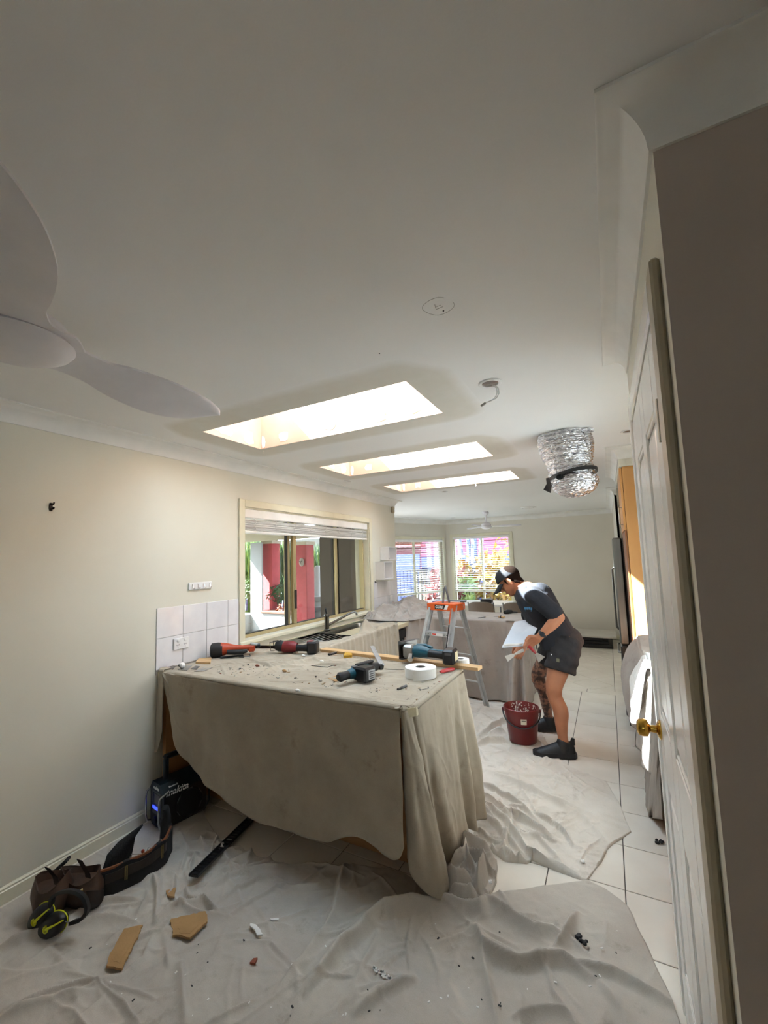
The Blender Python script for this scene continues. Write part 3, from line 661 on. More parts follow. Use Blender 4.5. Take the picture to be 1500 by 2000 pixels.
b = MB(); b.bb(-5.2, x1 + .1, SY - .12, SY + .3, zt, zt + .06); b.build('gutter', mat('red gutter', '762c30', .6), nb2)
for k in range(14):
    m_ = MB(); x = x1 - .2 * k; m_.tube([(x, SY - .1, zt + .1), (x, SY + .5, zt + .42)], .1, 10); m_.build('roof_tile', mat('roof tile', '5a3a2b', .8), nb2, smooth=50)
b = MB(); b.bb(-5.2, x1 + .02, SY - .03, SY - .001, -.12, at(800, 1083, 1, SY).z); b.build('navy_cladding', NAVY, nb2)
for j in range(8):
    m_ = MB(); m_.bb(-5.2, x1 + .02, SY - .05, SY - .031, -.1 + j * .19, .075 + j * .19, bev=.01); m_.build('weatherboard', NAVY, nb2)
# paling fence with black rails
FY = 11.2; fn = thing('paling_fence', 'pale timber paling fence with black rails outside the bay', 'fence')
px = [(809, 818), (819, 827), (828, 834), (835, 845), (846, 852), (853, 858)]
for a_, c_ in px[:3] + px[3:]:
    A = at(a_, 1150, 1, FY); B = at(c_, 1150, 1, FY); m_ = MB(); m_.bb(A.x, B.x - .01, FY, FY + .02, -.12, at(815, 1116, 1, FY).z, bev=.004); m_.build('paling', PALING, fn)
A = at(770, 1150, 1, FY); B = at(862, 1150, 1, FY)
for z in (at(815, 1131, 1, FY).z, at(815, 1114, 1, FY).z, .1):
    m_ = MB(); m_.bb(A.x, B.x, FY - .05, FY - .02, z - .015, z + .015); m_.build('rail', BLK, fn)
for k in range(14):
    x = A.x + (B.x - A.x) * k / 13; m_ = MB(); m_.bb(x - .008, x + .008, FY - .045, FY - .028, -.1, at(815, 1114, 1, FY).z); m_.build('picket', BLK, fn)
# tree and shrubs in front of the bay window
ty = 10.9; t0 = at(922, 1150, 1, ty); tr = thing('pale_tree', 'pale barked multi stemmed tree outside the bay window', 'tree', loc=(t0.x, ty, -.12))
for k, (dx, tx, rr) in enumerate(((-.1, -.32, .07), (.02, .12, .09), (.12, .28, .07), (-.02, -.05, .06))):
    m_ = MB(); m_.tube([(dx * .6, k * .03, 0), (dx, 0, .8), (dx + tx * .5, .05, 1.8), (dx + tx, .1, 3.4)], [rr * 1.3, rr, rr * .9, rr * .6], 10); m_.build('trunk', BARK, tr, smooth=60)
b = MB(); r = random.Random(9)
for k in range(500):
    c = Vector((r.gauss(0, .7), r.gauss(0, .6), 3.6 + r.gauss(0, .35))); d = Vector((r.gauss(0, 1), r.gauss(0, 1), r.gauss(0, 1))).normalized(); s = d.orthogonal().normalized() * .04
    b.add([c - s, c + d * .1, c + s, c - d * .1], [(0, 1, 2, 3)])
o = b.build('foliage', LEAFD, tr); o['kind'] = 'stuff'
for i, (px_, py_, Y, rx, n, m, lab) in enumerate(((900, 1100, 10.6, .34, 300, LEAFY, 'yellow croton shrub left of the pale tree'), (955, 1095, 10.5, .42, 420, LEAFY, 'large yellow croton shrub right of the pale tree'), (985, 1110, 10.3, .36, 320, LEAFY, 'yellow croton shrub beside the window edge'), (975, 1065, 10.9, .25, 160, LEAFY, 'tallest yellow croton with a spiky crown'),
        (893, 1135, 10.2, .24, 240, LEAFR, 'red leaved shrub at the left edge of the bay window'), (855, 1125, 10.7, .26, 240, LEAFR, 'red leaved shrub beside the paling fence'), (912, 1145, 10.0, .2, 160, LEAFG, 'small green and yellow plant below the pale tree'))):
    p = at(px_, py_, 1, Y); rz = (p.z + .15) * .5; leafy('croton_shrub' if m == LEAFY else 'low_shrub', lab, 'shrub', p.x, Y, -.12, rx, max(.25, rz), int(n * .8), m, .24, 20 + i)
# ================================================================== cabinets under the sheets
LAMI = mat('tan laminate panel', 'b98a5c', .5, nscale=4, col2='b08255', stretch=(1, 1, .15))
CARC = mat('cream laminate carcass', 'cbbf9f', .5)
STEEL = mat('brushed stainless steel', '8d8c88', .3, metal=1.0, nscale=30, col2='7f7e7a', stretch=(1, 1, .02))
STEELD = mat('dark stainless steel', '5f5d5a', .33, metal=.9)
BLKP = mat('black plastic', '17171a', .38, nscale=30, col2='121214')
BLKG = mat('black glass', '0c0c0e', .08)
CANVAS = None
def canvas(name, c1, c2, weave=420):
    m = bpy.data.materials.new(name); m.use_nodes = True; nt = m.node_tree; N = nt.nodes; L = nt.links; b = N['Principled BSDF']; b.inputs['Roughness'].default_value = .95
    b.inputs['Specular IOR Level'].default_value = .1; b.inputs['Sheen Weight'].default_value = .15
    tc = N.new('ShaderNodeTexCoord'); n1 = N.new('ShaderNodeTexNoise'); n1.inputs['Scale'].default_value = 2.3; n1.inputs['Detail'].default_value = 6; n1.inputs['Roughness'].default_value = .62
    n2 = N.new('ShaderNodeTexNoise'); n2.inputs['Scale'].default_value = weave; n2.inputs['Detail'].default_value = 2
    n3 = N.new('ShaderNodeTexNoise'); n3.inputs['Scale'].default_value = 34; n3.inputs['Detail'].default_value = 4
    for q in (n1, n2, n3): L.new(tc.outputs['Object'], q.inputs['Vector'])
    r = N.new('ShaderNodeValToRGB'); r.color_ramp.elements[0].position = .36; r.color_ramp.elements[1].position = .66; r.color_ramp.elements[0].color = lin(c2); r.color_ramp.elements[1].color = lin(c1)
    L.new(n1.outputs['Fac'], r.inputs[0])
    mx = N.new('ShaderNodeMix'); mx.data_type = 'RGBA'; mx.blend_type = 'MULTIPLY'; mx.inputs['Factor'].default_value = .16
    r2 = N.new('ShaderNodeValToRGB'); r2.color_ramp.elements[0].position = .3; r2.color_ramp.elements[1].position = .7; r2.color_ramp.elements[0].color = (.35, .35, .35, 1)
    n4 = N.new('ShaderNodeTexNoise'); n4.inputs['Scale'].default_value = 5.5; n4.inputs['Detail'].default_value = 7; n4.inputs['Roughness'].default_value = .7; L.new(tc.outputs['Object'], n4.inputs['Vector'])
    r4 = N.new('ShaderNodeValToRGB'); r4.color_ramp.elements[0].position = .27; r4.color_ramp.elements[1].position = .42; r4.color_ramp.elements[0].color = (.62, .58, .54, 1)
    L.new(n4.outputs['Fac'], r4.inputs[0]); m4 = N.new('ShaderNodeMix'); m4.data_type = 'RGBA'; m4.blend_type = 'MULTIPLY'; m4.inputs['Factor'].default_value = .8; L.new(r.outputs[0], m4.inputs['A']); L.new(r4.outputs[0], m4.inputs['B'])
    L.new(n2.outputs['Fac'], r2.inputs[0]); L.new(m4.outputs['Result'], mx.inputs['A']); L.new(r2.outputs[0], mx.inputs['B']); L.new(mx.outputs['Result'], b.inputs['Base Color'])
    ad = N.new('ShaderNodeMath'); ad.operation = 'ADD'; ml = N.new('ShaderNodeMath'); ml.operation = 'MULTIPLY'; ml.inputs[1].default_value = .25
    L.new(n2.outputs['Fac'], ml.inputs[0]); L.new(ml.outputs[0], ad.inputs[0]); L.new(n3.outputs['Fac'], ad.inputs[1])
    bp = N.new('ShaderNodeBump'); bp.inputs['Strength'].default_value = .35; bp.inputs['Distance'].default_value = .004
    L.new(ad.outputs[0], bp.inputs['Height']); L.new(bp.outputs[0], b.inputs['Normal']); return m
CANVAS = canvas('natural canvas drop sheet', 'c4bcb0', 'b4aba0')
CANVASW = canvas('warmer canvas drop sheet', 'b5aa98', 'a39886')
CANVASG = canvas('grey canvas drop sheet', 'b2aaa1', 'a39a92')
TOP = .885
BX1, BY0_, BY1_ = 1.80, 1.822, 2.60
bench = thing('kitchen_bench', 'tan laminate breakfast bench hidden under the large draped sheet', 'bench')
b = MB(); b.bb(.02, 1.72, 2.10, 2.56, .10, TOP - .045); b.build('carcass', LAMI, bench)
b = MB(); b.bb(.02, 1.70, 2.14, 2.53, 0, .10); b.build('plinth', LAMI, bench)
b = MB(); b.prism([(.01, BY0_), (BX1 - .045, BY0_), (BX1, BY0_ + .05), (BX1, BY1_), (.01, BY1_)], .04, Matrix.Translation((0, 0, TOP - .044))); b.build('worktop', CARC, bench)
b = MB(); b.bb(.03, .06, BY0_ + .03, 2.099, 0, TOP - .045); b.build('end_panel', LAMI, bench)
TOP2 = .872
sb = thing('sink_bench', 'kitchen base cabinets with the sink under the window', 'bench')
b = MB(); b.bb(.02, .60, 2.61, 4.20, .1, TOP2 - .045); b.bb(.02, .60, 4.44, 5.45, .1, TOP2 - .045); b.bb(.02, .12, 4.2, 4.44, .1, TOP2 - .045); b.build('carcass', CARC, sb)
b = MB(); b.bb(.02, .55, 2.61, 5.45, 0, .1); b.build('plinth', LAMI, sb)
b = MB()
for q in ((.012, .62, 2.61, 3.45), (.012, .62, 4.2, 5.46), (.012, .10, 3.45, 4.2), (.50, .62, 3.45, 4.2)): b.bb(*q, TOP2 - .044, TOP2 - .004)
b.build('worktop', CARC, sb)
b = MB(); b.bb(.13, .58, 4.21, 4.43, .11, .70); b.build('appliance_front', BLKG, sb)
b = MB(); b.bb(.575, .60, 4.21, 4.43, .71, .80); b.build('control_strip', BLKP, sb)
b = MB(); b.tube([(.61, 4.30, .25), (.61, 4.30, .70)], .006, 8); b.build('handle', STEEL, sb)
fb = thing('island_bench', 'far kitchen bench behind the ladder hidden under a sheet', 'bench')
FY0 = 4.84; TOP3 = .858
b = MB(); b.bb(.64, 1.70, FY0 + .06, 5.50, 0, TOP3 - .05); b.build('carcass', LAMI, fb)
b = MB(); b.bb(.64, 1.74, FY0 + .02, 5.54, TOP3 - .05, TOP3 - .006); b.build('worktop', CARC, fb)
# sink and tap
sk = thing('kitchen_sink', 'stainless steel sink with drainer under the kitchen window', 'sink', loc=(.30, 3.83, TOP2 - .004))
b = MB()
x0, x1, y0, y1 = -.24, .24, -1.0, .55
ring = lambda x0, x1, y0, y1, z, r, n=6: [((x1 - r if sx > 0 else x0 + r) + r * math.cos(a), (y1 - r if sy > 0 else y0 + r) + r * math.sin(a), z) for sx, sy, s in ((1, 1, 0), (-1, 1, 1), (-1, -1, 2), (1, -1, 3)) for a in [PI / 2 * (s + k / n) for k in range(n + 1)]]
b.loft([ring(x0, x1, y0, y1, .001, .06), ring(x0 + .005, x1 - .005, y0 + .005, y1 - .005, .006, .06), ring(x0 + .02, x1 - .02, y0 + .02, y1 - .02, .004, .05)], cap=False)
b.add([(x0 + .02, y0 + .02, .0035), (x1 - .02, y0 + .02, .0035), (x1 - .02, -.37, .0035), (x0 + .02, -.37, .0035)], [(0, 1, 2, 3)])
b.add([(x0 + .02, .35, .0035), (x1 - .02, .35, .0035), (x1 - .02, y1 - .02, .0035), (x0 + .02, y1 - .02, .0035)], [(0, 1, 2, 3)])
b.add([(x0 + .02, -.37, .0035), (-.17, -.37, .0035), (-.17, .35, .0035), (x0 + .02, .35, .0035)], [(0, 1, 2, 3)])
b.add([(.17, -.37, .0035), (x1 - .02, -.37, .0035), (x1 - .02, .35, .0035), (.17, .35, .0035)], [(0, 1, 2, 3)])
b.build('rim', STEEL, sk, smooth=50)
b = MB(); b.loft([ring(-.17, .17, -.37, .35, .0036, .05), ring(-.165, .165, -.36, .34, -.01, .05), ring(-.15, .15, -.34, .32, -.15, .05), ring(-.12, .12, -.3, .28, -.165, .05)][::-1], cap=False)
b.add(ring(-.12, .12, -.3, .28, -.165, .05), [tuple(range(28))]); b.build('bowl', STEEL, sk, smooth=50)
for k in range(7):
    m_ = MB(); m_.bb(-.15 + k * .05, -.14 + k * .05, y0 + .08, -.42, .0036, .007, bev=.003); m_.build('drainer_rib', STEEL, sk)
tp = thing('mixer_tap', 'dark chrome mixer tap with long angled spout at the sink', 'tap', loc=(.09, 3.62, TOP2))
CHD = mat('dark chrome', '6d6c6a', .18, metal=1.0)
b = MB(); b.lathe([(.03, 0), (.03, .012), (.024, .018), (.024, .13), (.028, .135), (.028, .15), (.02, .165), (0, .168)], 18); b.build('body', CHD, tp, smooth=40)
b = MB(); b.tube([(.0, .015, .05), (.08, .10, .10), (.16, .19, .155), (.19, .225, .165), (.205, .24, .155), (.207, .243, .13)], [.012, .012, .011, .011, .011, .011], 10); b.build('spout', CHD, tp, smooth=50)
b = MB(); b.tube([(0, 0, .16), (-.005, -.01, .2), (.01, -.03, .225)], [.011, .01, .007], 8); b.build('lever', BLKP, tp, smooth=50)

# right hand bench, pantry cabinet, fridge
rb = thing('side_bench', 'base cabinets along the right wall hidden under sheets', 'bench')
b = MB(); b.bb(2.80, 3.39, 2.12, 3.89, .0, .84); b.build('carcass', LAMI, rb)
b = MB(); b.bb(2.765, 3.39, 2.11, 3.92, .84, .88); b.build('worktop', CARC, rb)
LAMO = mat('orange tan timber laminate', 'cf9a5c', .42, nscale=2.5, col2='c69052', stretch=(6, 6, .4))
LAMOD = mat('brown laminate edge', '8a5a34', .5)
pc = thing('pantry_cabinet', 'tall orange tan laminate cabinet with sunlit side by the fridge', 'cabinet')
b = MB(); b.bb(2.768, 3.39, 3.945, 4.55, .1, 2.249); b.build('carcass', LAMO, pc)
b = MB(); b.bb(2.81, 3.39, 3.95, 4.54, 0, .1); b.build('plinth', LAMOD, pc)
b = MB(); b.bb(2.748, 2.766, 3.95, 4.545, 1.74, 2.24, bev=.002); d_ = b.build('door', LAMO, pc)
b = MB(); b.tube([(2.747, 4.03, 1.79), (2.725, 4.03, 1.79), (2.725, 4.03, 1.93), (2.747, 4.03, 1.93)], .005, 8); b.build('handle', mat('chrome', 'd8d8d8', .1, metal=1), d_, smooth=50)
b = MB(); b.bb(2.752, 2.766, 3.95, 4.545, .12, 1.735, bev=.002); b.build('door', LAMOD, pc)
fr = thing('refrigerator', 'tall stainless steel fridge seen almost edge on beside the pantry', 'fridge')
FRX = 2.665
b = MB(); b.bb(2.745, 3.38, 4.63, 5.19, .06, 1.70, bev=.006); b.build('cabinet', STEELD, fr)
b = MB(); b.bb(FRX, 2.742, 4.628, 4.905, .72, 1.705, bev=.012); dd = b.build('door', STEEL, fr)
b = MB(); b.tube([(FRX, 4.87, .82), (FRX - .018, 4.87, .84), (FRX - .018, 4.87, 1.4), (FRX, 4.87, 1.42)], .009, 8); b.build('handle', STEEL, dd, smooth=50)
b = MB(); b.bb(FRX, 2.742, 4.912, 5.192, .72, 1.705, bev=.012); dd = b.build('door', STEEL, fr)
b = MB(); b.tube([(FRX, 4.945, .82), (FRX - .018, 4.945, .84), (FRX - .018, 4.945, 1.4), (FRX, 4.945, 1.42)], .009, 8); b.build('handle', STEEL, dd, smooth=50)
b = MB(); b.bb(FRX, 2.742, 4.628, 5.192, .08, .71, bev=.012); dd = b.build('drawer', STEELD, fr)
b = MB(); b.tube([(FRX, 4.68, .64), (FRX - .018, 4.69, .64), (FRX - .018, 5.13, .64), (FRX, 5.14, .64)], .009, 8); b.build('handle', STEEL, dd, smooth=50)
b = MB(); b.bb(FRX + .02, 2.74, 4.65, 5.17, 0, .078); b.build('kick_plate', BLKP, fr)

# wall boxes on the far end of the left wall
def cube_shelf(y0, y1, z0, z1, d, label):
    t = thing('cube_shelf', label, 'shelf', 'white box shelves on the left wall'); w = .014
    for q in ((0.0005, d, y0, y1, z1 - w, z1), (.0005, d, y0, y1, z0, z0 + w), (.0005, d, y0, y0 + w, z0 + w, z1 - w), (.0005, d, y1 - w, y1, z0 + w, z1 - w)):
        m_ = MB(); m_.bb(*q, bev=.002); m_.build('board', WHITEP, t)
    m_ = MB(); m_.bb(.0005, .008, y0 + w, y1 - w, z0 + w, z1 - w); m_.build('back_panel', WHITEP, t)
SHM = dict(a=at(741, 1068, 0, .0), b=at(733, 1098, 0, 0), c=at(740, 1095, 0, 0), d=at(733, 1133, 0, 0))
cube_shelf(4.99, 5.23, SHM['c'].z + .0, SHM['a'].z, .13, 'upper white box shelf holding a small dark ornament')
cube_shelf(4.85, 5.11, SHM['d'].z, SHM['c'].z - .012, .13, 'lower white box shelf, empty, above the wall tiles')
tt = thing('shelf_ornament', 'tiny dark figurine standing in the upper white box shelf', 'ornament', loc=(.07, 5.09, SHM['c'].z + .014))
b = MB(); b.lathe([(.016, 0), (.018, .01), (.012, .03), (.014, .045), (.006, .06), (0, .065)], 12); b.build('figure', BLKP, tt, smooth=50)
b = MB(); b.ball((0, 0, .066), .008, 8, 6); b.build('head', BLKP, tt)
def outlet(y, z, w, h, label, gpo=True, mm=None):
    t = thing('power_outlet' if gpo else 'light_switch', label, 'outlet' if gpo else 'switch', loc=(.0085, y, z)); m = mm or WHITEP
    b = MB(); b.bb(0, .011, -w / 2, w / 2, -h / 2, h / 2, bev=.003); b.build('face_plate', m, t)
    if gpo:
        for s in (-1, 1):
            m_ = MB(); m_.bb(.011, .0145, s * w * .24 - .009, s * w * .24 + .009, h * .18, h * .18 + .016, bev=.002); m_.build('rocker', m, t)
            m_ = MB(); c = Vector((.0112, s * w * .24, -h * .14))
            for dy, dz, a in ((-.008, .004, .5), (.008, .004, -.5), (0, -.012, 0)): m_.box(c + Vector((0, dy, dz)), (.0012, .0028, .0095), Matrix.Rotation(a, 3, 'X'))
            m_.build('socket_slots', BLKP, t)
    else:
        for s in (-1, 1): m_ = MB(); m_.bb(.011, .014, s * .017 - .008, s * .017 + .008, -.012, .012, bev=.002); m_.build('rocker', m, t)
    return t
outlet(at(351, 1256, 0, 0).y, at(351, 1256, 0, 0).z, .118, .076, 'white double power point on the tiles at the bench end')
outlet(at(762, 1171, 0, 0).y, at(762, 1171, 0, 0).z, .075, .115, 'white switch plate on the far splashback tiles', False)
# hook rail
p = at(390, 1144, 0, 0); hk = thing('hook_rail', 'small white rail with four hooks on the left wall', 'hooks', loc=(0, p.y, p.z))
b = MB(); b.bb(.0005, .014, -.10, .10, -.026, .026, bev=.004); b.build('backing_board', WHITEP, hk)
for k in range(4):
    y = -.075 + k * .05; m_ = MB(); m_.tube([(.014, y, .012), (.022, y, .008), (.024, y, -.012), (.03, y, -.018), (.036, y, -.010)], .0035, 8); m_.build('hook', mat('chrome', 'd8d8d8', .1, metal=1), hk, smooth=60)
p = at(99, 990, 0, 0); hk = thing('wall_bracket', 'small dark metal wall bracket alone on the left wall', 'bracket', loc=(0, p.y, p.z))
DKM = mat('dark bronze metal', '2a1f1a', .45, metal=.7)
b = MB(); b.bb(.0005, .006, -.008, .008, -.022, .022, bev=.002); b.build('plate', DKM, hk)
b = MB(); b.tube([(.006, 0, .012), (.03, 0, .012), (.034, 0, .022)], .004, 7); b.build('pin', DKM, hk); b = MB(); b.tube([(.006, 0, -.012), (.028, 0, -.012), (.033, 0, -.004)], .005, 7); b.build('pin', DKM, hk)
p = at(765, 996, 0, 0); t = thing('motion_sensor', 'small beige alarm sensor near the ceiling at the wall end', 'sensor', loc=(0, min(p.y, 5.42), p.z))
b = MB(); b.bb(.0005, .04, -.03, .03, -.045, .045, bev=.012); b.build('case', mat('beige plastic', 'b9ac93', .5), t); b = MB(); b.ball((.038, 0, -.01), .018, 10, 6, (.6, 1, 1.2)); b.build('lens', WHITEP, t, smooth=60)
p = at(731, 1137, 0, 0); t = thing('wall_hook', 'small black hook on the wall beside the window', 'hook', loc=(.0085, p.y, p.z))
b = MB(); b.bb(0, .005, -.008, .008, -.014, .014, bev=.002); b.build('plate', BLKP, t); b = MB(); b.tube([(.005, 0, 0), (.02, 0, -.004), (.026, 0, .006)], .003, 6); b.build('arm', BLKP, t)
# ================================================================== drop sheets
def catmull(P, n, closed=False):
    """centripetal-ish interpolation of a polyline of nD points to n samples by chord length"""
    P = np.asarray(P, float); d = np.linalg.norm(np.diff(P[:, :3], axis=0), axis=1) ** .6; t = np.concatenate([[0], np.cumsum(np.maximum(d, 1e-4))]); s = np.linspace(0, t[-1], n)
    m = np.zeros_like(P); m[1:-1] = ((P[2:] - P[1:-1]) / (t[2:] - t[1:-1])[:, None] * (t[1:-1] - t[:-2])[:, None] + (P[1:-1] - P[:-2]) / (t[1:-1] - t[:-2])[:, None] * (t[2:] - t[1:-1])[:, None]) / (t[2:] - t[:-2])[:, None]
    m[0] = (P[1] - P[0]) / (t[1] - t[0]); m[-1] = (P[-1] - P[-2]) / (t[-1] - t[-2])
    k = np.clip(np.searchsorted(t, s, side='right') - 1, 0, len(P) - 2); h = (t[k + 1] - t[k])[:, None]; u = ((s - t[k]) / (t[k + 1] - t[k]))[:, None]
    return (2 * u ** 3 - 3 * u ** 2 + 1) * P[k] + (u ** 3 - 2 * u ** 2 + u) * h * m[k] + (-2 * u ** 3 + 3 * u ** 2) * P[k + 1] + (u ** 3 - u ** 2) * h * m[k + 1]
def resample(P, n):
    P = np.asarray(P, float); t = np.concatenate([[0], np.cumsum(np.linalg.norm(np.diff(P, axis=0), axis=1))]); s = np.linspace(0, t[-1], n)
    return np.stack([np.interp(s, t, P[:, i]) for i in range(P.shape[1])], 1)
def curtain(mb, cols, n, rows, inset, bulge=0.0, fold=(0, 0), crease=.004, seed=0, lift=.004, center=None):
    """cols: list of (top, bottom[, mid]) points. Sheet wraps over the edge at top and hangs to bottom."""
    A = []
    for c in cols:
        t, bt = np.array(c[0], float), np.array(c[1], float); md = np.array(c[2], float) if len(c) > 2 else t * .5 + bt * .5
        A.append(np.concatenate([t, md, bt]))
    A = np.array(A); t = np.concatenate([[0], np.cumsum(np.linalg.norm(np.diff(A, axis=0), axis=1))])
    S = catmull(A, n); T, Md, B = S[:, :3], S[:, 3:6], S[:, 6:]
    tang = np.gradient(T + B, axis=0); nrm = np.stack([tang[:, 1], -tang[:, 0], np.zeros(n)], 1); nrm /= np.linalg.norm(nrm, axis=1)[:, None] + 1e-9
    if center is not None:
        sg = np.sign(((T - np.array(center)) * nrm).sum(1)); nrm *= np.where(sg == 0, 1, sg)[:, None]
    arc = np.concatenate([[0], np.cumsum(np.linalg.norm(np.diff(B * .6 + T * .4, axis=0), axis=1))])
    P = np.zeros((rows + 6, n, 3)); r = .012
    for i, (k, z) in enumerate(((inset, 0), (inset * .6, 0), (r, 0), (r * .3, -r * .3), (0, -r), (0, -r * 1.6))):
        P[i] = T - nrm * k; P[i, :, 2] = T[:, 2] + lift + z
    for j in range(rows):
        u = (j + 1) / rows; q = (1 - u) ** 2 * 1 + 0; w = u
        base = T * (1 - w) ** 2 + 2 * w * (1 - w) * Md + B * w * w
        base = T * (1 - w) * (1 - 2 * w) + Md * 4 * w * (1 - w) + B * w * (2 * w - 1)
        f = np.zeros(n)
        if fold[0]:
            ph = arc * fold[1] * 2 * PI + 1.6 * vnoise(arc, arc * 0 + seed, 3, seed)
            f += fold[0] * (u ** .8) * (np.sin(ph) * .6 + .4 * np.sin(ph * 2.3 + 1) + .8 * vnoise(arc, arc * 0 + u * .4, 6, seed + 1))
        sh_ = arc + .12 * u * math.sin(seed); f += crease * (vnoise(sh_, np.full(n, u * .28), 13, seed + 2) * .7 + vnoise(sh_ + .05 * u, np.full(n, u * .30), 30, seed + 3) * .4 + .5 * (1 - np.abs(vnoise(sh_ - .2 * u, np.full(n, u * .5), 7, seed + 4))) ** 6) * min(1, u * 6)
        f += bulge * math.sin(PI * u)
        P[j + 6] = base + nrm * f[:, None]
    mb.grid(P); return P
def crumple(X, Y, seed, a=.007):
    r = lambda f, k, p: (1 - np.abs(vnoise(X + .05 * vnoise(X, Y, 6, seed + k + 50), Y + .05 * vnoise(X, Y, 6, seed + k + 60), f, seed + k))) ** p
    m = .35 + .65 * np.clip(vnoise(X, Y, 2.2, seed + 9) + .4, 0, 1)
    return a * m * (r(3.7, 1, 7) + .55 * r(8, 2, 6) + .25 * r(17, 3, 5))
def folds(X, Y, L):
    """sum of crisp asymmetric ridges; L: (polyline, height, width[, steep side])"""
    Z = np.zeros(X.size); xf, yf = X.ravel(), Y.ravel()
    for k, f in enumerate(L):
        pts, h, w = f[:3]; w = w * .68; sd = f[3] if len(f) > 3 else (1 if k % 2 else -1); q = np.array([(p[0], p[1]) for p in pts]); m = 5 * w
        idx = np.nonzero((xf > q[:, 0].min() - m) & (xf < q[:, 0].max() + m) & (yf > q[:, 1].min() - m) & (yf < q[:, 1].max() + m))[0]
        if not len(idx): continue
        x, y = xf[idx] + .25 * w * vnoise(xf[idx], yf[idx], 14, k), yf[idx] + .25 * w * vnoise(xf[idx], yf[idx], 14, k + 90)
        D, S, T = pl_dist(x, y, pts); e = np.clip(np.minimum(T, 1 - T) * 4, 0, 1) ** .6
        ww = w * np.where(S * sd > 0, 1.35, .62); z = h * e * np.exp(-(D / ww) ** 1.4) * (1 + .3 * vnoise(x, y, 9, k + 7))
        z -= .10 * h * e * np.exp(-((D - 2.0 * w) / (w * .8)) ** 2) * (S * sd < 0)
        old = Z[idx]; Z[idx] = np.maximum(old, z) + .4 * np.minimum(old, z) * ((old > 0) & (z > 0)) + np.where((old <= 0) & (z < 0), z, 0)
    return Z.reshape(X.shape)
def wrinkles(n, x0, x1, y0, y1, seed, h=(.004, .014), w=(.008, .018), l=(.10, .40), ang=None):
    r = random.Random(seed); out = []
    for k in range(n):
        x, y = r.uniform(x0, x1), r.uniform(y0, y1); a = r.uniform(0, PI) if ang is None else r.gauss(ang(x, y), .5); L_ = r.uniform(*l); c = r.gauss(0, .5); pts = []
        for i in range(4): pts.append((x, y)); x += math.cos(a) * L_ / 3; y += math.sin(a) * L_ / 3; a += c * .5
        out.append((pts, r.uniform(*h), r.uniform(*w), r.choice((-1, 1))))
    return out
def sheet_obj(mb, name, m, label, solid=.0022):
    if solid == 0: return mb.build(name, m, None, smooth=180, label=label, cat='drop sheet')
    o = mb.build(name, m, None, smooth=180, label=label, cat='drop sheet')
    md = o.modifiers.new('thickness', 'SOLIDIFY'); md.thickness = solid; md.offset = 1
    return o
V = lambda p: (p[0], p[1], p[2])
# ---- sheet over the near bench
mb = MB(); cz = TOP
nx, ny = 300, 140
U, W_ = np.meshgrid(np.linspace(0, 1, nx), np.linspace(0, 1, ny)); XX = .045 + U * (BX1 - .02 - .045 - 0) ; YY = BY0_ + .012 + W_ * (BY1_ - BY0_ - .024)
# cut the clipped corner by pulling points in
ex = np.clip((XX - (BX1 - .052)) - (YY - BY0_ - .012), 0, None); XX = XX - ex * .5; YY = YY + ex * .5
edge = np.clip(np.minimum.reduce([XX - .03, BX1 - XX, YY - BY0_]) / .05, 0, 1)
wr = lambda pts: [(fl(x, y, TOP).x, fl(x, y, TOP).y) for x, y in pts]
TL = [(wr([(500, 1322), (560, 1300), (610, 1292), (660, 1288)]), .02, .018), (wr([(470, 1285), (520, 1302), (545, 1310)]), .014, .014), (wr([(600, 1285), (655, 1280), (700, 1282)]), .016, .02), (wr([(430, 1300), (440, 1320)]), .006, .012),
      (wr([(420, 1290), (470, 1283), (540, 1275)]), .014, .02), (wr([(640, 1290), (690, 1278), (740, 1279)]), .012, .015), (wr([(540, 1330), (580, 1318), (640, 1312)]), .006, .014), (wr([(345, 1300), (400, 1288)]), .015, .012), (wr([(620, 1262), (680, 1270), (730, 1272)]), .016, .02)]
TL += wrinkles(45, .1, 1.5, 1.9, 2.55, 61, h=(.003, .010), w=(.007, .014), l=(.08, .3)) + wrinkles(14, .3, 1.1, 2.2, 2.5, 62, h=(.008, .018), w=(.01, .016), l=(.15, .4), ang=lambda x, y: .4)
ZZ = cz + .004 + folds(XX, YY, TL) * edge + (crumple(XX, YY, 5, .0045) + .0008 * vnoise(XX, YY, 47, 6)) * edge
mb.grid(np.stack([XX, YY, ZZ], 2))
FYp = BY0_ - .012
hem = [(317, 1320), (322, 1350), (330, 1392), (338, 1430), (352, 1470), (380, 1503), (420, 1547), (480, 1592), (560, 1622), (610, 1637), (640, 1644), (665, 1638), (705, 1636), (735, 1656), (760, 1673), (774, 1677), (783, 1672), (788, 1655)]
cols = []
for x, y in hem:
    p = at(x, y, 1, FYp); cols.append(((min(p.x, BX1 - .048), BY0_, cz), (p.x, FYp, p.z)))
curtain(mb, cols, 300, 60, .03, fold=(.010, 2.4), crease=.005, seed=3, center=(.9, 2.2, 0))
def cp(px, py, Y): return V(at(px, py, 1, Y))
cX = BX1
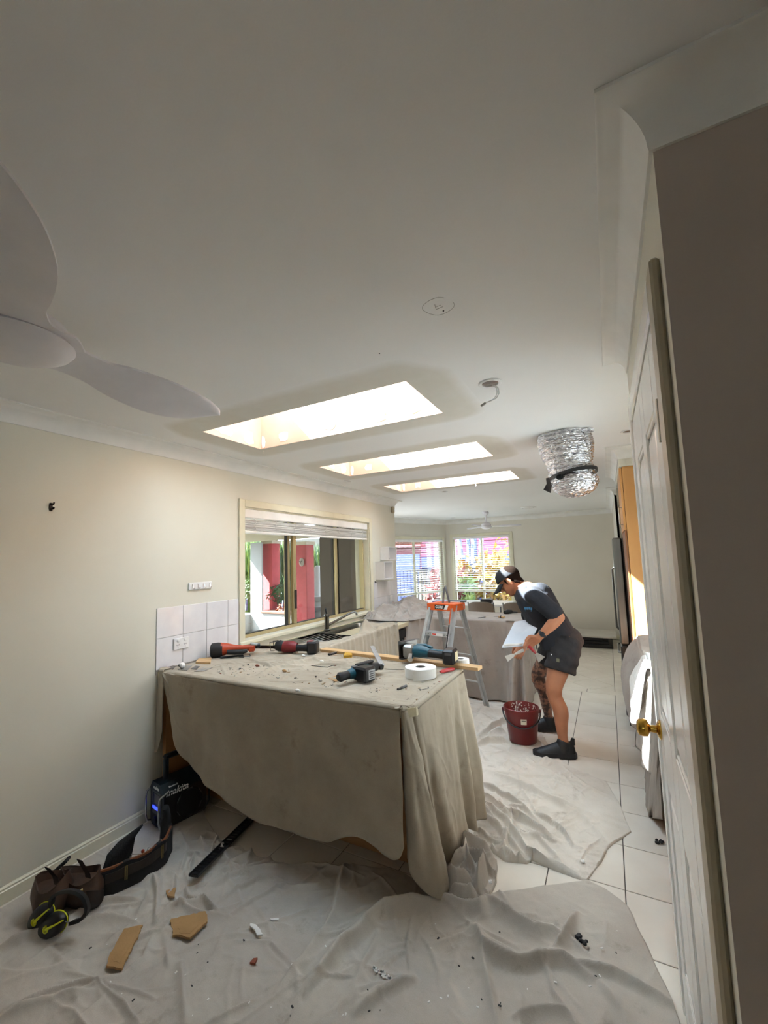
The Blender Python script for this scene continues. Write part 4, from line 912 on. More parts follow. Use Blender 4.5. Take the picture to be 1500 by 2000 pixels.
cols = [((cX - .055, BY0_ + .004, cz), (1.66, 2.02, .12)), ((cX - .052, BY0_ - .001, cz), cp(796, 1680, 1.90)), ((cX - .050, BY0_ - .004, cz), cp(803, 1708, 1.88)), ((cX - .046, BY0_ - .003, cz), cp(826, 1738, 1.885)), ((cX - .040, BY0_ + .002, cz), cp(852, 1756, 1.93)), ((cX - .034, BY0_ + .012, cz), cp(872, 1752, 1.975)), ((cX - .028, BY0_ + .03, cz), V(fl(880, 1738, .01))),
        ((cX - .022, BY0_ + .034, cz), (1.77, 2.14, .012)), ((cX - .012, BY0_ + .042, cz), (1.80, 2.16, .01)), ((cX, BY0_ + .07, cz), V(fl(868, 1690, .02))), ((cX + .001, BY0_ + .12, cz), (1.835, 2.2, .03)), ((cX + .001, 2.1, cz), (1.845, 2.30, .02)), ((cX + .001, 2.25, cz), (1.855, 2.40, .02)), ((cX + .001, 2.36, cz), (1.80, 2.47, .05)), ((cX + .001, 2.42, cz), (1.86, 2.52, .02), (1.845, 2.47, .45)), ((cX + .001, 2.48, cz), (1.825, 2.58, .03)), ((cX + .001, 2.54, cz), (1.875, 2.66, .02), (1.86, 2.6, .45)), ((cX, 2.595, cz), (1.83, 2.70, .03), (1.84, 2.65, .45))]
curtain(mb, cols, 300, 80, .03, fold=(.005, 4), crease=.009, seed=9, center=(1.2, 2.2, 0))
# left end of the sheet at the wall
curtain(mb, [((.012, BY0_ + .006, cz + .012), cp(302, 1470, BY0_ - .004)), ((.04, BY0_, cz + .012), cp(309, 1465, BY0_ - .012)), ((.068, BY0_, cz + .01), cp(317, 1430, BY0_ - .02))], 14, 24, .05, seed=4, center=(.05, 2.2, 0))
TL_ = None
near_sheet = sheet_obj(mb, 'drop_sheet', CANVASW, 'canvas drop sheet draped over the near bench under the power tools')
near_sheet.data.materials[0] = CANVASW

# ---- front floor sheet
def strip_obj(name, L, R, nu, nv, F, m, label, amp=.006, seed=0, zf=None, edge_wave=.006):
    Lp, Rp = resample(L, nv), resample(R, nv); u = np.linspace(0, 1, nu)[None, :, None]
    P = Lp[:, None, :] * (1 - u) + Rp[:, None, :] * u; X, Y = P[..., 0].copy(), P[..., 1].copy()
    X += edge_wave * vnoise(X, Y, 11, seed + 11); Y += edge_wave * vnoise(X, Y, 13, seed + 12)
    Z = .005 + folds(X, Y, F) + amp * np.clip(vnoise(X, Y, 5, seed) * .7 + vnoise(X, Y, 11, seed + 1) * .5 + vnoise(X, Y, 23, seed + 2) * .25, -.1, 2) + .0012 * vnoise(X, Y, 60, seed + 3)
    if zf is not None: Z = zf(X, Y, Z)
    mb = MB(); mb.grid(np.stack([X, Y, np.maximum(Z, .0035)], 2)); return mb
pf = lambda pts: [(fl(x, y).x, fl(x, y).y) for x, y in pts]
F1 = [(pf([(872, 1765), (850, 1772), (750, 1790), (665, 1868), (590, 1955)]), .075, .038), (pf([(672, 1690), (660, 1750), (652, 1800), (600, 1875), (537, 1953)]), .05, .03), (pf([(930, 1760), (965, 1782), (1045, 1828), (1098, 1825)]), .06, .03),
      (pf([(930, 1812), (945, 1865), (1010, 1898), (1098, 1888), (1168, 1922)]), .06, .032), (pf([(932, 1815), (945, 1890), (962, 1950), (972, 2010)]), .035, .025), (pf([(1128, 1782), (1098, 1848), (1072, 1888)]), .055, .022), (pf([(818, 1912), (740, 1950), (685, 1990)]), .035, .03),
      (pf([(1088, 1886), (1200, 1908), (1330, 1980)]), .035, .03), (pf([(1000, 1992), (1060, 1982), (1115, 1988)]), .04, .02), (pf([(1165, 1920), (1215, 1985), (1230, 2040)]), .03, .025), (pf([(900, 1850), (880, 1930), (905, 1990)]), .015, .03),
      (pf([(297, 1715), (306, 1750), (303, 1815)]), .045, .018), (pf([(299, 1812), (330, 1785), (411, 1765)]), .045, .02), (pf([(362, 1738), (368, 1766), (400, 1770), (430, 1792)]), .045, .016), (pf([(355, 1880), (358, 1950), (362, 2010)]), .035, .02), (pf([(154, 1778), (220, 1768), (280, 1766)]), .035, .018), (pf([(163, 1806), (220, 1798), (272, 1806)]), .035, .018),
      (pf([(-10, 1862), (60, 1838), (117, 1827), (187, 1803)]), .045, .025), (pf([(-10, 1998), (100, 1965), (190, 1938)]), .045, .03), (pf([(404, 1738), (470, 1712), (552, 1692)]), .03, .022), (pf([(70, 1830), (130, 1890), (191, 1939), (243, 2005)]), .012, .02), (pf([(490, 1757), (525, 1810), (541, 1874)]), .012, .02),
      (pf([(180, 1930), (240, 1915), (280, 1880), (300, 1830)]), .025, .02), (pf([(270, 1790), (290, 1760), (285, 1740)]), .03, .014), (pf([(0, 1925), (90, 1900), (160, 1880)]), .02, .025), (pf([(318, 1830), (325, 1880), (330, 1900)]), .02, .018), (pf([(352, 1625), (366, 1665), (350, 1715)]), .02, .016),
      (pf([(690, 1985), (700, 1940), (760, 1925)]), .02, .02), (pf([(860, 1762), (905, 1790), (935, 1790), (950, 1770)]), .09, .03), (pf([(880, 1735), (905, 1765), (930, 1745)]), .07, .02), (pf([(940, 1712), (925, 1740), (905, 1752)]), .06, .018), (pf([(968, 1800), (1010, 1800), (1050, 1790)]), .02, .02), (pf([(1180, 1800), (1190, 1850)]), .008, .03)]
bk = pf([(330, 1560), (396, 1586), (422, 1627), (440, 1650), (464, 1655), (502, 1672), (557, 1690), (599, 1688), (647, 1693), (696, 1691), (740, 1697), (783, 1702), (830, 1735), (880, 1752), (905, 1735), (930, 1740), (960, 1745), (1050, 1733), (1120, 1723), (1150, 1718)])
rt = pf([(1150, 1718), (1190, 1742), (1225, 1770), (1262, 1840), (1298, 1920), (1330, 2000)]) + [(2.78, 1.5), (2.6, .9), (2.55, -.2)]
ft = [(.03, -.2), (1.0, -.2), (2.0, -.2), (2.55, -.2)]
lf = [(.03, -.2), (.03, 1.0), (.03, 1.92)]
# Coons patch of the four borders
def coons(bt, tp, lf, rt, nu, nv):
    b_, t_, l_, r_ = resample(bt, nu), resample(tp, nu), resample(lf, nv), resample(rt, nv); u = np.linspace(0, 1, nu)[None, :, None]; v = np.linspace(0, 1, nv)[:, None, None]
    P = (1 - v) * b_[None] + v * t_[None] + (1 - u) * l_[:, None] + u * r_[:, None]
    return P - ((1 - u) * (1 - v) * b_[0] + u * (1 - v) * b_[-1] + (1 - u) * v * t_[0] + u * v * t_[-1])
def patch_sheet(P, F, amp, seed, zf=None):
    X, Y = P[..., 0], P[..., 1]; X = X + .006 * vnoise(X, Y, 11, seed + 11); Y = Y + .006 * vnoise(X, Y, 13, seed + 12)
    Z = .006 + folds(X, Y, F) + amp * np.clip(vnoise(X, Y, 4, seed) * .6 + vnoise(X, Y, 9, seed + 1) * .5 + vnoise(X, Y, 21, seed + 2) * .4, -.1, 2) + crumple(X, Y, seed + 5) + .0008 * vnoise(X, Y, 45, seed + 3)
    if zf is not None: Z = zf(X, Y, Z)
    Z = np.maximum(Z, .004); Z[0], Z[-1], Z[:, 0], Z[:, -1] = .0006, .0006, .0006, .0006; Z[1], Z[-2], Z[:, 1], Z[:, -2] = Z[2], Z[-3], Z[:, 2], Z[:, -3]
    mb = MB(); mb.grid(np.stack([X, Y, Z], 2)); return mb
bk2 = [(.03, 1.92)] + bk[1:]
P = coons(ft, bk2, lf, rt[::-1], 480, 440)
cB = fl(900, 1740); toward = lambda x, y: math.atan2(cB.y - y, cB.x - x)
F1 += wrinkles(90, .15, 2.5, .7, 2.05, 31, h=(.006, .020), w=(.010, .018), l=(.15, .55), ang=toward) + wrinkles(70, .1, 2.5, .6, 1.9, 32, h=(.004, .011)) + wrinkles(18, .35, .95, 1.2, 1.75, 33, h=(.012, .03), w=(.012, .02), l=(.15, .35))
F1 = [(f[0], f[1] * .85) + tuple(f[2:]) if k < 33 else f for k, f in enumerate(F1)]
front_sheet = sheet_obj(patch_sheet(P, F1, .008, 21), 'drop_sheet', CANVAS, 'large crumpled canvas sheet covering the floor nearest the camera', 0)
# ---- walkway sheet around the man's feet
F2 = [(pf([(934, 1503), (1030, 1545), (1120, 1587), (1225, 1623)]), .04, .022), (pf([(934, 1530), (1018, 1578), (1057, 1614)]), .035, .02), (pf([(1018, 1542), (1040, 1580), (1057, 1611)]), .02, .016), (pf([(928, 1560), (988, 1608), (1030, 1674), (1135, 1716)]), .05, .02), (pf([(931, 1545), (985, 1590), (1018, 1638), (1057, 1638)]), .045, .018),
      (pf([(945, 1590), (982, 1638), (1027, 1683)]), .04, .018), (pf([(1057, 1641), (1080, 1665), (1099, 1689)]), .02, .016), (pf([(1138, 1534), (1180, 1556), (1212, 1572)]), .018, .012), (pf([(955, 1455), (1042, 1497), (1120, 1533), (1150, 1545)]), .02, .014), (pf([(934, 1509), (1060, 1522), (1144, 1540)]), .022, .02), (pf([(1096, 1578), (1144, 1608), (1183, 1650)]), .025, .02),
      (pf([(928, 1449), (976, 1422), (993, 1408)]), .06, .03), (pf([(931, 1404), (979, 1398), (990, 1390)]), .06, .03), (pf([(928, 1461), (955, 1452), (1000, 1454)]), .05, .022), (pf([(950, 1440), (985, 1432)]), .05, .02), (pf([(935, 1620), (960, 1650), (1000, 1680)]), .03, .016), (pf([(1165, 1590), (1195, 1600), (1228, 1612)]), .02, .012), (pf([(935, 1570), (975, 1625), (990, 1660)]), .04, .014), (pf([(980, 1480), (1040, 1512)]), .012, .014), (pf([(1130, 1690), (1150, 1660), (1180, 1640)]), .014, .016)]
fr_ = pf([(918, 1650), (945, 1655), (985, 1682), (1030, 1688), (1040, 1680), (1085, 1702), (1120, 1715), (1146, 1722)])
ri_ = pf([(1146, 1722), (1177, 1684), (1186, 1660), (1232, 1626), (1222, 1600), (1211, 1572), (1184, 1527), (1138, 1512), (1100, 1492), (1075, 1462), (1062, 1440), (1050, 1400)]) + [(1.80, 4.74)]
le_ = pf([(918, 1650), (935, 1575)]) + [(1.84, 2.75), (1.35, 3.0), (.95, 3.4), (.85, 4.7)]
to_ = [(.85, 4.7), (1.3, 4.76), (1.80, 4.74)]
P = coons(fr_, to_, le_, ri_, 260, 420)
F2 += wrinkles(70, 1.85, 2.5, 2.5, 3.7, 35, h=(.004, .016), ang=lambda x, y: math.atan2(2.75 - y, 1.85 - x)) + wrinkles(50, 1.2, 2.2, 3.3, 4.6, 36, h=(.006, .02)) + wrinkles(16, 1.85, 2.1, 2.4, 2.9, 37, h=(.02, .045), w=(.012, .02), ang=lambda x, y: -1.0)
def pile(X, Y, Z):
    c = fl(925, 1405); return Z + .05 * np.exp(-(((X - c.x) / .22) ** 2 + ((Y - c.y) / .3) ** 2)) * (1 + .5 * vnoise(X, Y, 10, 77))
mb = patch_sheet(P, F2, .008, 41, pile)
walk_sheet = sheet_obj(mb, 'drop_sheet', canvas('pale canvas drop sheet', 'd9d1c5', 'cbc2b5'), 'canvas sheet on the walkway tiles under the red bucket', 0)
# bundle of cloth at the bench corner
P = coons(pf([(862, 1768), (890, 1785), (925, 1790), (955, 1762)]), pf([(880, 1660), (900, 1640), (925, 1640), (940, 1655)]), pf([(862, 1768), (866, 1720), (880, 1660)]), pf([(955, 1762), (972, 1725), (970, 1692), (940, 1655)]), 110, 150)
FB = [(pf(q), h, w) for q, h, w in (([(898, 1672), (925, 1682), (968, 1695)], .085, .028), ([(878, 1722), (905, 1712), (915, 1690)], .07, .02), ([(948, 1712), (942, 1740), (934, 1765)], .10, .022), ([(872, 1742), (893, 1762), (925, 1752)], .09, .03), ([(897, 1660), (930, 1664)], .05, .016), ([(905, 1668), (916, 1712), (932, 1742)], .06, .018), ([(878, 1765), (905, 1778), (935, 1772)], .07, .022), ([(915, 1700), (940, 1715), (965, 1722)], .06, .016))] + wrinkles(50, 1.78, 2.1, 1.9, 2.45, 44, h=(.01, .03), w=(.008, .014), l=(.06, .2))
def mound(X, Y, Z):
    c = fl(912, 1722); return Z + .05 * np.exp(-(((X - c.x) / .11) ** 2 + ((Y - c.y) / .2) ** 2))
sheet_obj(patch_sheet(P, FB, .012, 55, mound), 'drop_sheet', CANVAS, 'rumpled bundle of canvas at the foot of the near bench corner', 0)
# ---- sheet on the sink bench: near half with vertical pleats
mb = MB(); z2 = TOP2
yA, yB = 2.64, 4.18
U, W_ = np.meshgrid(np.linspace(0, 1, 70), np.linspace(0, 1, 160)); YY = yA + W_ * (yB - yA)
xl = np.interp(YY, [2.62, 2.72, 2.9, 3.2, 3.5, 3.72, 3.95, 4.18], [.04, .06, .30, .50, .52, .44, .30, .20]); XX = xl + U * (.608 - xl)
ZZ = z2 + .006 + .022 * np.abs(np.sin(YY * 21 + XX * 9)) * np.clip((YY - 3.05) / .3, 0, 1) * (.3 + .7 * U) * np.clip((.62 - XX) / .06, .35, 1) + .10 * np.exp(-((YY - 3.72) / .09) ** 2) * np.exp(-((U - .25) / .3) ** 2) + .004 * vnoise(XX, YY, 16, 3)
mb.grid(np.stack([XX, YY, ZZ], 2))
cols = []
for k in range(44):
    y = 2.66 + (4.16 - 2.66) * k / 43; d = (.012 + .014 * math.sin(k * 1.9)) if k % 2 else -.002; cols.append(((.62 + d * .3, y, z2 + .012), (.63 + d * 2.0 + .03, y + .01 * math.sin(k), .05 + .03 * math.sin(k * .9))))
curtain(mb, cols, 420, 30, .02, fold=(.004, 6), crease=.003, seed=5, center=(0, 3.4, 0))
sheet_obj(mb, 'drop_sheet', CANVASW, 'pleated canvas sheet hanging off the sink bench front')
# ---- sheet over the corner and the far bench
mb = MB(); z3 = TOP2
U, W_ = np.meshgrid(np.linspace(0, 1, 230), np.linspace(0, 1, 170)); XX = .03 + U * 1.72; y_lo = np.interp(XX, [0, .30, .60, .66, .75, 1.8], [4.45, 4.35, 4.40, 4.62, FY0 + .012, FY0 + .012]); YY = y_lo + W_ * (5.54 - y_lo)
wl = lambda pts, z=.95: [(fl(x, y, z).x, fl(x, y, z).y) for x, y in pts]
C3 = [(wl([(690, 1215), (740, 1195), (790, 1188)]), .05, .06), (wl([(700, 1230), (760, 1210), (800, 1205), (840, 1220)]), .05, .05), (wl([(730, 1222), (770, 1200), (800, 1186)]), .06, .05), (wl([(780, 1200), (825, 1190)]), .05, .05), (wl([(715, 1200), (760, 1190)]), .04, .04), (wl([(740, 1240), (790, 1212)]), .04, .04)]
C3 += wrinkles(60, .05, 1.0, 4.4, 5.5, 71, h=(.012, .045), w=(.014, .03), l=(.15, .5)) + wrinkles(40, .8, 1.75, 4.85, 5.5, 72, h=(.003, .008))
hump = .19 * np.exp(-(((XX - .30) / .26) ** 2 + ((YY - 5.25) / .20) ** 2)) + .07 * np.exp(-(((XX - .22) / .3) ** 2 + ((YY - 4.7) / .16) ** 2)) + .08 * np.exp(-(((XX - .5) / .18) ** 2 + ((YY - 4.9) / .22) ** 2))
em = np.clip((YY - y_lo) / .06, 0, 1) * np.clip((5.54 - YY) / .06, .2, 1)
cm = np.clip((1.15 - XX) / .35, 0, 1)
ZZ = np.interp(XX, [.6, .8], [TOP2, TOP3]) + .006 + em * ((folds(XX, YY, C3) + hump + .03 * np.clip(vnoise(XX, YY, 6, 31), 0, 1) + crumple(XX, YY, 32, .03)) * cm + crumple(XX, YY, 33, .005))
mb.grid(np.stack([XX, YY, ZZ], 2))
cols = [((.50, 4.42, TOP2 + .006), (.50, 4.33, .25)), ((.60, 4.44, TOP2 + .006), (.665, 4.27, .10)), ((.645, 4.52, TOP2 + .006), (.72, 4.40, .03)), ((.66, 4.62, TOP2 + .003), (.70, 4.52, .02)), ((.68, 4.70, TOP2), (.78, 4.62, .02)), ((.70, 4.78, TOP2 - .004), (.735, 4.74, .02)), ((.76, FY0, TOP3), (.82, 4.80, .02)), ((.84, FY0, TOP3), (.86, 4.83, .02)), ((.98, FY0, TOP3), (1.0, 4.80, .02)), ((1.15, FY0, TOP3), (1.15, 4.82, .02)), ((1.35, FY0, TOP3), (1.36, 4.80, .02)), ((1.5, FY0, TOP3), (1.5, 4.83, .02)), ((1.62, FY0, TOP3), (1.60, 4.74, .02)), ((1.70, FY0, TOP3), (1.655, 4.60, .02)), ((1.745, FY0 + .02, TOP3), (1.70, 4.78, .02)), ((1.755, FY0 + .06, TOP3), (1.78, 4.66, .02)), ((1.76, FY0 + .14, TOP3), (1.80, 4.86, .02)), ((1.76, 5.2, TOP3), (1.79, 5.2, .02)), ((1.76, 5.53, TOP3), (1.80, 5.55, .02))]
curtain(mb, cols, 340, 40, .02, fold=(.008, 2.5), crease=.006, seed=12, center=(1.0, 5.2, 0))
sheet_obj(mb, 'drop_sheet', CANVASG, 'canvas sheet heaped over the kitchen corner and far bench behind the ladder')
# ---- right bench: two sheets and a white towel
mb = MB(); zr = .884
U, W_ = np.meshgrid(np.linspace(0, 1, 60), np.linspace(0, 1, 110)); XX = 2.772 + U * .6; YY = 2.62 + W_ * 1.33
ZZ = zr + .012 + .016 * np.abs(vnoise(XX, YY, 6, 51)) + .008 * vnoise(XX, YY, 17, 52) + .05 * np.exp(-((YY - 3.75) / .13) ** 2); mb.grid(np.stack([XX, YY, ZZ], 2))
xe = 2.765
cols = [((xe, 2.62, zr + .01), (2.745, 2.75, .40)), ((xe, 2.8, zr + .01), (2.70, 2.95, .36)), ((xe, 3.0, zr + .01), (2.735, 3.1, .34)), ((xe, 3.2, zr + .01), (2.69, 3.3, .33)), ((xe, 3.45, zr + .01), (2.73, 3.5, .34)), ((xe, 3.65, zr + .02), (2.67, 3.66, .36), (2.66, 3.66, .66)), ((xe, 3.8, zr + .04), (2.70, 3.85, .45), (2.67, 3.82, .74)), ((xe, 3.92, zr + .03), (2.73, 3.96, .62))]
curtain(mb, cols, 160, 30, .02, fold=(.006, 3), crease=.004, seed=15, center=(3.1, 3.2, 0))
sheet_obj(mb, 'drop_sheet', CANVASG, 'grey canvas sheet over the far half of the right bench')
mb = MB()
U, W_ = np.meshgrid(np.linspace(0, 1, 40), np.linspace(0, 1, 50)); XX = 2.772 + U * .6; YY = 2.12 + W_ * .6; ZZ = zr + .038 + .008 * vnoise(XX, YY, 9, 61) + .02 * np.clip((YY - 2.55) / .15, 0, 1); mb.grid(np.stack([XX, YY, ZZ], 2))
q = lambda x, y, X: V(at(x, y, 0, X))
hp = lambda x, y, X: V(at(x, y, 0, X))
cols = [((xe, 2.12, zr + .036), hp(1318, 1606, 2.775)), ((xe, 2.20, zr + .036), hp(1302, 1603, 2.762)), ((xe, 2.28, zr + .036), hp(1288, 1600, 2.735)), ((xe, 2.35, zr + .036), hp(1275, 1598, 2.742), (2.748, 2.36, .6)), ((xe, 2.43, zr + .036), hp(1262, 1594, 2.712)), ((xe, 2.52, zr + .04), hp(1249, 1588, 2.718)), ((xe, 2.60, zr + .045), hp(1238, 1583, 2.697)), ((xe, 2.66, zr + .05), hp(1238, 1545, 2.699), hp(1240, 1450, 2.70))]
curtain(mb, cols, 140, 50, .02, fold=(.006, 3), crease=.004, seed=17, center=(3.1, 2.4, 0))
sheet_obj(mb, 'drop_sheet', canvas('taupe canvas drop sheet', '948a80', '867c72'), 'taupe canvas sheet hanging to the floor behind the brass door knob')
mb = MB()
TOWEL = mat('white cotton towel', 'e9e8e6', .95, nscale=60, col2='deddd9', bump=.4, bscale=300)
U, W_ = np.meshgrid(np.linspace(0, 1, 30), np.linspace(0, 1, 40)); XX = 2.772 + U * .35; YY = 2.70 + W_ * .36; ZZ = zr + .062 + .01 * vnoise(XX, YY, 12, 71) + .02 * np.clip((YY - 2.95) / .1, 0, 1) * np.abs(np.sin(XX * 30)); mb.grid(np.stack([XX, YY, ZZ], 2))
cols = [((xe - .012, 2.72, zr + .062), (2.70, 2.83, .62)), ((xe - .012, 2.82, zr + .064), (2.665, 2.93, .60)), ((xe - .012, 2.92, zr + .066), (2.675, 3.03, .68)), ((xe - .012, 3.03, zr + .066), (2.69, 3.10, .80))]
curtain(mb, cols, 60, 24, .02, fold=(.004, 4), crease=.004, seed=19, center=(3.1, 2.9, 0))
sheet_obj(mb, 'towel', TOWEL, 'sunlit white towel thrown over the right bench edge').__setitem__('category', 'towel')
# ================================================================== ceiling fan near the camera
FANW = mat('satin white fan plastic', 'dfdde2', .38)
def make_fan(name, label, c, R, a0, zc, zceil, wide, hubr, cat='fan'):
    f = thing(name, label, cat, loc=(c[0], c[1], zceil))
    dz = zc - zceil
    b = MB(); b.lathe([(hubr * .55, -.0005), (hubr * .6, -.03), (hubr * .35, -.06), (.016, -.065), (.016, dz + .09), (hubr * .55, dz + .075), (hubr * .85, dz + .05), (hubr * .9, dz + .012), (0, dz + .01)], 32); b.build('motor_housing', FANW, f, smooth=40)
    prof = [(.0, 1.25), (.10, 1.15), (.16, .86), (.22, .70), (.30, .70), (.40, .84), (.52, .98), (.64, 1.05), (.76, .98), (.86, .78), (.93, .50), (.975, .26), (1.0, .03)]
    P = catmull(np.array([(r, w, 0) for r, w in prof]), 40); neg0 = .42
    for k in range(3):
        a = a0 + k * 2 * PI / 3; d = Vector((math.cos(a), math.sin(a), 0)); n = Vector((-d.y, d.x, 0)); rings = []
        for (r, w, _) in P:
            r = max(0, min(1, r)); w = max(.02, w) * wide; neg = 1 - (1 - neg0) * min(1, max(0, (r - .08) / .25)); pit = math.radians(20) * min(1, max(0, (r - .12) / .3)); ring = []
            for s in [-1 + 2 * i / 14 for i in range(15)]:
                ss = (s if s > 0 else s * neg) * w; cam_ = -.012 * (1 - s * s) * min(1, r * 4); z = -math.sin(pit) * ss + cam_ * 0 + .018 * (s * s) * min(1, max(0, r - .1) * 3) * (-1 if False else 1) * .6
                ring.append(d * (r * R) + n * (math.cos(pit) * ss) + Vector((0, 0, dz + z)))
            top = [p + Vector((0, 0, .007 + .006 * (1 - (2 * i / 14 - 1) ** 2))) for i, p in enumerate(ring)]
            rings.append(ring + top[::-1])
        m_ = MB(); m_.loft(rings, cap=True); m_.build('blade', FANW, f, smooth=50)
    b = MB(); b.lathe([(0, dz - .045), (hubr * .35, dz - .043), (hubr * .7, dz - .034), (hubr * .93, dz - .018), (hubr, dz - .006), (hubr * .97, dz + .004), (0, dz + .006)], 40); b.build('hub_cover', FANW, f, smooth=50)
    return f
make_fan('ceiling_fan', 'big white three bladed propeller fan at the left edge near the camera', (1.285, .50), .70, PI / 2 + .02, 2.165, 2.3995, .125, .135)
make_fan('ceiling_fan', 'small white fan on the ceiling of the far dining room', (.70, 7.9), .62, .35, 2.12, 2.3995, .06, .10)
# ------------------------------------------------------------------ foil duct hanging from the ceiling
FOIL = bpy.data.materials.new('crinkled aluminium foil'); FOIL.use_nodes = True; nt = FOIL.node_tree; bs = nt.nodes['Principled BSDF']
bs.inputs['Metallic'].default_value = 1; bs.inputs['Roughness'].default_value = .16; bs.inputs['Base Color'].default_value = lin('dcdcdf')
tc = nt.nodes.new('ShaderNodeTexCoord'); mp = nt.nodes.new('ShaderNodeMapping'); mp.inputs['Scale'].default_value = (1, 1, 2.2); nt.links.new(tc.outputs['Object'], mp.inputs[0])
vo = nt.nodes.new('ShaderNodeTexVoronoi'); vo.inputs['Scale'].default_value = 38; nz = nt.nodes.new('ShaderNodeTexNoise'); nz.inputs['Scale'].default_value = 55; nz.inputs['Detail'].default_value = 4
nt.links.new(mp.outputs[0], vo.inputs['Vector']); nt.links.new(mp.outputs[0], nz.inputs['Vector']); ad = nt.nodes.new('ShaderNodeMath'); nt.links.new(vo.outputs['Distance'], ad.inputs[0]); nt.links.new(nz.outputs['Fac'], ad.inputs[1])
bp = nt.nodes.new('ShaderNodeBump'); bp.inputs['Strength'].default_value = .8; bp.inputs['Distance'].default_value = .012; nt.links.new(ad.outputs[0], bp.inputs['Height']); nt.links.new(bp.outputs[0], bs.inputs['Normal'])
du = thing('foil_duct', 'crumpled silver foil duct end hanging from the ceiling with black strap', 'duct', loc=(2.405, 3.25, 2.399))
def duct_seg(z0, z1, prof, n=72, k=46, seed=0, cap=True):
    rings = []
    for i in range(k):
        t = i / (k - 1); z = z0 + (z1 - z0) * t; r, ox = prof(t); ring = []
        for j in range(n):
            a = 2 * PI * j / n; q = r * (1 + .025 * math.sin(i * 2.6) + .035 * noise.noise(Vector((math.cos(a) * 3, math.sin(a) * 3, z * 22 + seed))) + .03 * noise.noise(Vector((math.cos(a) * 9, math.sin(a) * 9, z * 40 + seed))))
            ring.append((ox + q * math.cos(a), q * math.sin(a), z + .012 * noise.noise(Vector((math.cos(a) * 2, math.sin(a) * 2, seed + i * .1)))))
        rings.append(ring)
    if cap:
        for s_ in (.8, .5, .2, .02): rings.append([(rings[k - 1][j][0] * s_ + (1 - s_) * .03, rings[k - 1][j][1] * s_, z1 - .035 * (1 - s_ ** 2) + .012 * noise.noise(Vector((j * .3, s_ * 5, seed)))) for j in range(n)])
    m_ = MB(); m_.loft(rings, cap=False); return m_
duct_seg(-.001, -.30, lambda t: (.172 - .02 * t + .012 * math.sin(t * 6), .0 + .035 * t), seed=1, cap=False).build('duct_sleeve', FOIL, du, smooth=60)
duct_seg(-.305, -.41, lambda t: (.150 + .01 * math.sin(t * PI) - .03 * t ** 2, .04 + .01 * t), seed=5, k=18).build('duct_end', FOIL, du, smooth=60)
STRAP = mat('black strap', '1d1d20', .5)
rings = []
for j in range(65):
    a = 2 * PI * j / 64; z = -.295 + .03 * math.cos(a + .3) ; r = .158 + .004 * math.sin(3 * a); rings.append([(.036 + r * math.cos(a), r * math.sin(a), z + .013), (.036 + (r + .003) * math.cos(a), (r + .003) * math.sin(a), z + .012), (.036 + (r + .003) * math.cos(a), (r + .003) * math.sin(a), z - .012), (.036 + r * math.cos(a), r * math.sin(a), z - .013)])
m_ = MB(); m_.loft(rings, cap=False); m_.build('strap', STRAP, du, smooth=40)
m_ = MB(); m_.add([(-.125, -.075, -.305), (-.105, -.085, -.305), (-.088, -.09, -.36), (-.10, -.09, -.415), (-.145, -.085, -.385), (-.122, -.078, -.345)], [(0, 1, 2, 5), (5, 2, 3, 4)]); o = m_.build('strap_tail', STRAP, du); o.modifiers.new('t', 'SOLIDIFY').thickness = .003
m_ = MB(); m_.ball((-.03, -.158, -.322), .02, 10, 8, (1.1, .5, 1)); m_.build('hole', mat('dark hole', '050506', .9), du)
m_ = MB(); m_.add([(.11, -.12, -.01), (.19, -.10, -.002), (.195, -.09, -.03), (.15, -.13, -.05)], [(0, 1, 2, 3)]); o = m_.build('foil_flap', FOIL, du); o.modifiers.new('t', 'SOLIDIFY').thickness = .002
# ------------------------------------------------------------------ downlights, vents, marks
CHR = mat('chrome', 'd8d8d8', .1, metal=1.0)
def downlight(px, py, label, r=.045, hang=False):
    p = at(px, py, 2, 2.3995); t = thing('downlight', label, 'light', 'ceiling downlights' , loc=p)
    b = MB(); b.lathe([(r, 0), (r, -.004), (r * .93, -.007), (r * .72, -.005), (r * .70, 0)], 28); b.build('trim_ring', WHITEP, t, smooth=40)
    b = MB(); b.lathe([(r * .69, -.001), (r * .5, -.002), (0, -.003)], 24); b.build('lamp_face', mat('dim lamp reflector', '8b8683', .25, metal=.6), t)
    return t
downlight(355, 765, 'recessed downlight beside the tip of the big fan blade', .048)
t = downlight(957, 748, 'recessed downlight with a loose white cable dangling from it', .055)
m_ = MB(); q = at(957, 748, 2, 2.3995); c_ = [(at(x, y, 1, q.y) - q) for x, y in ((962, 752), (970, 758), (971, 768), (966, 778), (955, 784), (947, 787))]
m_.tube([(p.x, p.y, p.z) for p in c_], .0022, 6); m_.tube([(p.x + .008, p.y + .004, p.z) for p in c_], .0022, 6); m_.build('cable', WHITEP, t, smooth=60)
m_ = MB(); m_.bar(c_[-1] + Vector((.004, 0, 0)), c_[-1] + Vector((-.02, 0, -.012)), .012, .009, bev=.002); m_.build('plug', mat('beige plug', '8d8880', .5), t)
downlight(1226, 842, 'recessed downlight close to the top of the white door', .045)
downlight(680, 939, 'recessed downlight left of the middle skylight', .042)
downlight(868, 960, 'recessed downlight just behind the farthest skylight', .042)
downlight(885, 1011, 'tiny recessed downlight over the far dining room', .04)
p = at(1032, 991, 2, 2.3995); t = thing('ceiling_vent', 'round white ceiling vent in the far dining room', 'vent', loc=p)
b = MB(); b.lathe([(.13, 0), (.13, -.008), (.11, -.014), (.105, -.005), (.085, -.005), (.08, -.016), (.06, -.016), (.055, -.006), (.03, -.006), (.025, -.018), (0, -.018)], 32); b.build('diffuser', WHITEP, t, smooth=30)
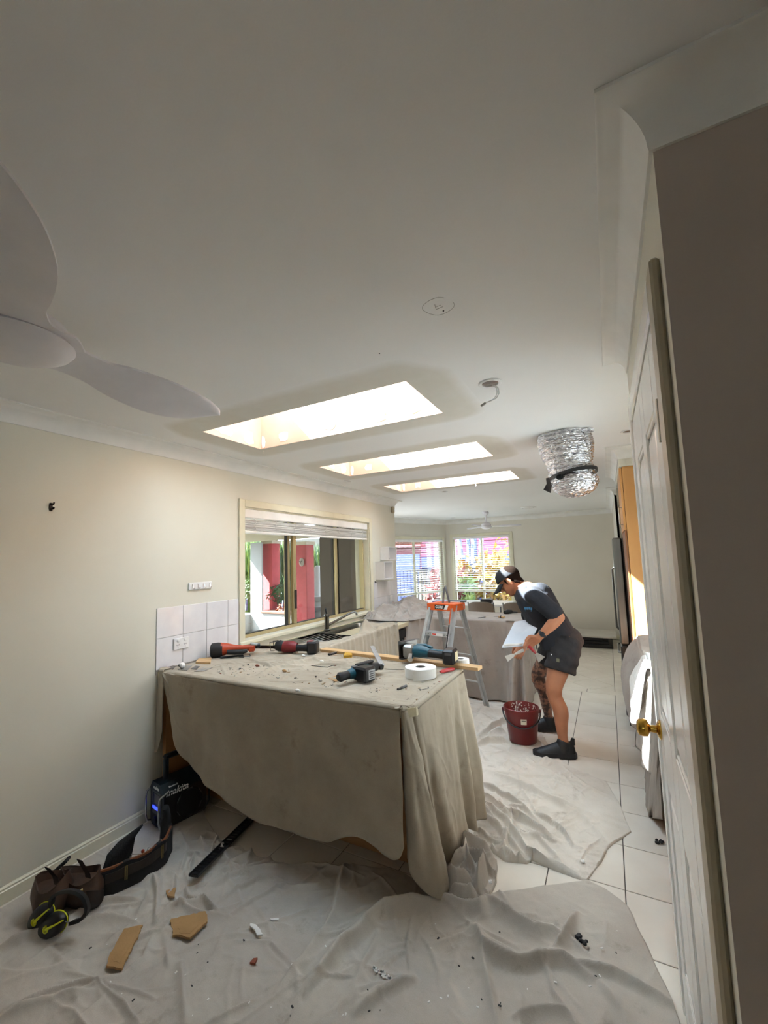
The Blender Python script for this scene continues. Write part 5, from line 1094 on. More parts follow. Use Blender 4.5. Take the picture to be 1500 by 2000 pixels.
p = at(929, 944, 2, 2.3995); t = thing('skylight_screw', 'small white fixing hanging at the rim of the farthest skylight', 'screw', loc=p); b = MB(); b.tube([(0, 0, 0), (.002, 0, -.03)], .005, 6); b.build('shank', WHITEP, t)
p = at(514, 880, 2, 2.3995); t = thing('plaster_drip', 'small drip of filler at the corner of the nearest skylight', 'filler', loc=p); b = MB(); b.tube([(0, 0, 0), (.002, 0, -.022)], [.005, .002], 6); b.build('drip', GYPSP, t)
# pencil set-out circle drawn on the ceiling
PEN = mat('pencil line', '8e8b86', .9)
p = at(856, 599, 2, 2.3995); m_ = MB(); m_.tube([(.05 * math.cos(a) + .004 * math.sin(3 * a), .05 * math.sin(a), 0) for a in [2 * PI * k / 40 for k in range(36)]], .0007, 4)
m_.tube([(-.012, .012, 0), (-.006, -.018, 0)], .0008, 4); m_.tube([(-.012, .012, 0), (.014, .008, 0)], .0008, 4); m_.tube([(-.009, -.002, 0), (.01, -.004, 0)], .0008, 4)
o = m_.build('pencil_mark', PEN, ceiling); o.location = p + Vector((0, 0, .0002))
for (x, y) in ((866, 607), (741, 690)):
    p = at(x, y, 2, 2.3995); m_ = MB(); m_.ball((0, 0, 0), .003, 6, 4); o = m_.build('screw_hole', mat('dark hole', '050506', .9), ceiling); o.location = p
# ------------------------------------------------------------------ far dining room
tb = thing('trestle_table', 'white trestle table under the far bay window', 'table', loc=(.10, 8.05, 0))
b = MB(); b.bb(-.75, .95, -.38, .38, .70, .735, bev=.008); b.build('table_top', WHITEP, tb)
for x in (-.6, .8):
    for y in (-.28, .28): m_ = MB(); m_.tube([(x, y, .70), (x, y * 1.1, 0)], .014, 8); m_.build('leg', mat('grey steel tube', '6f7073', .4, metal=.7), tb)
def fold_chair(x, y, rz, label):
    t = thing('folding_chair', label, 'chair', 'folding chairs at the trestle table', loc=(x, y, 0), rot=(0, 0, rz)); BR = mat('brown padded vinyl', '6b5d51', .6); TB = mat('grey steel tube', '6f7073', .4, metal=.7)
    b = MB(); rings = []
    for k in range(13):
        u = -1 + 2 * k / 12; hh = .11 * (1 - .35 * abs(u) ** 4); rings.append([(u * .21, -.18 - .03 * (1 - u * u), .70 - hh), (u * .21, -.205 - .03 * (1 - u * u), .70 - hh * .9), (u * .21, -.205 - .03 * (1 - u * u), .70 + hh * .9), (u * .21, -.18 - .03 * (1 - u * u), .70 + hh)])
    b.loft(rings); b.build('backrest', BR, t, smooth=40)
    b = MB(); b.bb(-.2, .2, -.18, .2, .42, .45, bev=.012); b.build('seat', BR, t)
    for s in (-1, 1):
        m_ = MB(); m_.tube([(s * .215, -.2, .80), (s * .215, -.1, .42), (s * .215, .2, 0)], .011, 8); m_.build('leg', TB, t); m_ = MB(); m_.tube([(s * .19, .15, .42), (s * .19, -.25, 0)], .011, 8); m_.build('leg', TB, t)
p = at(940, 1180, 1, 7.4); fold_chair(p.x, 7.55, 0, 'brown folding chair in full view at the far white table'); p = at(1010, 1184, 1, 7.4); fold_chair(p.x, 7.55, 0, 'brown folding chair at the table mostly hidden by the man')
for nm, lab, x, y, d, m in (('flat_box', 'grey flat box lying on the far white table', -.05, 7.95, (.34, .2, .03), mat('grey card', '55575c', .6)), ('blue_folder', 'blue folder on the left of the far table', -.35, 7.95, (.3, .22, .015), mat('blue folder', '4d62a8', .5)), ('dark_bag', 'small dark bag on the far table near the man', .52, 7.95, (.2, .14, .07), BLKP)):
    b = MB(); b.box((0, 0, d[2] / 2 + .0005), d, None, .008); t = thing(nm, lab, 'box' if 'box' in nm else nm.split('_')[1], loc=(x + .1, y, .735)); b.build('body', m, t)
    b = MB(); b.bb(-d[0] * .3, d[0] * .3, -d[1] / 2 - .003, -d[1] / 2, d[2] * .3, d[2] * .7); b.build('label_strip' if 'bag' not in nm else 'handle', WHITEP if 'bag' not in nm else BLKP, t)
# removed panels stacked by the far wall
x0 = 1.75
for k, (z, h, y, w, m, lab, nm) in enumerate(((.0005, .055, 8.45, .84, BLKP, 'lowest black panel lying on the far floor', 'black_panel'), (.056, .05, 8.5, .78, BLKP, 'second black panel lying on the lowest one', 'black_panel'), (.1065, .06, 8.52, .70, mat('dark grey panel', '26262a', .5), 'dark grey panel below the white board', 'grey_panel'), (.168, .03, 8.45, .90, mat('off white board', 'c9c4ba', .4), 'pale board on top of the stack by the far wall', 'white_board'))):
    b = MB(); b.bb(x0, x0 + w, y - .28, y + .45, z, z + h, bev=.006); t = thing(nm, lab, 'panel', loc=(0, 0, 0)); b.build('slab', m, t); b = MB(); b.bb(x0 + .03, x0 + w - .03, y - .285, y - .28, z + h * .3, z + h * .7); b.build('edge_strip', m, t)
# ================================================================== step ladder
ALUM = mat('mill aluminium', 'c6c9ca', .4, metal=.45, nscale=14, col2='b8bbbc')
ORG = mat('orange moulded plastic', 'e0601c', .4); LBLK = mat('black label', '15151a', .4); LWHT = mat('white print', 'eeeeee', .5); LRED = mat('red print', 'd23a2a', .5)
LH, LW0, LT, LF, LR, LD = 1.11, .14, .05, .421, .345, .055
lad = thing('step_ladder', 'small aluminium step ladder with orange plastic top beside the man', 'ladder', loc=(1.16, 4.168, 0), rot=(0, 0, -.256))
def rail(s, front, z):
    u = (LH - z) / LH; return Vector((s * (LW0 + LT * u), (-(LD + LF * u) if front else LD + LR * u), z))
def cch(mb, a, b, w, d, t, up):   # channel: web plus two flanges
    a = Vector(a); b = Vector(b); ax = (b - a).normalized(); sd = ax.cross(Vector(up)).normalized(); u = sd.cross(ax)
    mb.bar(a, b, w, t, up); 
    for s in (-1, 1): mb.bar(a + sd * (s * 0) + u * 0 + sd * (-d / 2) + ax.cross(sd) * (s * (w / 2 - t / 2)) * 0 + u * (s * (w / 2)) * 0, b, .001, .001)
for s in (-1, 1):
    for fr_, nm in ((True, 'front_rail'), (False, 'rear_rail')):
        a, c = rail(s, fr_, .012), rail(s, fr_, LH - .01); m_ = MB(); w = .062 if fr_ else .05
        ax = (c - a).normalized(); out = Vector((s, 0, 0)); out = (out - ax * out.dot(ax)).normalized(); ac = ax.cross(out)
        m_.bar(a, c, .004, w, out); 
        for e in (-1, 1): m_.bar(a + ac * (e * (w / 2 - .002)) - out * .012, c + ac * (e * (w / 2 - .002)) - out * .012, .024, .004, ac)
        rl = m_.build(nm, ALUM, lad)
        m_ = MB(); m_.box(a + Vector((0, 0, -.002)), (.03, w + .01, .02), None, .004); m_.build('foot', LRED if (s == 1 and not fr_) else BLKP, lad)
        if fr_ and s == 1:
            u_ = lambda z: rail(1, True, z)
            for z0, z1, m in ((LH - .19, LH - .01, ORG), (LH - .42, LH - .195, LBLK)):
                m_ = MB(); nrm = ac if ac.y < 0 else -ac; off = nrm * (w / 2 + .0012) - out * .0; m_.bar(u_(z0) + off - out * .006, u_(z1) + off - out * .006, .026, .002, nrm) if False else m_.bar(u_(z0) + off - out * .012, u_(z1) + off - out * .012, .003, .027, nrm); m_.build('side_label', m, rl)
            M = frame(u_(LH - .405) + nrm * (w / 2 + .0032) - out * .012, ax, -out)
            text('label_text', 'GITTCO', .026, LWHT, rl, frame(u_(LH - .365) + nrm * (w / 2 + .0032) - out * .012, ax, ax.cross(nrm) * -1), bold=.0008)
            m_ = MB(); c0 = u_(LH - .395) + nrm * (w / 2 + .0032) - out * .012; m_.bar(c0 - ax * .010, c0 + ax * .010, .0015, .019, nrm); m_.build('label_mark', LRED, rl)
            m_ = MB(); m_.bar(c0 - ax * .004, c0 + ax * .004, .0024, .009, nrm); m_.build('label_mark', LBLK, rl)
# moulded top
m_ = MB(); tw, tdp = LW0 + .02, LD + .045; m_.bb(-tw, tw, -tdp, tdp, LH - .012, LH + .006, bev=.006)
for q in ((-tw, tw, -tdp, -tdp + .006), (-tw, tw, tdp - .006, tdp), (-tw, -tw + .006, -tdp, tdp), (tw - .006, tw, -tdp, tdp)): m_.bb(*q, LH - .062, LH + .002, bev=.002)
top_ = m_.build('top_cap', ORG, lad)
m_ = MB(); m_.add([(-.065, -tdp - .0012, LH - .05), (.075, -tdp - .0012, LH - .05), (.095, -tdp - .0012, LH - .006), (-.065, -tdp - .0012, LH - .006)], [(0, 1, 2, 3)]); m_.build('brand_plate', LBLK, top_)
m_ = MB(); m_.add([(.04, -tdp - .0016, LH - .05), (.078, -tdp - .0016, LH - .05), (.098, -tdp - .0016, LH - .006), (.066, -tdp - .0016, LH - .006)], [(0, 1, 2, 3)]); m_.build('brand_plate', LWHT, top_)
text('brand_text', 'GORI', .036, LWHT, top_, frame((-.058, -tdp - .002, LH - .028), (1, 0, 0), (0, 0, 1)), bold=.0012, shear=.1)
for k in range(3): m_ = MB(); m_.bb(-.09 + k * .06, -.05 + k * .06, -.03, .05, LH + .006, LH + .0075); m_.build('tool_recess', mat('dark orange recess', 'b8480f', .5), top_)
m_ = MB(); q = [(-.012, 0), (.012, 0), (.008, .19), (-.008, .19)]
m_.tube([(-.02, -.02, LH + .006), (-.012, 0, LH + .14), (0, .01, LH + .17), (.012, 0, LH + .14), (.03, .02, LH + .006)], .010, 8); m_.build('carry_handle', mat('grey handle', '6f7074', .4), lad, smooth=50)
for z in (.85, .57, .29):
    a, c = rail(-1, True, z), rail(1, True, z); y = (a.y + c.y) / 2; m_ = MB(); m_.bb(a.x + .003, c.x - .003, y - .032, y + .045, z - .004, z, bev=.001); m_.bb(a.x + .003, c.x - .003, y - .034, y - .031, z - .036, z)
    for k in range(5): m_.bb(a.x + .004, c.x - .004, y - .026 + k * .014, y - .021 + k * .014, z, z + .0022)
    st = m_.build('step', ALUM, lad)
    if z > .8:
        m_ = MB(); m_.bb(-.055, .075, y - .0355, y - .0345, z - .032, z - .006); m_.build('warning_label', LWHT, st); m_ = MB(); m_.bb(-.045, .0, y - .0365, y - .0356, z - .025, z - .013); m_.build('warning_label', LRED, st)
    for s in (-1, 1):
        x = s * (abs(a.x) - .004); m_ = MB(); m_.bar((x, y, z - .12), (s * (abs(a.x) - .07), y, z - .006), .018, .004, (0, 1, 0)); m_.build('knee_brace', ALUM, lad)
        for dx in (.03, .06): m_ = MB(); m_.lathe([(.005, 0), (.004, .003), (0, .004)], 8, (s * (abs(a.x) - dx), y - .034, z - .018), rot=Matrix(((1, 0, 0), (0, 0, -1), (0, 1, 0)))); m_.build('rivet', mat('dark rivet', '3b3c3e', .4, metal=.8), lad)
    a, c = rail(-1, False, z + .01), rail(1, False, z + .01); m_ = MB(); m_.bar(a, c, .028, .012, (0, 0, 1), bev=.002); m_.build('rear_brace', ALUM, lad)
# ================================================================== jobsite radio under the bench
TEAL = mat('teal moulded plastic', '123e4a', .42); DTEAL = mat('dark blue green plastic', '0d2129', .4); GREYP = mat('grey plastic', '5a5b5e', .45)
LOGO = mat('white print', 'eeeeee', .5); CHRB = mat('silver bar', 'b9bbbd', .25, metal=.9)
BLUE = mat('blue display light', '1a2cff', .4, emit='2a3cff', estr=1.0)
ra = thing('jobsite_radio', 'dark blue cordless radio with silver bars beside the left wall', 'radio', loc=(.165, 1.875, .011), rot=(0, 0, math.radians(-10)))
RW, RD, RH = .085, .135, .25      # half width (x), half depth (y), height: long side faces +x, display end faces -y
m_ = MB(); prof = [(-RW + .02, .0), (RW - .02, 0), (RW, .02), (RW, RH - .05), (RW - .035, RH), (-RW + .035, RH), (-RW, RH - .05), (-RW, .02)]
m_.prism(prof, 2 * RD, Matrix(((1, 0, 0, 0), (0, 0, 1, -RD), (0, 1, 0, 0), (0, 0, 0, 1)))); m_.build('body', BLKP, ra)
m_ = MB(); m_.prism([(x * 1.03, z + .001) for x, z in ((-RW, RH - .05), (RW, RH - .05), (RW - .035, RH + .001), (-RW + .035, RH + .001))], 2 * RD + .012, Matrix(((1, 0, 0, 0), (0, 0, 1, -RD - .006), (0, 1, 0, 0), (0, 0, 0, 1)))); m_.build('top_cover', DTEAL, ra)
m_ = MB(); m_.bb(-.055, .055, -RD - .006, -RD, .07, .205, bev=.004); fp = m_.build('front_panel', GREYP, ra)
m_ = MB(); m_.bb(-.038, .038, -RD - .008, -RD - .006, .135, .19); m_.build('display', mat('unlit display', '3a3d40', .2), fp)
m_ = MB(); m_.bb(-.042, .042, -RD - .009, -RD - .006, .10, .118, bev=.002); m_.build('lit_display', BLUE, fp)
m_ = MB(); m_.lathe([(.02, 0), (.02, .012), (0, .013)], 16, (0, -RD - .006, .045), rot=Matrix(((1, 0, 0), (0, 0, -1), (0, 1, 0)))); m_.build('dial', BLKP, ra)
for s in (-1, 1):
    m_ = MB(); x = s * (RW - .002); m_.tube([(x, -RD + .03, RH - .035), (x, -RD - .025, RH - .06), (x, -RD - .03, RH - .1), (x, -RD - .03, .06), (x, -RD - .02, .02), (x, -RD + .02, .008)], .006, 10); m_.build('guard_bar', CHRB, ra, smooth=60)
    m_ = MB(); x = s * (RW - .002); m_.tube([(x, RD - .03, RH - .035), (x, RD + .02, RH - .06), (x, RD + .02, .06), (x, RD - .02, .008)], .006, 10); m_.build('guard_bar', BLKP, ra, smooth=60)
for s in (-1, 1):
    m_ = MB(); m_.bb(-.014, .014, s * .085 - .014 - .0, s * .085 + .014, RH, RH + .125, bev=.006); m_.build('handle_post', DTEAL, ra)
m_ = MB(); m_.bb(-.017, .017, -.102, .102, RH + .12, RH + .15, bev=.01); m_.build('handle_grip', BLKP, ra)
m_ = MB(); m_.lathe([(.082, 0), (.082, .006), (.074, .008), (.07, .003), (.0, .001)], 32, (RW, .02, .105), rot=Matrix(((0, 0, 1), (0, 1, 0), (-1, 0, 0)))); sp = m_.build('speaker_grille', mat('dark speaker cloth', '0a0a0c', .8), ra, smooth=30)
for k in range(6):
    a = .3 + k * PI / 3; m_ = MB(); m_.tube([(RW + .006, .02 + .08 * math.cos(a + q), .105 + .08 * math.sin(a + q)) for q in (0, .15, .3, .45)], .0025, 6); m_.build('grille_ring', GREYP, sp)
Mx = frame((RW + .0006, -.125, .205), (0, 1, 0), (0, 0, 1)); text('logo', 'makita', .052, LOGO, ra, Mx, shear=.25, bold=.0008)
text('logo', 'Bluetooth', .014, LOGO, ra, frame((RW - .016, -.10, .232), (0, 1, 0), (-.55, 0, .8)), bold=.0002)
text('logo', 'makita', .026, LOGO, ra, frame((-.038, -RD - .0068, .222), (1, 0, 0), (0, 0, 1)), shear=.25, bold=.0005)
# black slotted strip lying from the cloth under the bench
p0, p1 = fl(377, 1735), fl(496, 1596); d = (p1 - p0); L = d.length
tr = thing('plastic_strip', 'long black slotted plastic strip running under the near bench', 'strip', loc=(p0.x, p0.y, .050), rot=(0, -math.atan2(-.046, L), math.atan2(d.y, d.x)))
m_ = MB(); m_.bb(0, L, -.026, -.02, 0, .012); m_.bb(0, L, .02, .026, 0, .012); m_.bb(0, L, -.02, .02, 0, .003); m_.build('channel', BLKP, tr)
for k in range(int(L / .028)):
    m_ = MB(); m_.bb(.008 + k * .028, .018 + k * .028, -.0195, .0195, .003, .010, bev=.002); m_.build('rib', BLKP, tr)
# ================================================================== the plasterer
SKIN = mat('tanned skin', 'b97f60', .5, nscale=9, col2='ad7355', spec=.35)
TATT = mat('tattooed skin', '9a705b', .5, nscale=26, col2='43322e', detail=6, lo=.42, hi=.56)
SHIRT = mat('black work shirt', '1f222b', .85, nscale=12, col2='191b22', bump=.3, bscale=40)
SHORT = mat('charcoal work shorts', '302e30', .9, nscale=12, col2='292729', bump=.3, bscale=60)
HAIR = mat('dark brown hair', '1e1510', .95, spec=.05); SHOE = mat('black trainers', '141416', .55, nscale=30, col2='1c1c1f'); SOLE = mat('black rubber sole', '1b1b1d', .7)
CAPM = mat('black cap', '191a20', .8); EYEW = mat('eye white', 'd9d2cb', .3); EYED = mat('dark iris', '1c120d', .2); LIPS = mat('lips', '95564a', .5)
PUTTY = mat('wet plaster', 'dedad2', .45, nscale=20, col2='cfcac0', bump=.3, bscale=30)
man = thing('person', 'man in black cap, black shirt and charcoal shorts bending over a plastering hawk', 'person', loc=(2.12, 3.9, 0))
MO = Vector((2.12, 3.9, 0))
def taper(mb, pts, rs, n=16, sub=6):
    """closed tapered limb with rounded ends; pts given in world space"""
    P = [Vector(p) for p in pts]; A = np.array([[*p, r] for p, r in zip(P, rs)]); S = catmull(A, sub * (len(pts) - 1) + 1)
    q = [Vector(s[:3]) for s in S]; r = [float(s[3]) for s in S]
    d0 = (q[0] - q[1]).normalized(); d1 = (q[-1] - q[-2]).normalized()
    pre = [(q[0] + d0 * r[0] * math.sin(a), r[0] * math.cos(a)) for a in (1.4, 1.0, .6, .3)]; post = [(q[-1] + d1 * r[-1] * math.sin(a), r[-1] * math.cos(a)) for a in (.3, .6, 1.0, 1.4)]
    mb.tube([p[0] for p in pre] + q + [p[0] for p in post], [p[1] for p in pre] + r + [p[1] for p in post], n)
def remesh(mb, name, vox, smooth_it, mats, parent, disp=None):
    me = bpy.data.meshes.new(name); me.from_pydata([tuple(Vector(v) - MO) for v in mb.v], [], mb.f); o = bpy.data.objects.new(name, me); C.objects.link(o)
    bm = bmesh.new(); bm.from_mesh(me); bmesh.ops.recalc_face_normals(bm, faces=bm.faces); bm.to_mesh(me); bm.free()
    m = o.modifiers.new('r', 'REMESH'); m.mode = 'VOXEL'; m.voxel_size = vox
    if smooth_it: s = o.modifiers.new('s', 'SMOOTH'); s.iterations = smooth_it; s.factor = .5
    dg = bpy.context.evaluated_depsgraph_get(); me2 = bpy.data.meshes.new_from_object(o.evaluated_get(dg)); bpy.data.objects.remove(o); me2.name = name
    if disp is not None:
        n = len(me2.vertices); co = np.zeros(n * 3); me2.vertices.foreach_get('co', co); no = np.zeros(n * 3); me2.vertices.foreach_get('normal', no); co = co.reshape(-1, 3); no = no.reshape(-1, 3)
        co = co + no * disp(co + np.array(MO))[:, None]; me2.vertices.foreach_set('co', co.ravel())
    for mm in mats: me2.materials.append(mm)
    me2.polygons.foreach_set('use_smooth', [True] * len(me2.polygons)); return link(name, me2, parent)
# joints
PEL = Vector((2.225, 3.90, .86)); HL, KL, AL = Vector((2.25, 3.80, .84)), Vector((2.15, 3.70, .455)), Vector((2.20, 3.665, .095))
HR, KR, AR = Vector((2.19, 4.00, .84)), Vector((1.985, 4.07, .455)), Vector((2.04, 4.16, .095))
SL, EL = Vector((2.05, 3.685, 1.225)), Vector((2.235, 3.60, 1.075)); WL = at(1046, 1247, 1, 3.575)
SR, ER = Vector((1.985, 4.06, 1.20)), Vector((1.93, 4.02, .95)); WR = at(1014, 1266, 1, 3.80)
HF, HU = Vector((-.766, 0, -.643)), Vector((-.643, 0, .766)); HC = Vector((1.822, 3.87, 1.345)); HS = Vector((0, 1, 0))
b = MB()
def ell(c, rx, ry, rz, ax=None, n=24, m=16):
    M = Matrix((ax[0], ax[1], ax[2])).transposed() if ax else None; b.ball(c, 1, n, m, (rx, ry, rz), M)
hd = (HF, HS, HU)
# head: skull, face, jaw, brow, nose, lips, ears, neck
ell(HC + HU * .035 - HF * .012, .098, .077, .092, hd); ell(HC - HU * .03 + HF * .028, .070, .064, .088, hd); ell(HC - HU * .092 + HF * .055, .034, .036, .028, hd)
ell(HC + HU * .015 + HF * .078, .018, .052, .012, hd)
taper(b, [HC + HU * .008 + HF * .088, HC - HU * .012 + HF * .102, HC - HU * .028 + HF * .112], [.009, .011, .0135], 10, 3); ell(HC - HU * .031 + HF * .098, .014, .018, .009, hd)
ell(HC - HU * .062 + HF * .090, .012, .024, .006, hd); ell(HC - HU * .072 + HF * .088, .012, .021, .007, hd)
for s in (-1, 1):
    ell(HC - HU * .012 - HF * .008 + HS * s * .086, .021, .012, .034, hd); ell(HC - HU * .035 + HF * .06 + HS * s * .04, .02, .02, .02, hd)
taper(b, [HC - HU * .05 - HF * .03, Vector((1.905, 3.87, 1.27)), Vector((1.96, 3.87, 1.245))], [.056, .058, .07], 18)
# trunk core (under the shirt), pelvis
taper(b, [Vector((1.96, 3.87, 1.24)), Vector((2.04, 3.88, 1.14)), Vector((2.13, 3.89, 1.0)), PEL], [.10, .125, .12, .125], 20)
taper(b, [SL, Vector((2.0, 3.87, 1.23)), SR], [.06, .08, .06], 16)
# legs
for H, K, A_, sy in ((HL, KL, AL, -1), (HR, KR, AR, 1)):
    mid = H.lerp(K, .5) + Vector((-.012, 0, 0)); cf = K.lerp(A_, .32) + Vector((.022, 0, 0)); cf2 = K.lerp(A_, .62) + Vector((.008, 0, 0))
    taper(b, [H, mid, K + Vector((0, 0, .05)), K, K.lerp(A_, .12)], [.095, .083, .062, .057, .053], 20)
    taper(b, [K.lerp(A_, .02), K.lerp(A_, .15) + Vector((.01, 0, 0)), cf, cf2, K.lerp(A_, .86), A_], [.052, .054, .057, .046, .036, .037], 20)
    ell(K + Vector((-.03, 0, .005)), .032, .036, .042); 
    ft = Vector((-1, 0, 0)) if sy < 0 else Vector((-.9, -.3, 0)).normalized()
    taper(b, [A_ + Vector((.0, 0, -.02)), A_ + ft * .06 + Vector((0, 0, -.05)), A_ + ft * .15 + Vector((0, 0, -.066))], [.036, .028, .014], 14)
# arms
for S_, E_, W_2 in ((SL, EL, WL), (SR, ER, WR)):
    taper(b, [S_, S_.lerp(E_, .5), E_], [.055, .048, .042], 16); taper(b, [E_, E_.lerp(W_2, .28), E_.lerp(W_2, .7), W_2], [.041, .045, .034, .027], 16)
def hand(w, d, nrm, thumb, curl, scale=1.0, tcurl=.5):
    """w wrist, d fingers' direction, nrm out of the back of the hand, thumb: side of the thumb"""
    d = d.normalized(); sd = thumb - d * thumb.dot(d); sd.normalize(); nb = d.cross(sd).normalized(); nb = nb if nb.dot(nrm) > 0 else -nb; s = scale; tips = []
    # palm
    for k in range(4):
        o_ = (.031 - k * .0207) * s; taper(b, [w + sd * o_ * .45, w + d * .045 * s + sd * o_ * .85, w + d * .088 * s + sd * o_], [.016 * s, .0155 * s, .0105 * s], 12, 3)
    for k, (L_, r_) in enumerate(((.072, .0082), (.080, .0084), (.075, .0080), (.060, .0072))):
        o_ = (.0325 - k * .0217) * s; p = w + d * (.088 - .004 * abs(k - 1)) * s + sd * o_; pts = [p]; a = 0; dirv = d
        for j, (f_, c_) in enumerate(((.45, .9), (.32, 1.15), (.23, .8))):
            a += curl * c_; dirv = d * math.cos(a) - nb * math.sin(a); p = p + dirv * L_ * f_ * s; pts.append(p)
        taper(b, pts, [r_ * 1.12 * s, r_ * 1.05 * s, r_ * .95 * s, r_ * .8 * s], 12, 4); tips.append(p)
    t0 = w + d * .022 * s + sd * .03 * s - nb * .006 * s; t1 = t0 + (sd * .8 + d * .6 - nb * .25 * tcurl).normalized() * .034 * s; t2 = t1 + (sd * (.5 - tcurl * .5) + d * .8 - nb * .6 * tcurl).normalized() * .032 * s; t3 = t2 + (d * .8 - sd * .25 * tcurl - nb * .6 * tcurl).normalized() * .024 * s
    taper(b, [t0, t1, t2, t3], [.0125 * s, .0112 * s, .0095 * s, .0075 * s], 12, 4)
    return tips
# hawk corners
HA, HB, HCc, HD = at(1054.7, 1206.4, 1, 3.80), at(997.5, 1216.4, 1, 3.80), at(971.8, 1267.4, 1, 3.60), at(1023.9, 1263.3, 1, 3.60)
hx_, hy_ = (HA - HB), (HCc - HB); hn = hx_.cross(hy_).normalized()
if hn.dot(Vector(CAM_POS) - HA) < 0: hn = -hn       # hn points to the viewer
# left hand grips the hawk's near edge from below: thumb on top
hand(WL, (HD + (HB - HD) * .10 - WL) + Vector((-.02, .0, -.03)), -hn, Vector((-.2, -.5, .8)), .42, .98, .7)
hand(WR, Vector((-.45, -.55, -.7)), Vector((.3, -.9, .2)), Vector((-.8, .1, .5)), .95, .98, 1.1)
body = remesh(b, 'body', .0046, 3, [SKIN, TATT], man)
me = body.data; n = len(me.polygons); ct = np.zeros(n * 3); me.polygons.foreach_get('center', ct); ct = ct.reshape(-1, 3) + np.array(MO)
me.polygons.foreach_set('material_index', ((ct[:, 1] > 3.93) & (ct[:, 2] < .70)).astype(np.int32))
# eyes, brows, mouth
for s in (-1, 1):
    e = HC + HU * -.002 + HF * .079 + HS * s * .031 - MO
    m_ = MB(); m_.ball(e, .0115, 12, 8); ey = m_.build('eye', EYEW, man, smooth=90); m_ = MB(); m_.ball(e + HF * .0085 - HU * .003, .0055, 10, 6); m_.build('iris', EYED, ey, smooth=90)
    m_ = MB(); m_.tube([e + HU * .017 + HF * .008 - HS * s * .014, e + HU * .021 + HF * .011, e + HU * .016 + HF * .003 + HS * s * .018], [.003, .004, .002], 8); m_.build('eyebrow', HAIR, man, smooth=60)
m_ = MB(); c_ = HC - HU * .067 + HF * .099 - MO; m_.tube([c_ - HS * .022 - HF * .006, c_ - HS * .008, c_ + HS * .008, c_ + HS * .022 - HF * .006], [.002, .0045, .0045, .002], 8); m_.build('lips', LIPS, man, smooth=60)
# hair under the cap: back and sides with a curl at the nape
b = MB(); ell(HC + HU * .035 - HF * .035, .086, .081, .086, hd); ell(HC - HU * .02 - HF * .056, .042, .064, .046, hd)
for k in range(14):
    a = -1.0 + 2.0 * k / 13; p = HC - HU * (.05 + .012 * (k % 3)) - HF * (.085 * math.cos(a) + .022) + HS * .072 * math.sin(a); p = p + HF * .022; taper(b, [p + HU * .03, p, p - HF * .012 * math.cos(a) + HU * .004 * (k % 2)], [.010, .009, .004], 8, 3)
for s in (-1, 1): taper(b, [HC + HU * .02 + HF * .02 + HS * s * .078, HC - HU * .02 + HF * .016 + HS * s * .074], [.009, .006], 8, 3)
remesh(b, 'hair', .005, 1, [HAIR], man)
# cap
b = MB(); prof = []
for i in range(13):
    a = PI / 2 * i / 12; prof.append((math.cos(a) ** .8, .088 * math.sin(a)))
cc = HC + HU * .040 - HF * .008; vs = []; N_ = 36
for (r_, z_) in prof:
    for j in range(N_):
        t = 2 * PI * j / N_; vs.append(cc + HF * (.110 * r_ * math.cos(t)) + HS * (.090 * r_ * math.sin(t)) + HU * (z_ - .012 * (1 - math.cos(t)) * r_) - MO)
fs = [(i * N_ + j, i * N_ + (j + 1) % N_, (i + 1) * N_ + (j + 1) % N_, (i + 1) * N_ + j) for i in range(12) for j in range(N_)]
m_ = MB(); m_.add(vs, fs); cap_ = m_.build('cap', CAPM, man, smooth=60); cap_.modifiers.new('t', 'SOLIDIFY').thickness = .003
rows = []
for i in range(9):
    t = i / 8; row = []
    for j in range(15):
        s = -1 + 2 * j / 14; w_ = .083 * (1 - .12 * t); rr_ = .105 + .100 * t * (1 - .30 * s * s) - .055 * s * s; row.append(tuple(cc + HF * rr_ + HS * (s * w_) + HU * (-.006 - .034 * t - .024 * s * s) - MO))
    rows.append(row)
m_ = MB(); m_.grid(rows); br_ = m_.build('cap_brim', CAPM, cap_, smooth=60); br_.modifiers.new('t', 'SOLIDIFY').thickness = .004
m_ = MB(); m_.ball(cc + HU * .088 - MO, .007, 8, 6, (1, 1, .5)); m_.build('cap_button', CAPM, cap_, smooth=60)
# shirt
b = MB()
def rings_loft(sec):
    R_ = []
    for c, ax, u, ra, rb_ in sec:
        ax = Vector(ax).normalized(); u = Vector(u); u = (u - ax * u.dot(ax)).normalized(); v = ax.cross(u)
        R_.append([Vector(c) + u * ra * math.copysign(abs(math.cos(t)) ** .85, math.cos(t)) + v * rb_ * math.copysign(abs(math.sin(t)) ** .85, math.sin(t)) for t in [2 * PI * k / 28 for k in range(28)]])
    b.loft(R_)
yy = Vector((0, 1, 0))
rings_loft([((1.925, 3.87, 1.285), (-.55, 0, .83), yy, .075, .062), ((1.945, 3.87, 1.262), (-.52, 0, .85), yy, .12, .095), ((1.985, 3.87, 1.235), (-.5, 0, .86), yy, .185, .125), ((2.03, 3.87, 1.18), (-.5, 0, .86), yy, .205, .15), ((2.07, 3.88, 1.09), (-.52, 0, .85), yy, .195, .155), ((2.12, 3.89, .99), (-.5, 0, .86), yy, .185, .148), ((2.175, 3.90, .89), (-.35, 0, .93), yy, .19, .152), ((2.195, 3.90, .83), (-.2, 0, .98), yy, .20, .158), ((2.20, 3.90, .80), (-.15, 0, .98), yy, .20, .158)])
ell(Vector((2.065, 3.87, 1.23)), .105, .15, .10, (Vector((.8, 0, -.6)), yy, Vector((.6, 0, .8))))
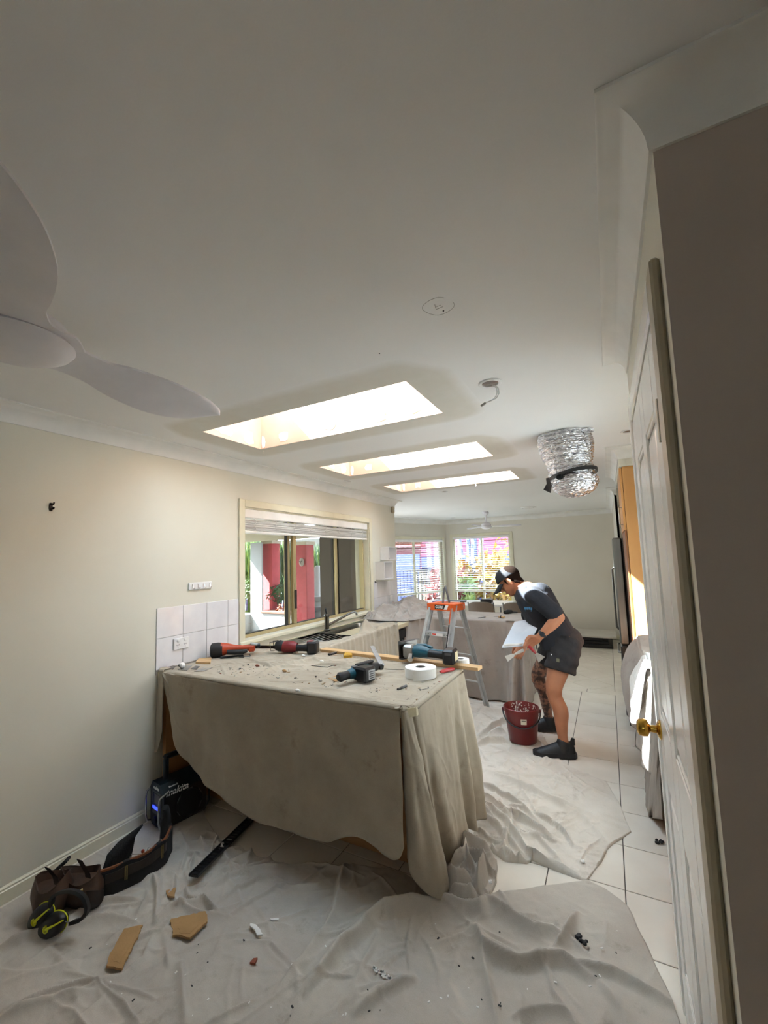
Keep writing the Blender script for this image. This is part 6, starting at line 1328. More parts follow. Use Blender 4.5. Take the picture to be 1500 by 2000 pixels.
for S_, E_, k_ in ((SL, EL, .80), (SR, ER, .72)):
    e_ = S_.lerp(E_, k_); taper(b, [S_.lerp(Vector((2.0, 3.87, 1.22)), .3), S_, S_.lerp(E_, .4), e_], [.085, .076, .074, .072], 18); 
shd = lambda p: .0035 * np.sin(p[:, 0] * 60 + p[:, 2] * 45 + 3 * np.sin(p[:, 1] * 14)) * (.4 + .6 * np.clip(vnoise(p[:, 1], p[:, 2], 8, 5) + .3, 0, 1)) + .006 * vnoise(p[:, 0] + p[:, 1], p[:, 2], 11, 6)
shirt = remesh(b, 'shirt', .0062, 2, [SHIRT], man, shd)
PRINT = mat('blue shirt print', '4f8fc4', .7)
o_ = at(1018, 1191, 1, 3.70)
def on_mesh(obj, px, py):
    d = Vector(CAM_R.T @ np.array([(px - PX) / FOC, (py - PY) / FOC, 1.0])).normalized(); ok, loc, nr, _ = obj.ray_cast(Vector(CAM_POS) - MO, d); return (loc, nr) if ok else (None, None)
def decal(obj, pxs, m, name, off=.0015):
    pts = [on_mesh(obj, *p) for p in pxs]
    if any(p[0] is None for p in pts): return
    m_ = MB(); m_.add([p[0] + p[1] * off for p in pts], [tuple(range(len(pts)))]); return m_.build(name, m, obj)
for x0_, x1_, y0_, y1_ in ((1017, 1020, 1187, 1192), (1021, 1024, 1187, 1192), (1025, 1028, 1187, 1192), (1029, 1032, 1188, 1193), (1018, 1031, 1194, 1195.5)):
    decal(shirt, [(x0_, y0_), (x1_, y0_ + .6), (x1_, y1_ + .6), (x0_, y1_)], PRINT, 'print')
decal(shirt, [(993, 1166), (996, 1166), (996, 1172), (993, 1172)], mat('white print', 'eeeeee', .5), 'collar_tag')
# shorts
b = MB(); ell(PEL + Vector((.01, 0, -.01)), .142, .185, .12)
for H, K, fl_ in ((HL, KL, .0), (HR, KR, .0)):
    e_ = H.lerp(K, .50); R_ = []; ax = (K - H).normalized()
    for t, r1, r2_ in ((-.12, .11, .11), (.0, .122, .118), (.2, .122, .112), (.42, .116, .108), (.53, .118, .112), (.545, .112, .106)):
        c = H.lerp(K, t); u = Vector((1, 0, 0)); u = (u - ax * u.dot(ax)).normalized(); v = ax.cross(u); R_.append([c + u * r1 * math.cos(a) + v * r2_ * math.sin(a) for a in [2 * PI * k / 24 for k in range(24)]])
    b.loft(R_)
std = lambda p: .004 * vnoise(p[:, 0] + p[:, 1] * .5, p[:, 2] * .6, 17, 7) + .003 * np.sin(p[:, 2] * 70 + p[:, 0] * 50)
shorts = remesh(b, 'shorts', .0062, 2, [SHORT], man, std)
decal(shorts, [(1080, 1289), (1086, 1290), (1086, 1297), (1080, 1296)], mat('olive patch', '76735c', .7), 'label_patch'); decal(shorts, [(1069.5, 1280.5), (1071.5, 1280.5), (1071.5, 1283), (1069.5, 1283)], mat('white print', 'eeeeee', .5), 'paint_fleck')
# shoes
def shoe(A_, ft, nm):
    ft = ft.normalized(); sd = Vector((-ft.y, ft.x, 0)); h = Vector((A_.x, A_.y, 0)) - ft * .062; secs = []
    b = MB(); R_ = []
    for t, w_, hh in ((-.012, .028, .085), (.004, .042, .118), (.05, .050, .126), (.09, .050, .122), (.13, .050, .106), (.18, .053, .084), (.225, .051, .068), (.262, .042, .056), (.285, .024, .040)):
        c = h + ft * t; R_.append([c + sd * (w_ * math.cos(a)) + Vector((0, 0, .018 + (hh - .018) * max(0, math.sin(a)) ** .75 if math.sin(a) > 0 else .018)) for a in [2 * PI * k / 20 for k in range(20)]])
    b.loft(R_); b.xf(Matrix.Translation(-MO)); so = b.build('shoe', SHOE, man, smooth=70)
    out = [(t, w_) for t, w_ in ((-.022, .024), (-.004, .044), (.06, .050), (.12, .049), (.18, .056), (.23, .055), (.27, .042), (.296, .016))]
    poly = [(t, w_) for t, w_ in out] + [(t, -w_) for t, w_ in out[::-1]]
    b = MB(); M = Matrix((ft, sd, Vector((0, 0, 1)))).transposed().to_4x4(); M.translation = h - MO + Vector((0, 0, .009)); b.prism(poly, .034, M); b.build('sole', SOLE, so)
    b = MB(); b.tube([A_ + ft * o_ + Vector((0, 0, z)) - MO for o_, z in ((.012, -.045), (.008, -.020), (.004, .008), (.0, .026), (-.002, .032))], [.054, .054, .051, .047, .040], 20); b.build('collar', SHOE, so, smooth=60)
    b = MB(); c = h + ft * .004 + Vector((0, 0, .10)) - MO; b.tube([c, c - ft * .010 + Vector((0, 0, .045))], [.022, .012], 8); b.build('heel_tab', SHOE, so, smooth=60)
    for k in range(4): c = h + ft * (.108 + k * .022) + Vector((0, 0, .112 - k * .010)) - MO; m_ = MB(); m_.tube([c - sd * .022 - Vector((0, 0, .008)), c + Vector((0, 0, .002)), c + sd * .022 - Vector((0, 0, .008))], .003, 6); m_.build('lace', SOLE, so)
shoe(AL, Vector((-1, -.32, 0)), 'l'); shoe(AR, Vector((-.85, -.35, 0)), 'r')
# watch
d = (EL - WL).normalized(); b = MB(); c = WL + d * .035 - MO; u = d.orthogonal().normalized(); v = d.cross(u)
b.loft([[c + d * q + u * r_ * math.cos(a) + v * r_ * math.sin(a) for a in [2 * PI * k / 20 for k in range(20)]] for q, r_ in ((-.011, .031), (-.010, .034), (.010, .035), (.011, .032))], cap=False); wa = b.build('watch', BLKP, man, smooth=50)
nw = (Vector(CAM_POS) - WL); nw = (nw - d * nw.dot(d)).normalized(); b = MB(); b.lathe([(.019, 0), (.02, .006), (.017, .010), (0, .010)], 20, c + nw * .031, rot=Matrix((d, d.cross(nw), nw)).transposed() if True else None); b.build('watch_face', mat('dark watch face', '2c2e33', .2), wa, smooth=40)
# hawk, broad knife, scraper: held, so they are things of their own
hk = thing('plastering_hawk', 'square white plastering hawk held by the man', 'hawk', loc=(HA + HB + HCc + HD) / 4)
ho = hk.location.copy(); m_ = MB(); q = [HA, HB, HCc, HD]; m_.add([p - ho for p in q] + [p - ho - hn * .006 for p in q], [(0, 1, 2, 3), (7, 6, 5, 4)] + [(i, (i + 1) % 4, 4 + (i + 1) % 4, 4 + i) for i in range(4)]); m_.build('plate', mat('worn white aluminium plate', 'd3d8de', .4, nscale=6, col2='c2c8d0'), hk)
rows = []
for i in range(12):
    t = i / 11; row = []
    for j in range(6):
        s = j / 5; p = HCc.lerp(HD, .06 + .7 * t).lerp(HB.lerp(HA, .06 + .7 * t), .02 + .10 * s * (1 - .4 * t)); row.append(tuple(p - ho + hn * (.003 + .010 * math.sin(PI * s) ** .6 * (.6 + .4 * math.sin(t * 7)))))
    rows.append(row)
m_ = MB(); m_.grid(rows); o = m_.build('plaster_heap', PUTTY, hk, smooth=60)
m_ = MB(); m_.tube([-hn * .006, -hn * .11], [.018, .02], 14); m_.build('handle', BLKP, hk, smooth=40)
def knife(name, label, g, tip, wdir, hl, bl, bw, hm, bm_, cat='scraper'):
    d = (tip - g).normalized(); w_ = wdir - d * wdir.dot(d); w_.normalize(); n_ = d.cross(w_); t = thing(name, label, cat, loc=g)
    m_ = MB(); m_.tube([-d * hl * .5, -d * hl * .3, d * hl * .2, d * hl * .5], [.010, .013, .011, .007], 10); m_.build('handle', hm, t, smooth=50)
    e = (tip - g).length; m_ = MB(); q = [d * hl * .5 - w_ * .012, d * hl * .5 + w_ * .012, d * e + w_ * bw, d * e - w_ * bw]; m_.add([p + n_ * .0008 for p in q] + [p - n_ * .0008 for p in q], [(0, 1, 2, 3), (7, 6, 5, 4)] + [(i, (i + 1) % 4, 4 + (i + 1) % 4, 4 + i) for i in range(4)]); m_.build('blade', bm_, t); return t
REDP = mat('red plastic', '9c2228', .4); BLADE = mat('smeared steel blade', 'a9a7a2', .4, metal=.6, nscale=14, col2='cfcbc4')
gL = at(1032, 1272, 1, 3.56); knife('broad_knife', 'red handled broad knife pointing down from the left hand', gL, at(1051, 1292, 1, 3.56), at(1060, 1288, 1, 3.56) - at(1042, 1297, 1, 3.56), .075, .1, .034, REDP, BLADE)
gR = at(1006, 1277, 1, 3.74); knife('plaster_scraper', 'plaster caked scraper in the right hand below the hawk', gR, at(981, 1290, 1, 3.70), Vector((.1, 0, 1)), .09, .1, .026, PUTTY, PUTTY)
for o_ in list(C.objects):
    if o_.parent is None and o_.name in ('person', 'plastering_hawk', 'broad_knife', 'plaster_scraper'): o_.location += Vector((.018, .07, 0))
# ------------------------------------------------------------------ red bucket
bc = fl(1022, 1450); bk_ = thing('bucket', 'dark red plastic bucket of plaster with black handle in front of the man', 'bucket', loc=(bc.x, bc.y, .018))
BRED = mat('dark red plastic', '6e1a1c', .32, nscale=5, col2='64171a')
BH, R0, R1 = .275, .112, .142
m_ = MB(); m_.lathe([(0, .0), (R0 - .006, 0), (R0, .006), (R1 - .004, BH - .03), (R1 + .002, BH - .028), (R1 + .003, BH), (R1 - .003, BH + .003), (R1 - .007, BH - .002), (R0 - .003, .012), (0, .01)], 40); m_.build('shell', BRED, bk_, smooth=40)
m_ = MB(); m_.lathe([(R1 - .022, BH - .115), (.08, BH - .108), (.03, BH - .10), (0, BH - .102)], 32); m_.build('plaster', PUTTY, bk_, smooth=50)
m_ = MB(); r = random.Random(4)
for k in range(130):
    a = r.uniform(-.6, 2.4); z = BH - r.uniform(.005, .09); rr = R1 - .0085 - (BH - z) * .11; c = Vector((rr * math.cos(a), rr * math.sin(a), z)); nrm = Vector((-math.cos(a), -math.sin(a), .1)).normalized(); m_.ball(c, r.uniform(.002, .007), 6, 4, (.3, 1, 1), Matrix.Rotation(a, 3, 'Z'))
m_.build('plaster_splashes', PUTTY, bk_)['kind'] = 'stuff'
m_ = MB(); pts = []
cd = (Vector(CAM_POS) - Vector((bc.x, bc.y, 0))); cd.z = 0; cd.normalize(); cs = Vector((-cd.y, cd.x, 0))
for k in range(17): a = PI * k / 16; pts.append(cs * (R1 + .008) * math.cos(a) + cd * (R1 + .002) * math.sin(a) * .93 + Vector((0, 0, BH - .035 - .10 * math.sin(a))))
m_.tube(pts, .006, 8); m_.build('handle', BLKP, bk_, smooth=60)
for s in (-1, 1): m_ = MB(); m_.box(cs * s * (R1 + .004) + Vector((0, 0, BH - .03)), (.022, .022, .03), None, .004); m_.build('handle_lug', BRED, bk_)
m_ = MB(); rr = R1 - .018
a0_ = math.atan2(cd.y, cd.x) + .1; vs = []
for k in range(5):
    a = a0_ + .17 * (k - 2) / 4 * 2
    for z in (BH - .105, BH - .06): q_ = R0 + (R1 - R0) * z / BH + .0012; vs.append((q_ * math.cos(a), q_ * math.sin(a), z))
m_.add(vs, [(2 * k, 2 * k + 2, 2 * k + 3, 2 * k + 1) for k in range(4)]); lb = m_.build('label', mat('cream paper label', 'd9d2bd', .8), bk_)
vs = []
for k in range(4):
    a = a0_ + .12 * (k - 1.5) / 3 * 2
    for z in (BH - .078, BH - .070): q_ = R0 + (R1 - R0) * z / BH + .0018; vs.append((q_ * math.cos(a), q_ * math.sin(a), z))
m_ = MB(); m_.add(vs, [(2 * k, 2 * k + 2, 2 * k + 3, 2 * k + 1) for k in range(3)]); m_.build('print_bar', mat('grey print', '6a665e', .8), lb)
# ================================================================== things on the near bench
ZT = TOP + .0075
MTEAL = mat('teal tool plastic', '14586a', .42, nscale=14, col2='104c5c'); TBLK = mat('black rubber grip', '19191b', .6, nscale=40, col2='141416'); TORG = mat('orange red tool plastic', 'b5431f', .45); TRED = mat('red tool plastic', '7e1f22', .45)
SILV = mat('cast aluminium', 'a7a5a0', .38, metal=.7, nscale=18, col2='8f8d88'); PAPER = mat('white paper', 'e9e7e2', .85); LAB = mat('grey tool label', 'b9babb', .5)
PINE = mat('pine timber', 'd2b184', .6, nscale=3, col2='bf9a6a', stretch=(1, 9, 9)); CARD = mat('brown board scrap', 'b08a5c', .85, nscale=7, col2='a27d51', bump=.2, bscale=60)
def local(name, label, cat, P, Q, group=None):
    """thing at P with its x axis toward Q (both on the bench)"""
    d = Q - P; return thing(name, label, cat, group, loc=P, rot=(0, 0, math.atan2(d.y, d.x))), d.length
def cyl(b, pts, rs, n=14, sc=None): b.tube(pts, rs, n); return b
# front cordless multi tool: teal body, black battery towards the camera
t, L = local('cordless_multitool', 'teal cordless multi tool with square black battery at the bench front', 'power tool', fl(661, 1341, ZT), fl(742, 1316, ZT))
m_ = MB(); m_.tube([(0, 0, .045), (.012, 0, .046), (.03, 0, .046), (.075, 0, .046)], [.018, .026, .024, .022], 16); m_.build('grip', TBLK, t, smooth=50)
m_ = MB(); m_.tube([(.07, 0, .046), (.10, 0, .047), (.16, 0, .05), (.21, 0, .05), (.235, .0, .048)], [.0235, .029, .034, .032, .026], 18); m_.build('motor_body', MTEAL, t, smooth=50)
m_ = MB(); m_.tube([(.22, 0, .05), (.26, 0, .05), (L - .02, 0, .048)], [.029, .027, .022], 16); m_.box((.20, 0, .086), (.13, .03, .012), None, .004); m_.build('gear_head', TBLK, t, smooth=40)
m_ = MB(); m_.lathe([(.016, -.03), (.018, -.02), (.018, .02), (.014, .028), (0, .028)], 16, (L - .012, 0, .045), axis='Y'); m_.build('tool_clamp', BLKP, t, smooth=40)
m_ = MB(); m_.box((.15, -.055, .046), (.088, .085, .078), None, .010); bt = m_.build('battery', BLKP, t)
m_ = MB(); m_.box((.15, -.012, .048), (.092, .03, .07), None, .008); m_.build('battery_shoe', TBLK, t)
m_ = MB(); m_.box((.158, -.0982, .046), (.05, .0012, .052), None, 0); m_.build('label', LAB, bt)
for k in range(4): m_ = MB(); m_.box((.158, -.0992, .062 - k * .011), (.04 - .008 * (k % 2), .001, .0035)); m_.build('print_bar', BLKP, bt)
for k in range(3): m_ = MB(); m_.box((.195, -.03 - k * .018, .046), (.003, .006, .06)); m_.build('rib', TBLK, bt)
m_ = MB(); m_.box((.13, .0, .081), (.05, .028, .008), None, .003); m_.build('switch', GREYP, t)
text('logo', 'makita', .02, LOGO, t, frame((.12, -.032, .062), (1, 0, 0), (0, .3, 1)), shear=.25, bold=.0003)
# trim saw lying on the plank behind the paper roll
zt2 = ZT + .024
t, L = local('cordless_trim_saw', 'teal cordless saw with silver base lying on the timber plank', 'power tool', fl(782, 1288, zt2), fl(893, 1297, zt2))
m_ = MB(); R_ = Matrix.Rotation(math.radians(62), 3, 'Z'); m_.box((.035, .055, .060), (.16, .004, .112), R_, .0015); m_.box(Vector((.035, .055, .115)) + R_ @ Vector((0, -.012, 0)), (.16, .026, .004), R_, .0015); m_.box(Vector((.035, .055, .006)) + R_ @ Vector((0, -.012, 0)), (.16, .026, .004), R_, .0015); m_.build('base_plate', STEELD, t)
m_ = MB(); m_.box((.06, .02, .055), (.075, .085, .085), None, .014); m_.build('gear_case', SILV, t)
m_ = MB(); m_.tube([(.095, .015, .056), (.13, .012, .058), (.17, .008, .056), (.20, .0, .052)], [.036, .040, .034, .025], 18); m_.tube([(.10, .045, .085), (.16, .04, .09), (.21, .03, .08)], [.012, .013, .008], 10); m_.build('motor_body', MTEAL, t, smooth=50)
m_ = MB(); m_.tube([(.19, 0, .052), (.25, -.004, .048), (.30, -.006, .048)], [.024, .021, .025], 14); m_.build('grip', TBLK, t, smooth=50)
m_ = MB(); m_.tube([(.20, .012, .066), (.25, .010, .066), (.29, .008, .064)], [.012, .012, .014], 10); m_.build('grip_insert', MTEAL, t, smooth=50)
m_ = MB(); m_.tube([(.09, -.045, .04), (.098, -.075, .022)], [.018, .017], 14); m_.build('dust_spout', mat('chrome', 'd8d8d8', .1, metal=1), t, smooth=40)
m_ = MB(); m_.box((.335, -.008, .046), (.075, .10, .09), None, .012); bt = m_.build('battery', BLKP, t); m_ = MB(); m_.box((.3735, -.01, .05), (.0012, .06, .05)); m_.build('label', mat('cream label', 'd6cba6', .6), bt); m_ = MB(); m_.box((.335, -.059, .066), (.04, .002, .014)); m_.build('latch', GREYP, bt)
# orange nail gun at the back left
t, L = local('nail_gun', 'orange and black nail gun lying against the splashback end', 'power tool', fl(408, 1288, ZT), fl(503, 1281, ZT))
t.location.x = max(t.location.x, .09)
m_ = MB(); m_.tube([(.0, .03, .055), (.01, .03, .055), (.05, .03, .056), (.085, .03, .056)], [.038, .052, .054, .05], 18); m_.build('motor_cap', TBLK, t, smooth=45)
m_ = MB(); m_.tube([(.075, .03, .06), (.11, .03, .062), (.16, .03, .062), (.22, .03, .058), (.29, .03, .06)], [.049, .042, .026, .02, .024], 16); m_.build('body', TORG, t, smooth=50)
m_ = MB(); m_.tube([(.12, -.012, .045), (.17, -.02, .043), (.23, -.018, .042), (.255, -.01, .045)], [.018, .019, .017, .012], 12); m_.build('grip', TBLK, t, smooth=50)
m_ = MB(); m_.box((.285, .03, .055), (.05, .05, .05), None, .01); m_.build('nose_housing', TORG, t); m_ = MB(); m_.tube([(.275, .03, .085), (.33, .03, .078)], [.011, .009], 10); m_.tube([(.285, .012, .083), (.325, .012, .078)], [.006, .006], 8); m_.build('nose', SILV, t, smooth=40)
m_ = MB(); m_.tube([(.32, .03, .07), (.345, .03, .07)], [.016, .013], 12); m_.build('nose_tip', BLKP, t, smooth=40)
m_ = MB(); m_.tube([(.20, -.03, .012), (.24, -.04, .008), (.275, -.04, .008), (.282, -.03, .014), (.27, -.02, .02)], .004, 8); m_.build('belt_hook', STEELD, t, smooth=60)
m_ = MB(); m_.box((.15, -.005, .012), (.16, .03, .012), Matrix.Rotation(.1, 3, 'Z'), .004); m_.build('magazine', TBLK, t)
# red reciprocating saw
t, L = local('reciprocating_saw', 'red and black cordless reciprocating saw with blade pointing at the window', 'power tool', fl(622, 1277, ZT), fl(540, 1276, ZT))
m_ = MB(); m_.box((.04, .0, .047), (.075, .085, .088), None, .010); m_.build('battery', BLKP, t); m_ = MB(); m_.box((.06, 0, .085), (.04, .06, .02), None, .006); m_.build('battery_latch', TRED, t)
m_ = MB(); m_.tube([(.07, 0, .045), (.12, 0, .04), (.18, 0, .042)], [.030, .023, .027], 14); m_.build('grip', TBLK, t, smooth=50)
m_ = MB(); m_.tube([(.165, 0, .046), (.20, 0, .05), (.25, 0, .05), (.28, 0, .048)], [.030, .042, .042, .036], 16); m_.build('motor_body', TRED, t, smooth=50)
m_ = MB(); m_.tube([(.20, -.02, .03), (.26, -.02, .03)], [.03, .028], 12); m_.tube([(.27, 0, .05), (.30, 0, .055), (.325, 0, .055)], [.038, .042, .034], 16); m_.build('boot', TBLK, t, smooth=50)
m_ = MB(); m_.tube([(.32, -.03, .03), (.36, -.03, .025), (.365, -.03, .085), (.32, -.02, .09)], .0035, 8); m_.tube([(.32, .03, .03), (.36, .03, .025), (.365, .03, .085), (.32, .02, .09)], .0035, 8); m_.build('shoe', STEELD, t, smooth=50)
m_ = MB(); m_.box((.42, .0, .045), (.17, .0015, .022)); m_.build('blade', DKM, t)
# plank, straight edge
P, Q = fl(634, 1272, ZT), fl(938, 1309, ZT); Q.z = P.z
t, L = local('timber_plank', 'long pine plank across the back of the near bench', 'plank', P, Q); m_ = MB(); m_.bb(0, L, -.035, .035, .0015, .021, bev=.0015); m_.build('board', PINE, t)
m_ = MB(); m_.prism([(0, -.034), (-.03, -.02), (-.012, .01), (-.02, .034), (0, .034)], .018, Matrix.Translation((0, 0, .002))); m_.build('broken_end', PINE, t)
P, Q = fl(746, 1301, ZT), fl(727, 1273, ZT); t, L = local('straight_edge', 'short aluminium straight edge propped on the timber plank', 'straight edge', P, Q); t.rotation_euler = (0, -.075, t.rotation_euler.z)
m_ = MB(); m_.bb(0, L, -.016, .016, .0, .010, bev=.002); m_.bb(0, L, -.004, .004, .010, .0115); m_.build('bar', mat('scratched aluminium', 'b4b6b8', .4, metal=.6), t)
for k in range(14): m_ = MB(); m_.bb(.02 + k * L / 15, .022 + k * L / 15, -.015, -.004, .0101, .0106); m_.build('graduation', TBLK, t)
# paper jointing tape
c = fl(822, 1321, ZT); t = thing('paper_tape_roll', 'large white roll of paper jointing tape on the bench', 'tape', loc=c); R_ = .088
m_ = MB(); m_.lathe([(.029, .001), (R_, .001), (R_ + .0005, .003), (R_ + .0005, .052), (R_, .054), (.029, .054)], 56, closed=True); m_.build('roll', PAPER, t, smooth=35)
m_ = MB(); m_.lathe([(.0288, .0005), (.0288, .0538), (.0262, .0538), (.0262, .0005)], 32, closed=True); m_.build('core', mat('grey card core', '8b8884', .8), t, smooth=35)
m_ = MB(); vs = []; fs = []
for k in range(13):
    a = -1.0 - 1.1 * k / 12; r_ = R_ + .002 + .022 * (k / 12) ** 2
    vs += [(r_ * math.cos(a), r_ * math.sin(a), .002), (r_ * math.cos(a), r_ * math.sin(a), .0515)]
m_.add(vs, [(2 * k, 2 * k + 2, 2 * k + 3, 2 * k + 1) for k in range(12)]); o = m_.build('loose_tail', PAPER, t); o.modifiers.new('t', 'SOLIDIFY').thickness = .0005; t.rotation_euler = (0, 0, .55)
c = fl(903, 1301, ZT); t = thing('paper_roll', 'flat white paper roll mostly hidden behind the saw battery', 'tape', loc=c + Vector((-.02, .035, 0))); m_ = MB(); m_.lathe([(.02, .001), (.052, .001), (.052, .036), (.02, .036)], 36, closed=True); m_.build('roll', PAPER, t, smooth=30); m_ = MB(); m_.lathe([(.0198, .001), (.0198, .034), (.018, .034), (.018, .001)], 20, closed=True); m_.build('core', mat('grey card core', '8b8884', .8), t)
P, Q = fl(852, 1318, ZT), fl(888, 1310, ZT); t, L = local('utility_knife', 'red handled craft knife beside the paper tape roll', 'knife', P, Q); m_ = MB(); m_.tube([(.03, 0, .011), (.06, 0, .013), (L - .02, 0, .012), (L, 0, .010)], [.007, .011, .010, .005], 10); m_.build('handle', mat('bright red plastic', 'b8262b', .4), t, smooth=50)
m_ = MB(); m_.prism([(0, 0), (.035, -.006), (.035, .008)], .0012, Matrix.Translation((0, 0, .009))); m_.build('blade', SILV, t)
P, Q = fl(777, 1349, ZT), fl(791, 1343, ZT); t, L = local('marker', 'short black marker lying in front of the tape roll', 'marker', P, Q); m_ = MB(); m_.tube([(0, 0, .0065), (L * .55, 0, .0065)], .006, 10); m_.build('barrel', BLKP, t, smooth=40); m_ = MB(); m_.tube([(L * .55, 0, .0065), (L * .6, 0, .0065), (L * 1.2, 0, .0065)], [.0045, .0066, .0066], 10); m_.build('cap', GREYP, t, smooth=40)
P, Q = fl(820, 1349, ZT), fl(835, 1346, ZT); t, L = local('screw', 'tiny screw lying in front of the tape roll', 'screw', P, Q); m_ = MB(); m_.tube([(0, 0, .004), (.004, 0, .004), (.005, 0, .003), (L, 0, .003)], [.004, .004, .0018, .001], 8); m_.build('shank', STEELD, t)
def scrap(name, label, cat, pxs, z, th, m, tilt=0, ragged=0):
    P = [fl(x, y, z) for x, y in pxs]; c = sum(P, Vector()) / len(P); t = thing(name, label, cat, loc=(c.x, c.y, z)); r = random.Random(len(label)); pts = []
    for i, p in enumerate(P):
        q = P[(i + 1) % len(P)]; pts.append((p.x - c.x, p.y - c.y))
        if ragged and (q - p).length > .02:
            n = int((q - p).length / .012)
            for k in range(1, n): w = p.lerp(q, k / n); pts.append((w.x - c.x + r.uniform(-1, 1) * ragged, w.y - c.y + r.uniform(-1, 1) * ragged))
    m_ = MB(); m_.prism(pts, th, Matrix.Translation((0, 0, .001))); m_.build('board' if 'board' in name else 'piece', m, t)
    if ragged and (P[0] - P[2]).length > .1:
        m_ = MB(); m_.prism([(x * .55 + r.uniform(-1, 1) * ragged, y * .55 + r.uniform(-1, 1) * ragged) for x, y in pts[::2]], .0012, Matrix.Translation((.01, -.01, th + .001))); m_.build('torn_layer', m, t)
    return t
scrap('cardboard_strip', 'brown card strip tucked under the front multi tool', 'cardboard', [(641, 1326), (655, 1332), (664, 1330), (747, 1305), (737, 1302), (690, 1309)], ZT, .003, CARD)
scrap('board_offcut', 'small pale board offcut near the splashback tiles', 'offcut', [(382, 1297), (388, 1290), (413, 1288), (411, 1298)], ZT, .014, PINE)
scrap('yellow_clip', 'crumpled yellow plastic piece in front of the plank', 'scrap', [(671, 1286), (674, 1277), (681, 1279), (688, 1275), (687, 1285)], ZT, .018, mat('yellow plastic', 'c99a2a', .5), ragged=.003)
for i, (lab, pxs, m) in enumerate((('dark taping blade nearest the wall corner', [(323, 1305), (334, 1300), (343, 1302), (338, 1308)], STEELD), ('taping blade beside the light bulb', [(347, 1309), (358, 1301), (376, 1300), (366, 1310)], SILV), ('narrow taping blade between bulb and grey plate', [(372, 1307), (382, 1301), (390, 1302), (384, 1308)], STEELD), ('flat grey plate right of the taping blades', [(379, 1312), (397, 1304), (416, 1304), (400, 1311)], SILV))): scrap('taping_blade', lab, 'blade', pxs, ZT, .002, m)
c = fl(357, 1305, ZT); t = thing('light_bulb', 'small white light bulb among the taping blades', 'bulb', loc=c, rot=(PI / 2.3, 0, .5)); m_ = MB(); m_.lathe([(0, -.001), (.017, .002), (.019, .012), (.012, .03), (.009, .034)], 18); m_.build('globe', WHITEP, t, smooth=50); m_ = MB(); m_.lathe([(.009, .034), (.009, .05), (.004, .056), (0, .056)], 14); m_.build('base', SILV, t); t.location.z += .019
P, Q = fl(645, 1280, ZT), fl(659, 1276, ZT); t, L = local('drill_bit_holder', 'small dark bit holder at the left end of the plank', 'holder', P - Vector((0, .02, 0)), Q - Vector((0, .02, 0))); m_ = MB(); m_.bb(0, L, -.012, .012, .0005, .016, bev=.004); m_.build('case', BLKP, t); m_ = MB(); m_.tube([(L * .3, 0, .014), (L * 1.3, -.01, .018)], .003, 6); m_.build('bit', SILV, t)
# cord across the sheet
m_ = MB(); pts = [fl(x, y, ZT + .003) for x, y in ((608, 1300), (640, 1303), (652, 1299), (680, 1302), (720, 1304), (760, 1307), (790, 1308))]; m_.tube(pts, .0022, 6); o = m_.build('string', mat('grey string', '5f5a53', .8), None, smooth=60, label='thin grey string lying across the sheet behind the front multi tool', cat='string')
# crumbs of plaster and timber: nobody would count them
def crumbs(name, region, n, z, mats, seed, smin, smax, label):
    r = random.Random(seed); m_ = MB()
    for k in range(n):
        a, c2 = r.random(), r.random(); x, y = region(a, c2); p = fl(x, y, z); s = r.uniform(smin, smax) * (r.random() ** 2 + .35); m_.cur = r.choices(range(len(mats)), [w for _, w in mats])[0]
        m_.box((p.x, p.y, z + s * .25), (s * r.uniform(.6, 2.2), s, s * .5), Matrix.Rotation(r.uniform(0, 6), 3, 'Z'))
    o = m_.build(name, [q for q, _ in mats], None, label=label, cat='debris'); o['kind'] = 'stuff'; return o
CR = [(mat('grey plaster crumb', 'b5aea2', .9), 7), (mat('tan crumb', 'a08767', .85), 3), (TBLK, 1), (mat('reddish chip', '8a4a35', .8), 1), (mat('grey crumb', '86807a', .9), 5)]
crumbs('debris', lambda a, c: (420 + 330 * a, 1290 + 60 * c * (.3 + .7 * a) + 8), 260, ZT, CR, 5, .003, .0085, 'plaster crumbs and chips scattered over the bench sheet')
crumbs('debris', lambda a, c: (740 + 120 * a, 1330 + 40 * c), 50, ZT, CR, 6, .003, .006, 'fine crumbs near the front corner of the bench sheet')
for i, (x, y, m, lab) in enumerate(((592, 1282, PAPER, 'white plaster lump in front of the red saw'), (628, 1293, PAPER, 'white plaster lump left of the straight edge'), (502, 1302, mat('reddish chip', '8a4a35', .8), 'reddish chip in front of the nail gun'), (581, 1351, PAPER, 'white plaster flake at the bench front edge'), (555, 1312, CARD, 'brown chip in the middle of the bench sheet'))):
    c = fl(x, y, ZT + .004); t = thing('plaster_lump', lab, 'lump', loc=c); m_ = MB(); m_.ball((0, 0, .007), .012, 8, 6, (1.2, .8, .6)); m_.build('lump', m, t, smooth=60); m_ = MB(); m_.ball((.012, .004, .004), .005, 6, 4); m_.build('flake', m, t)
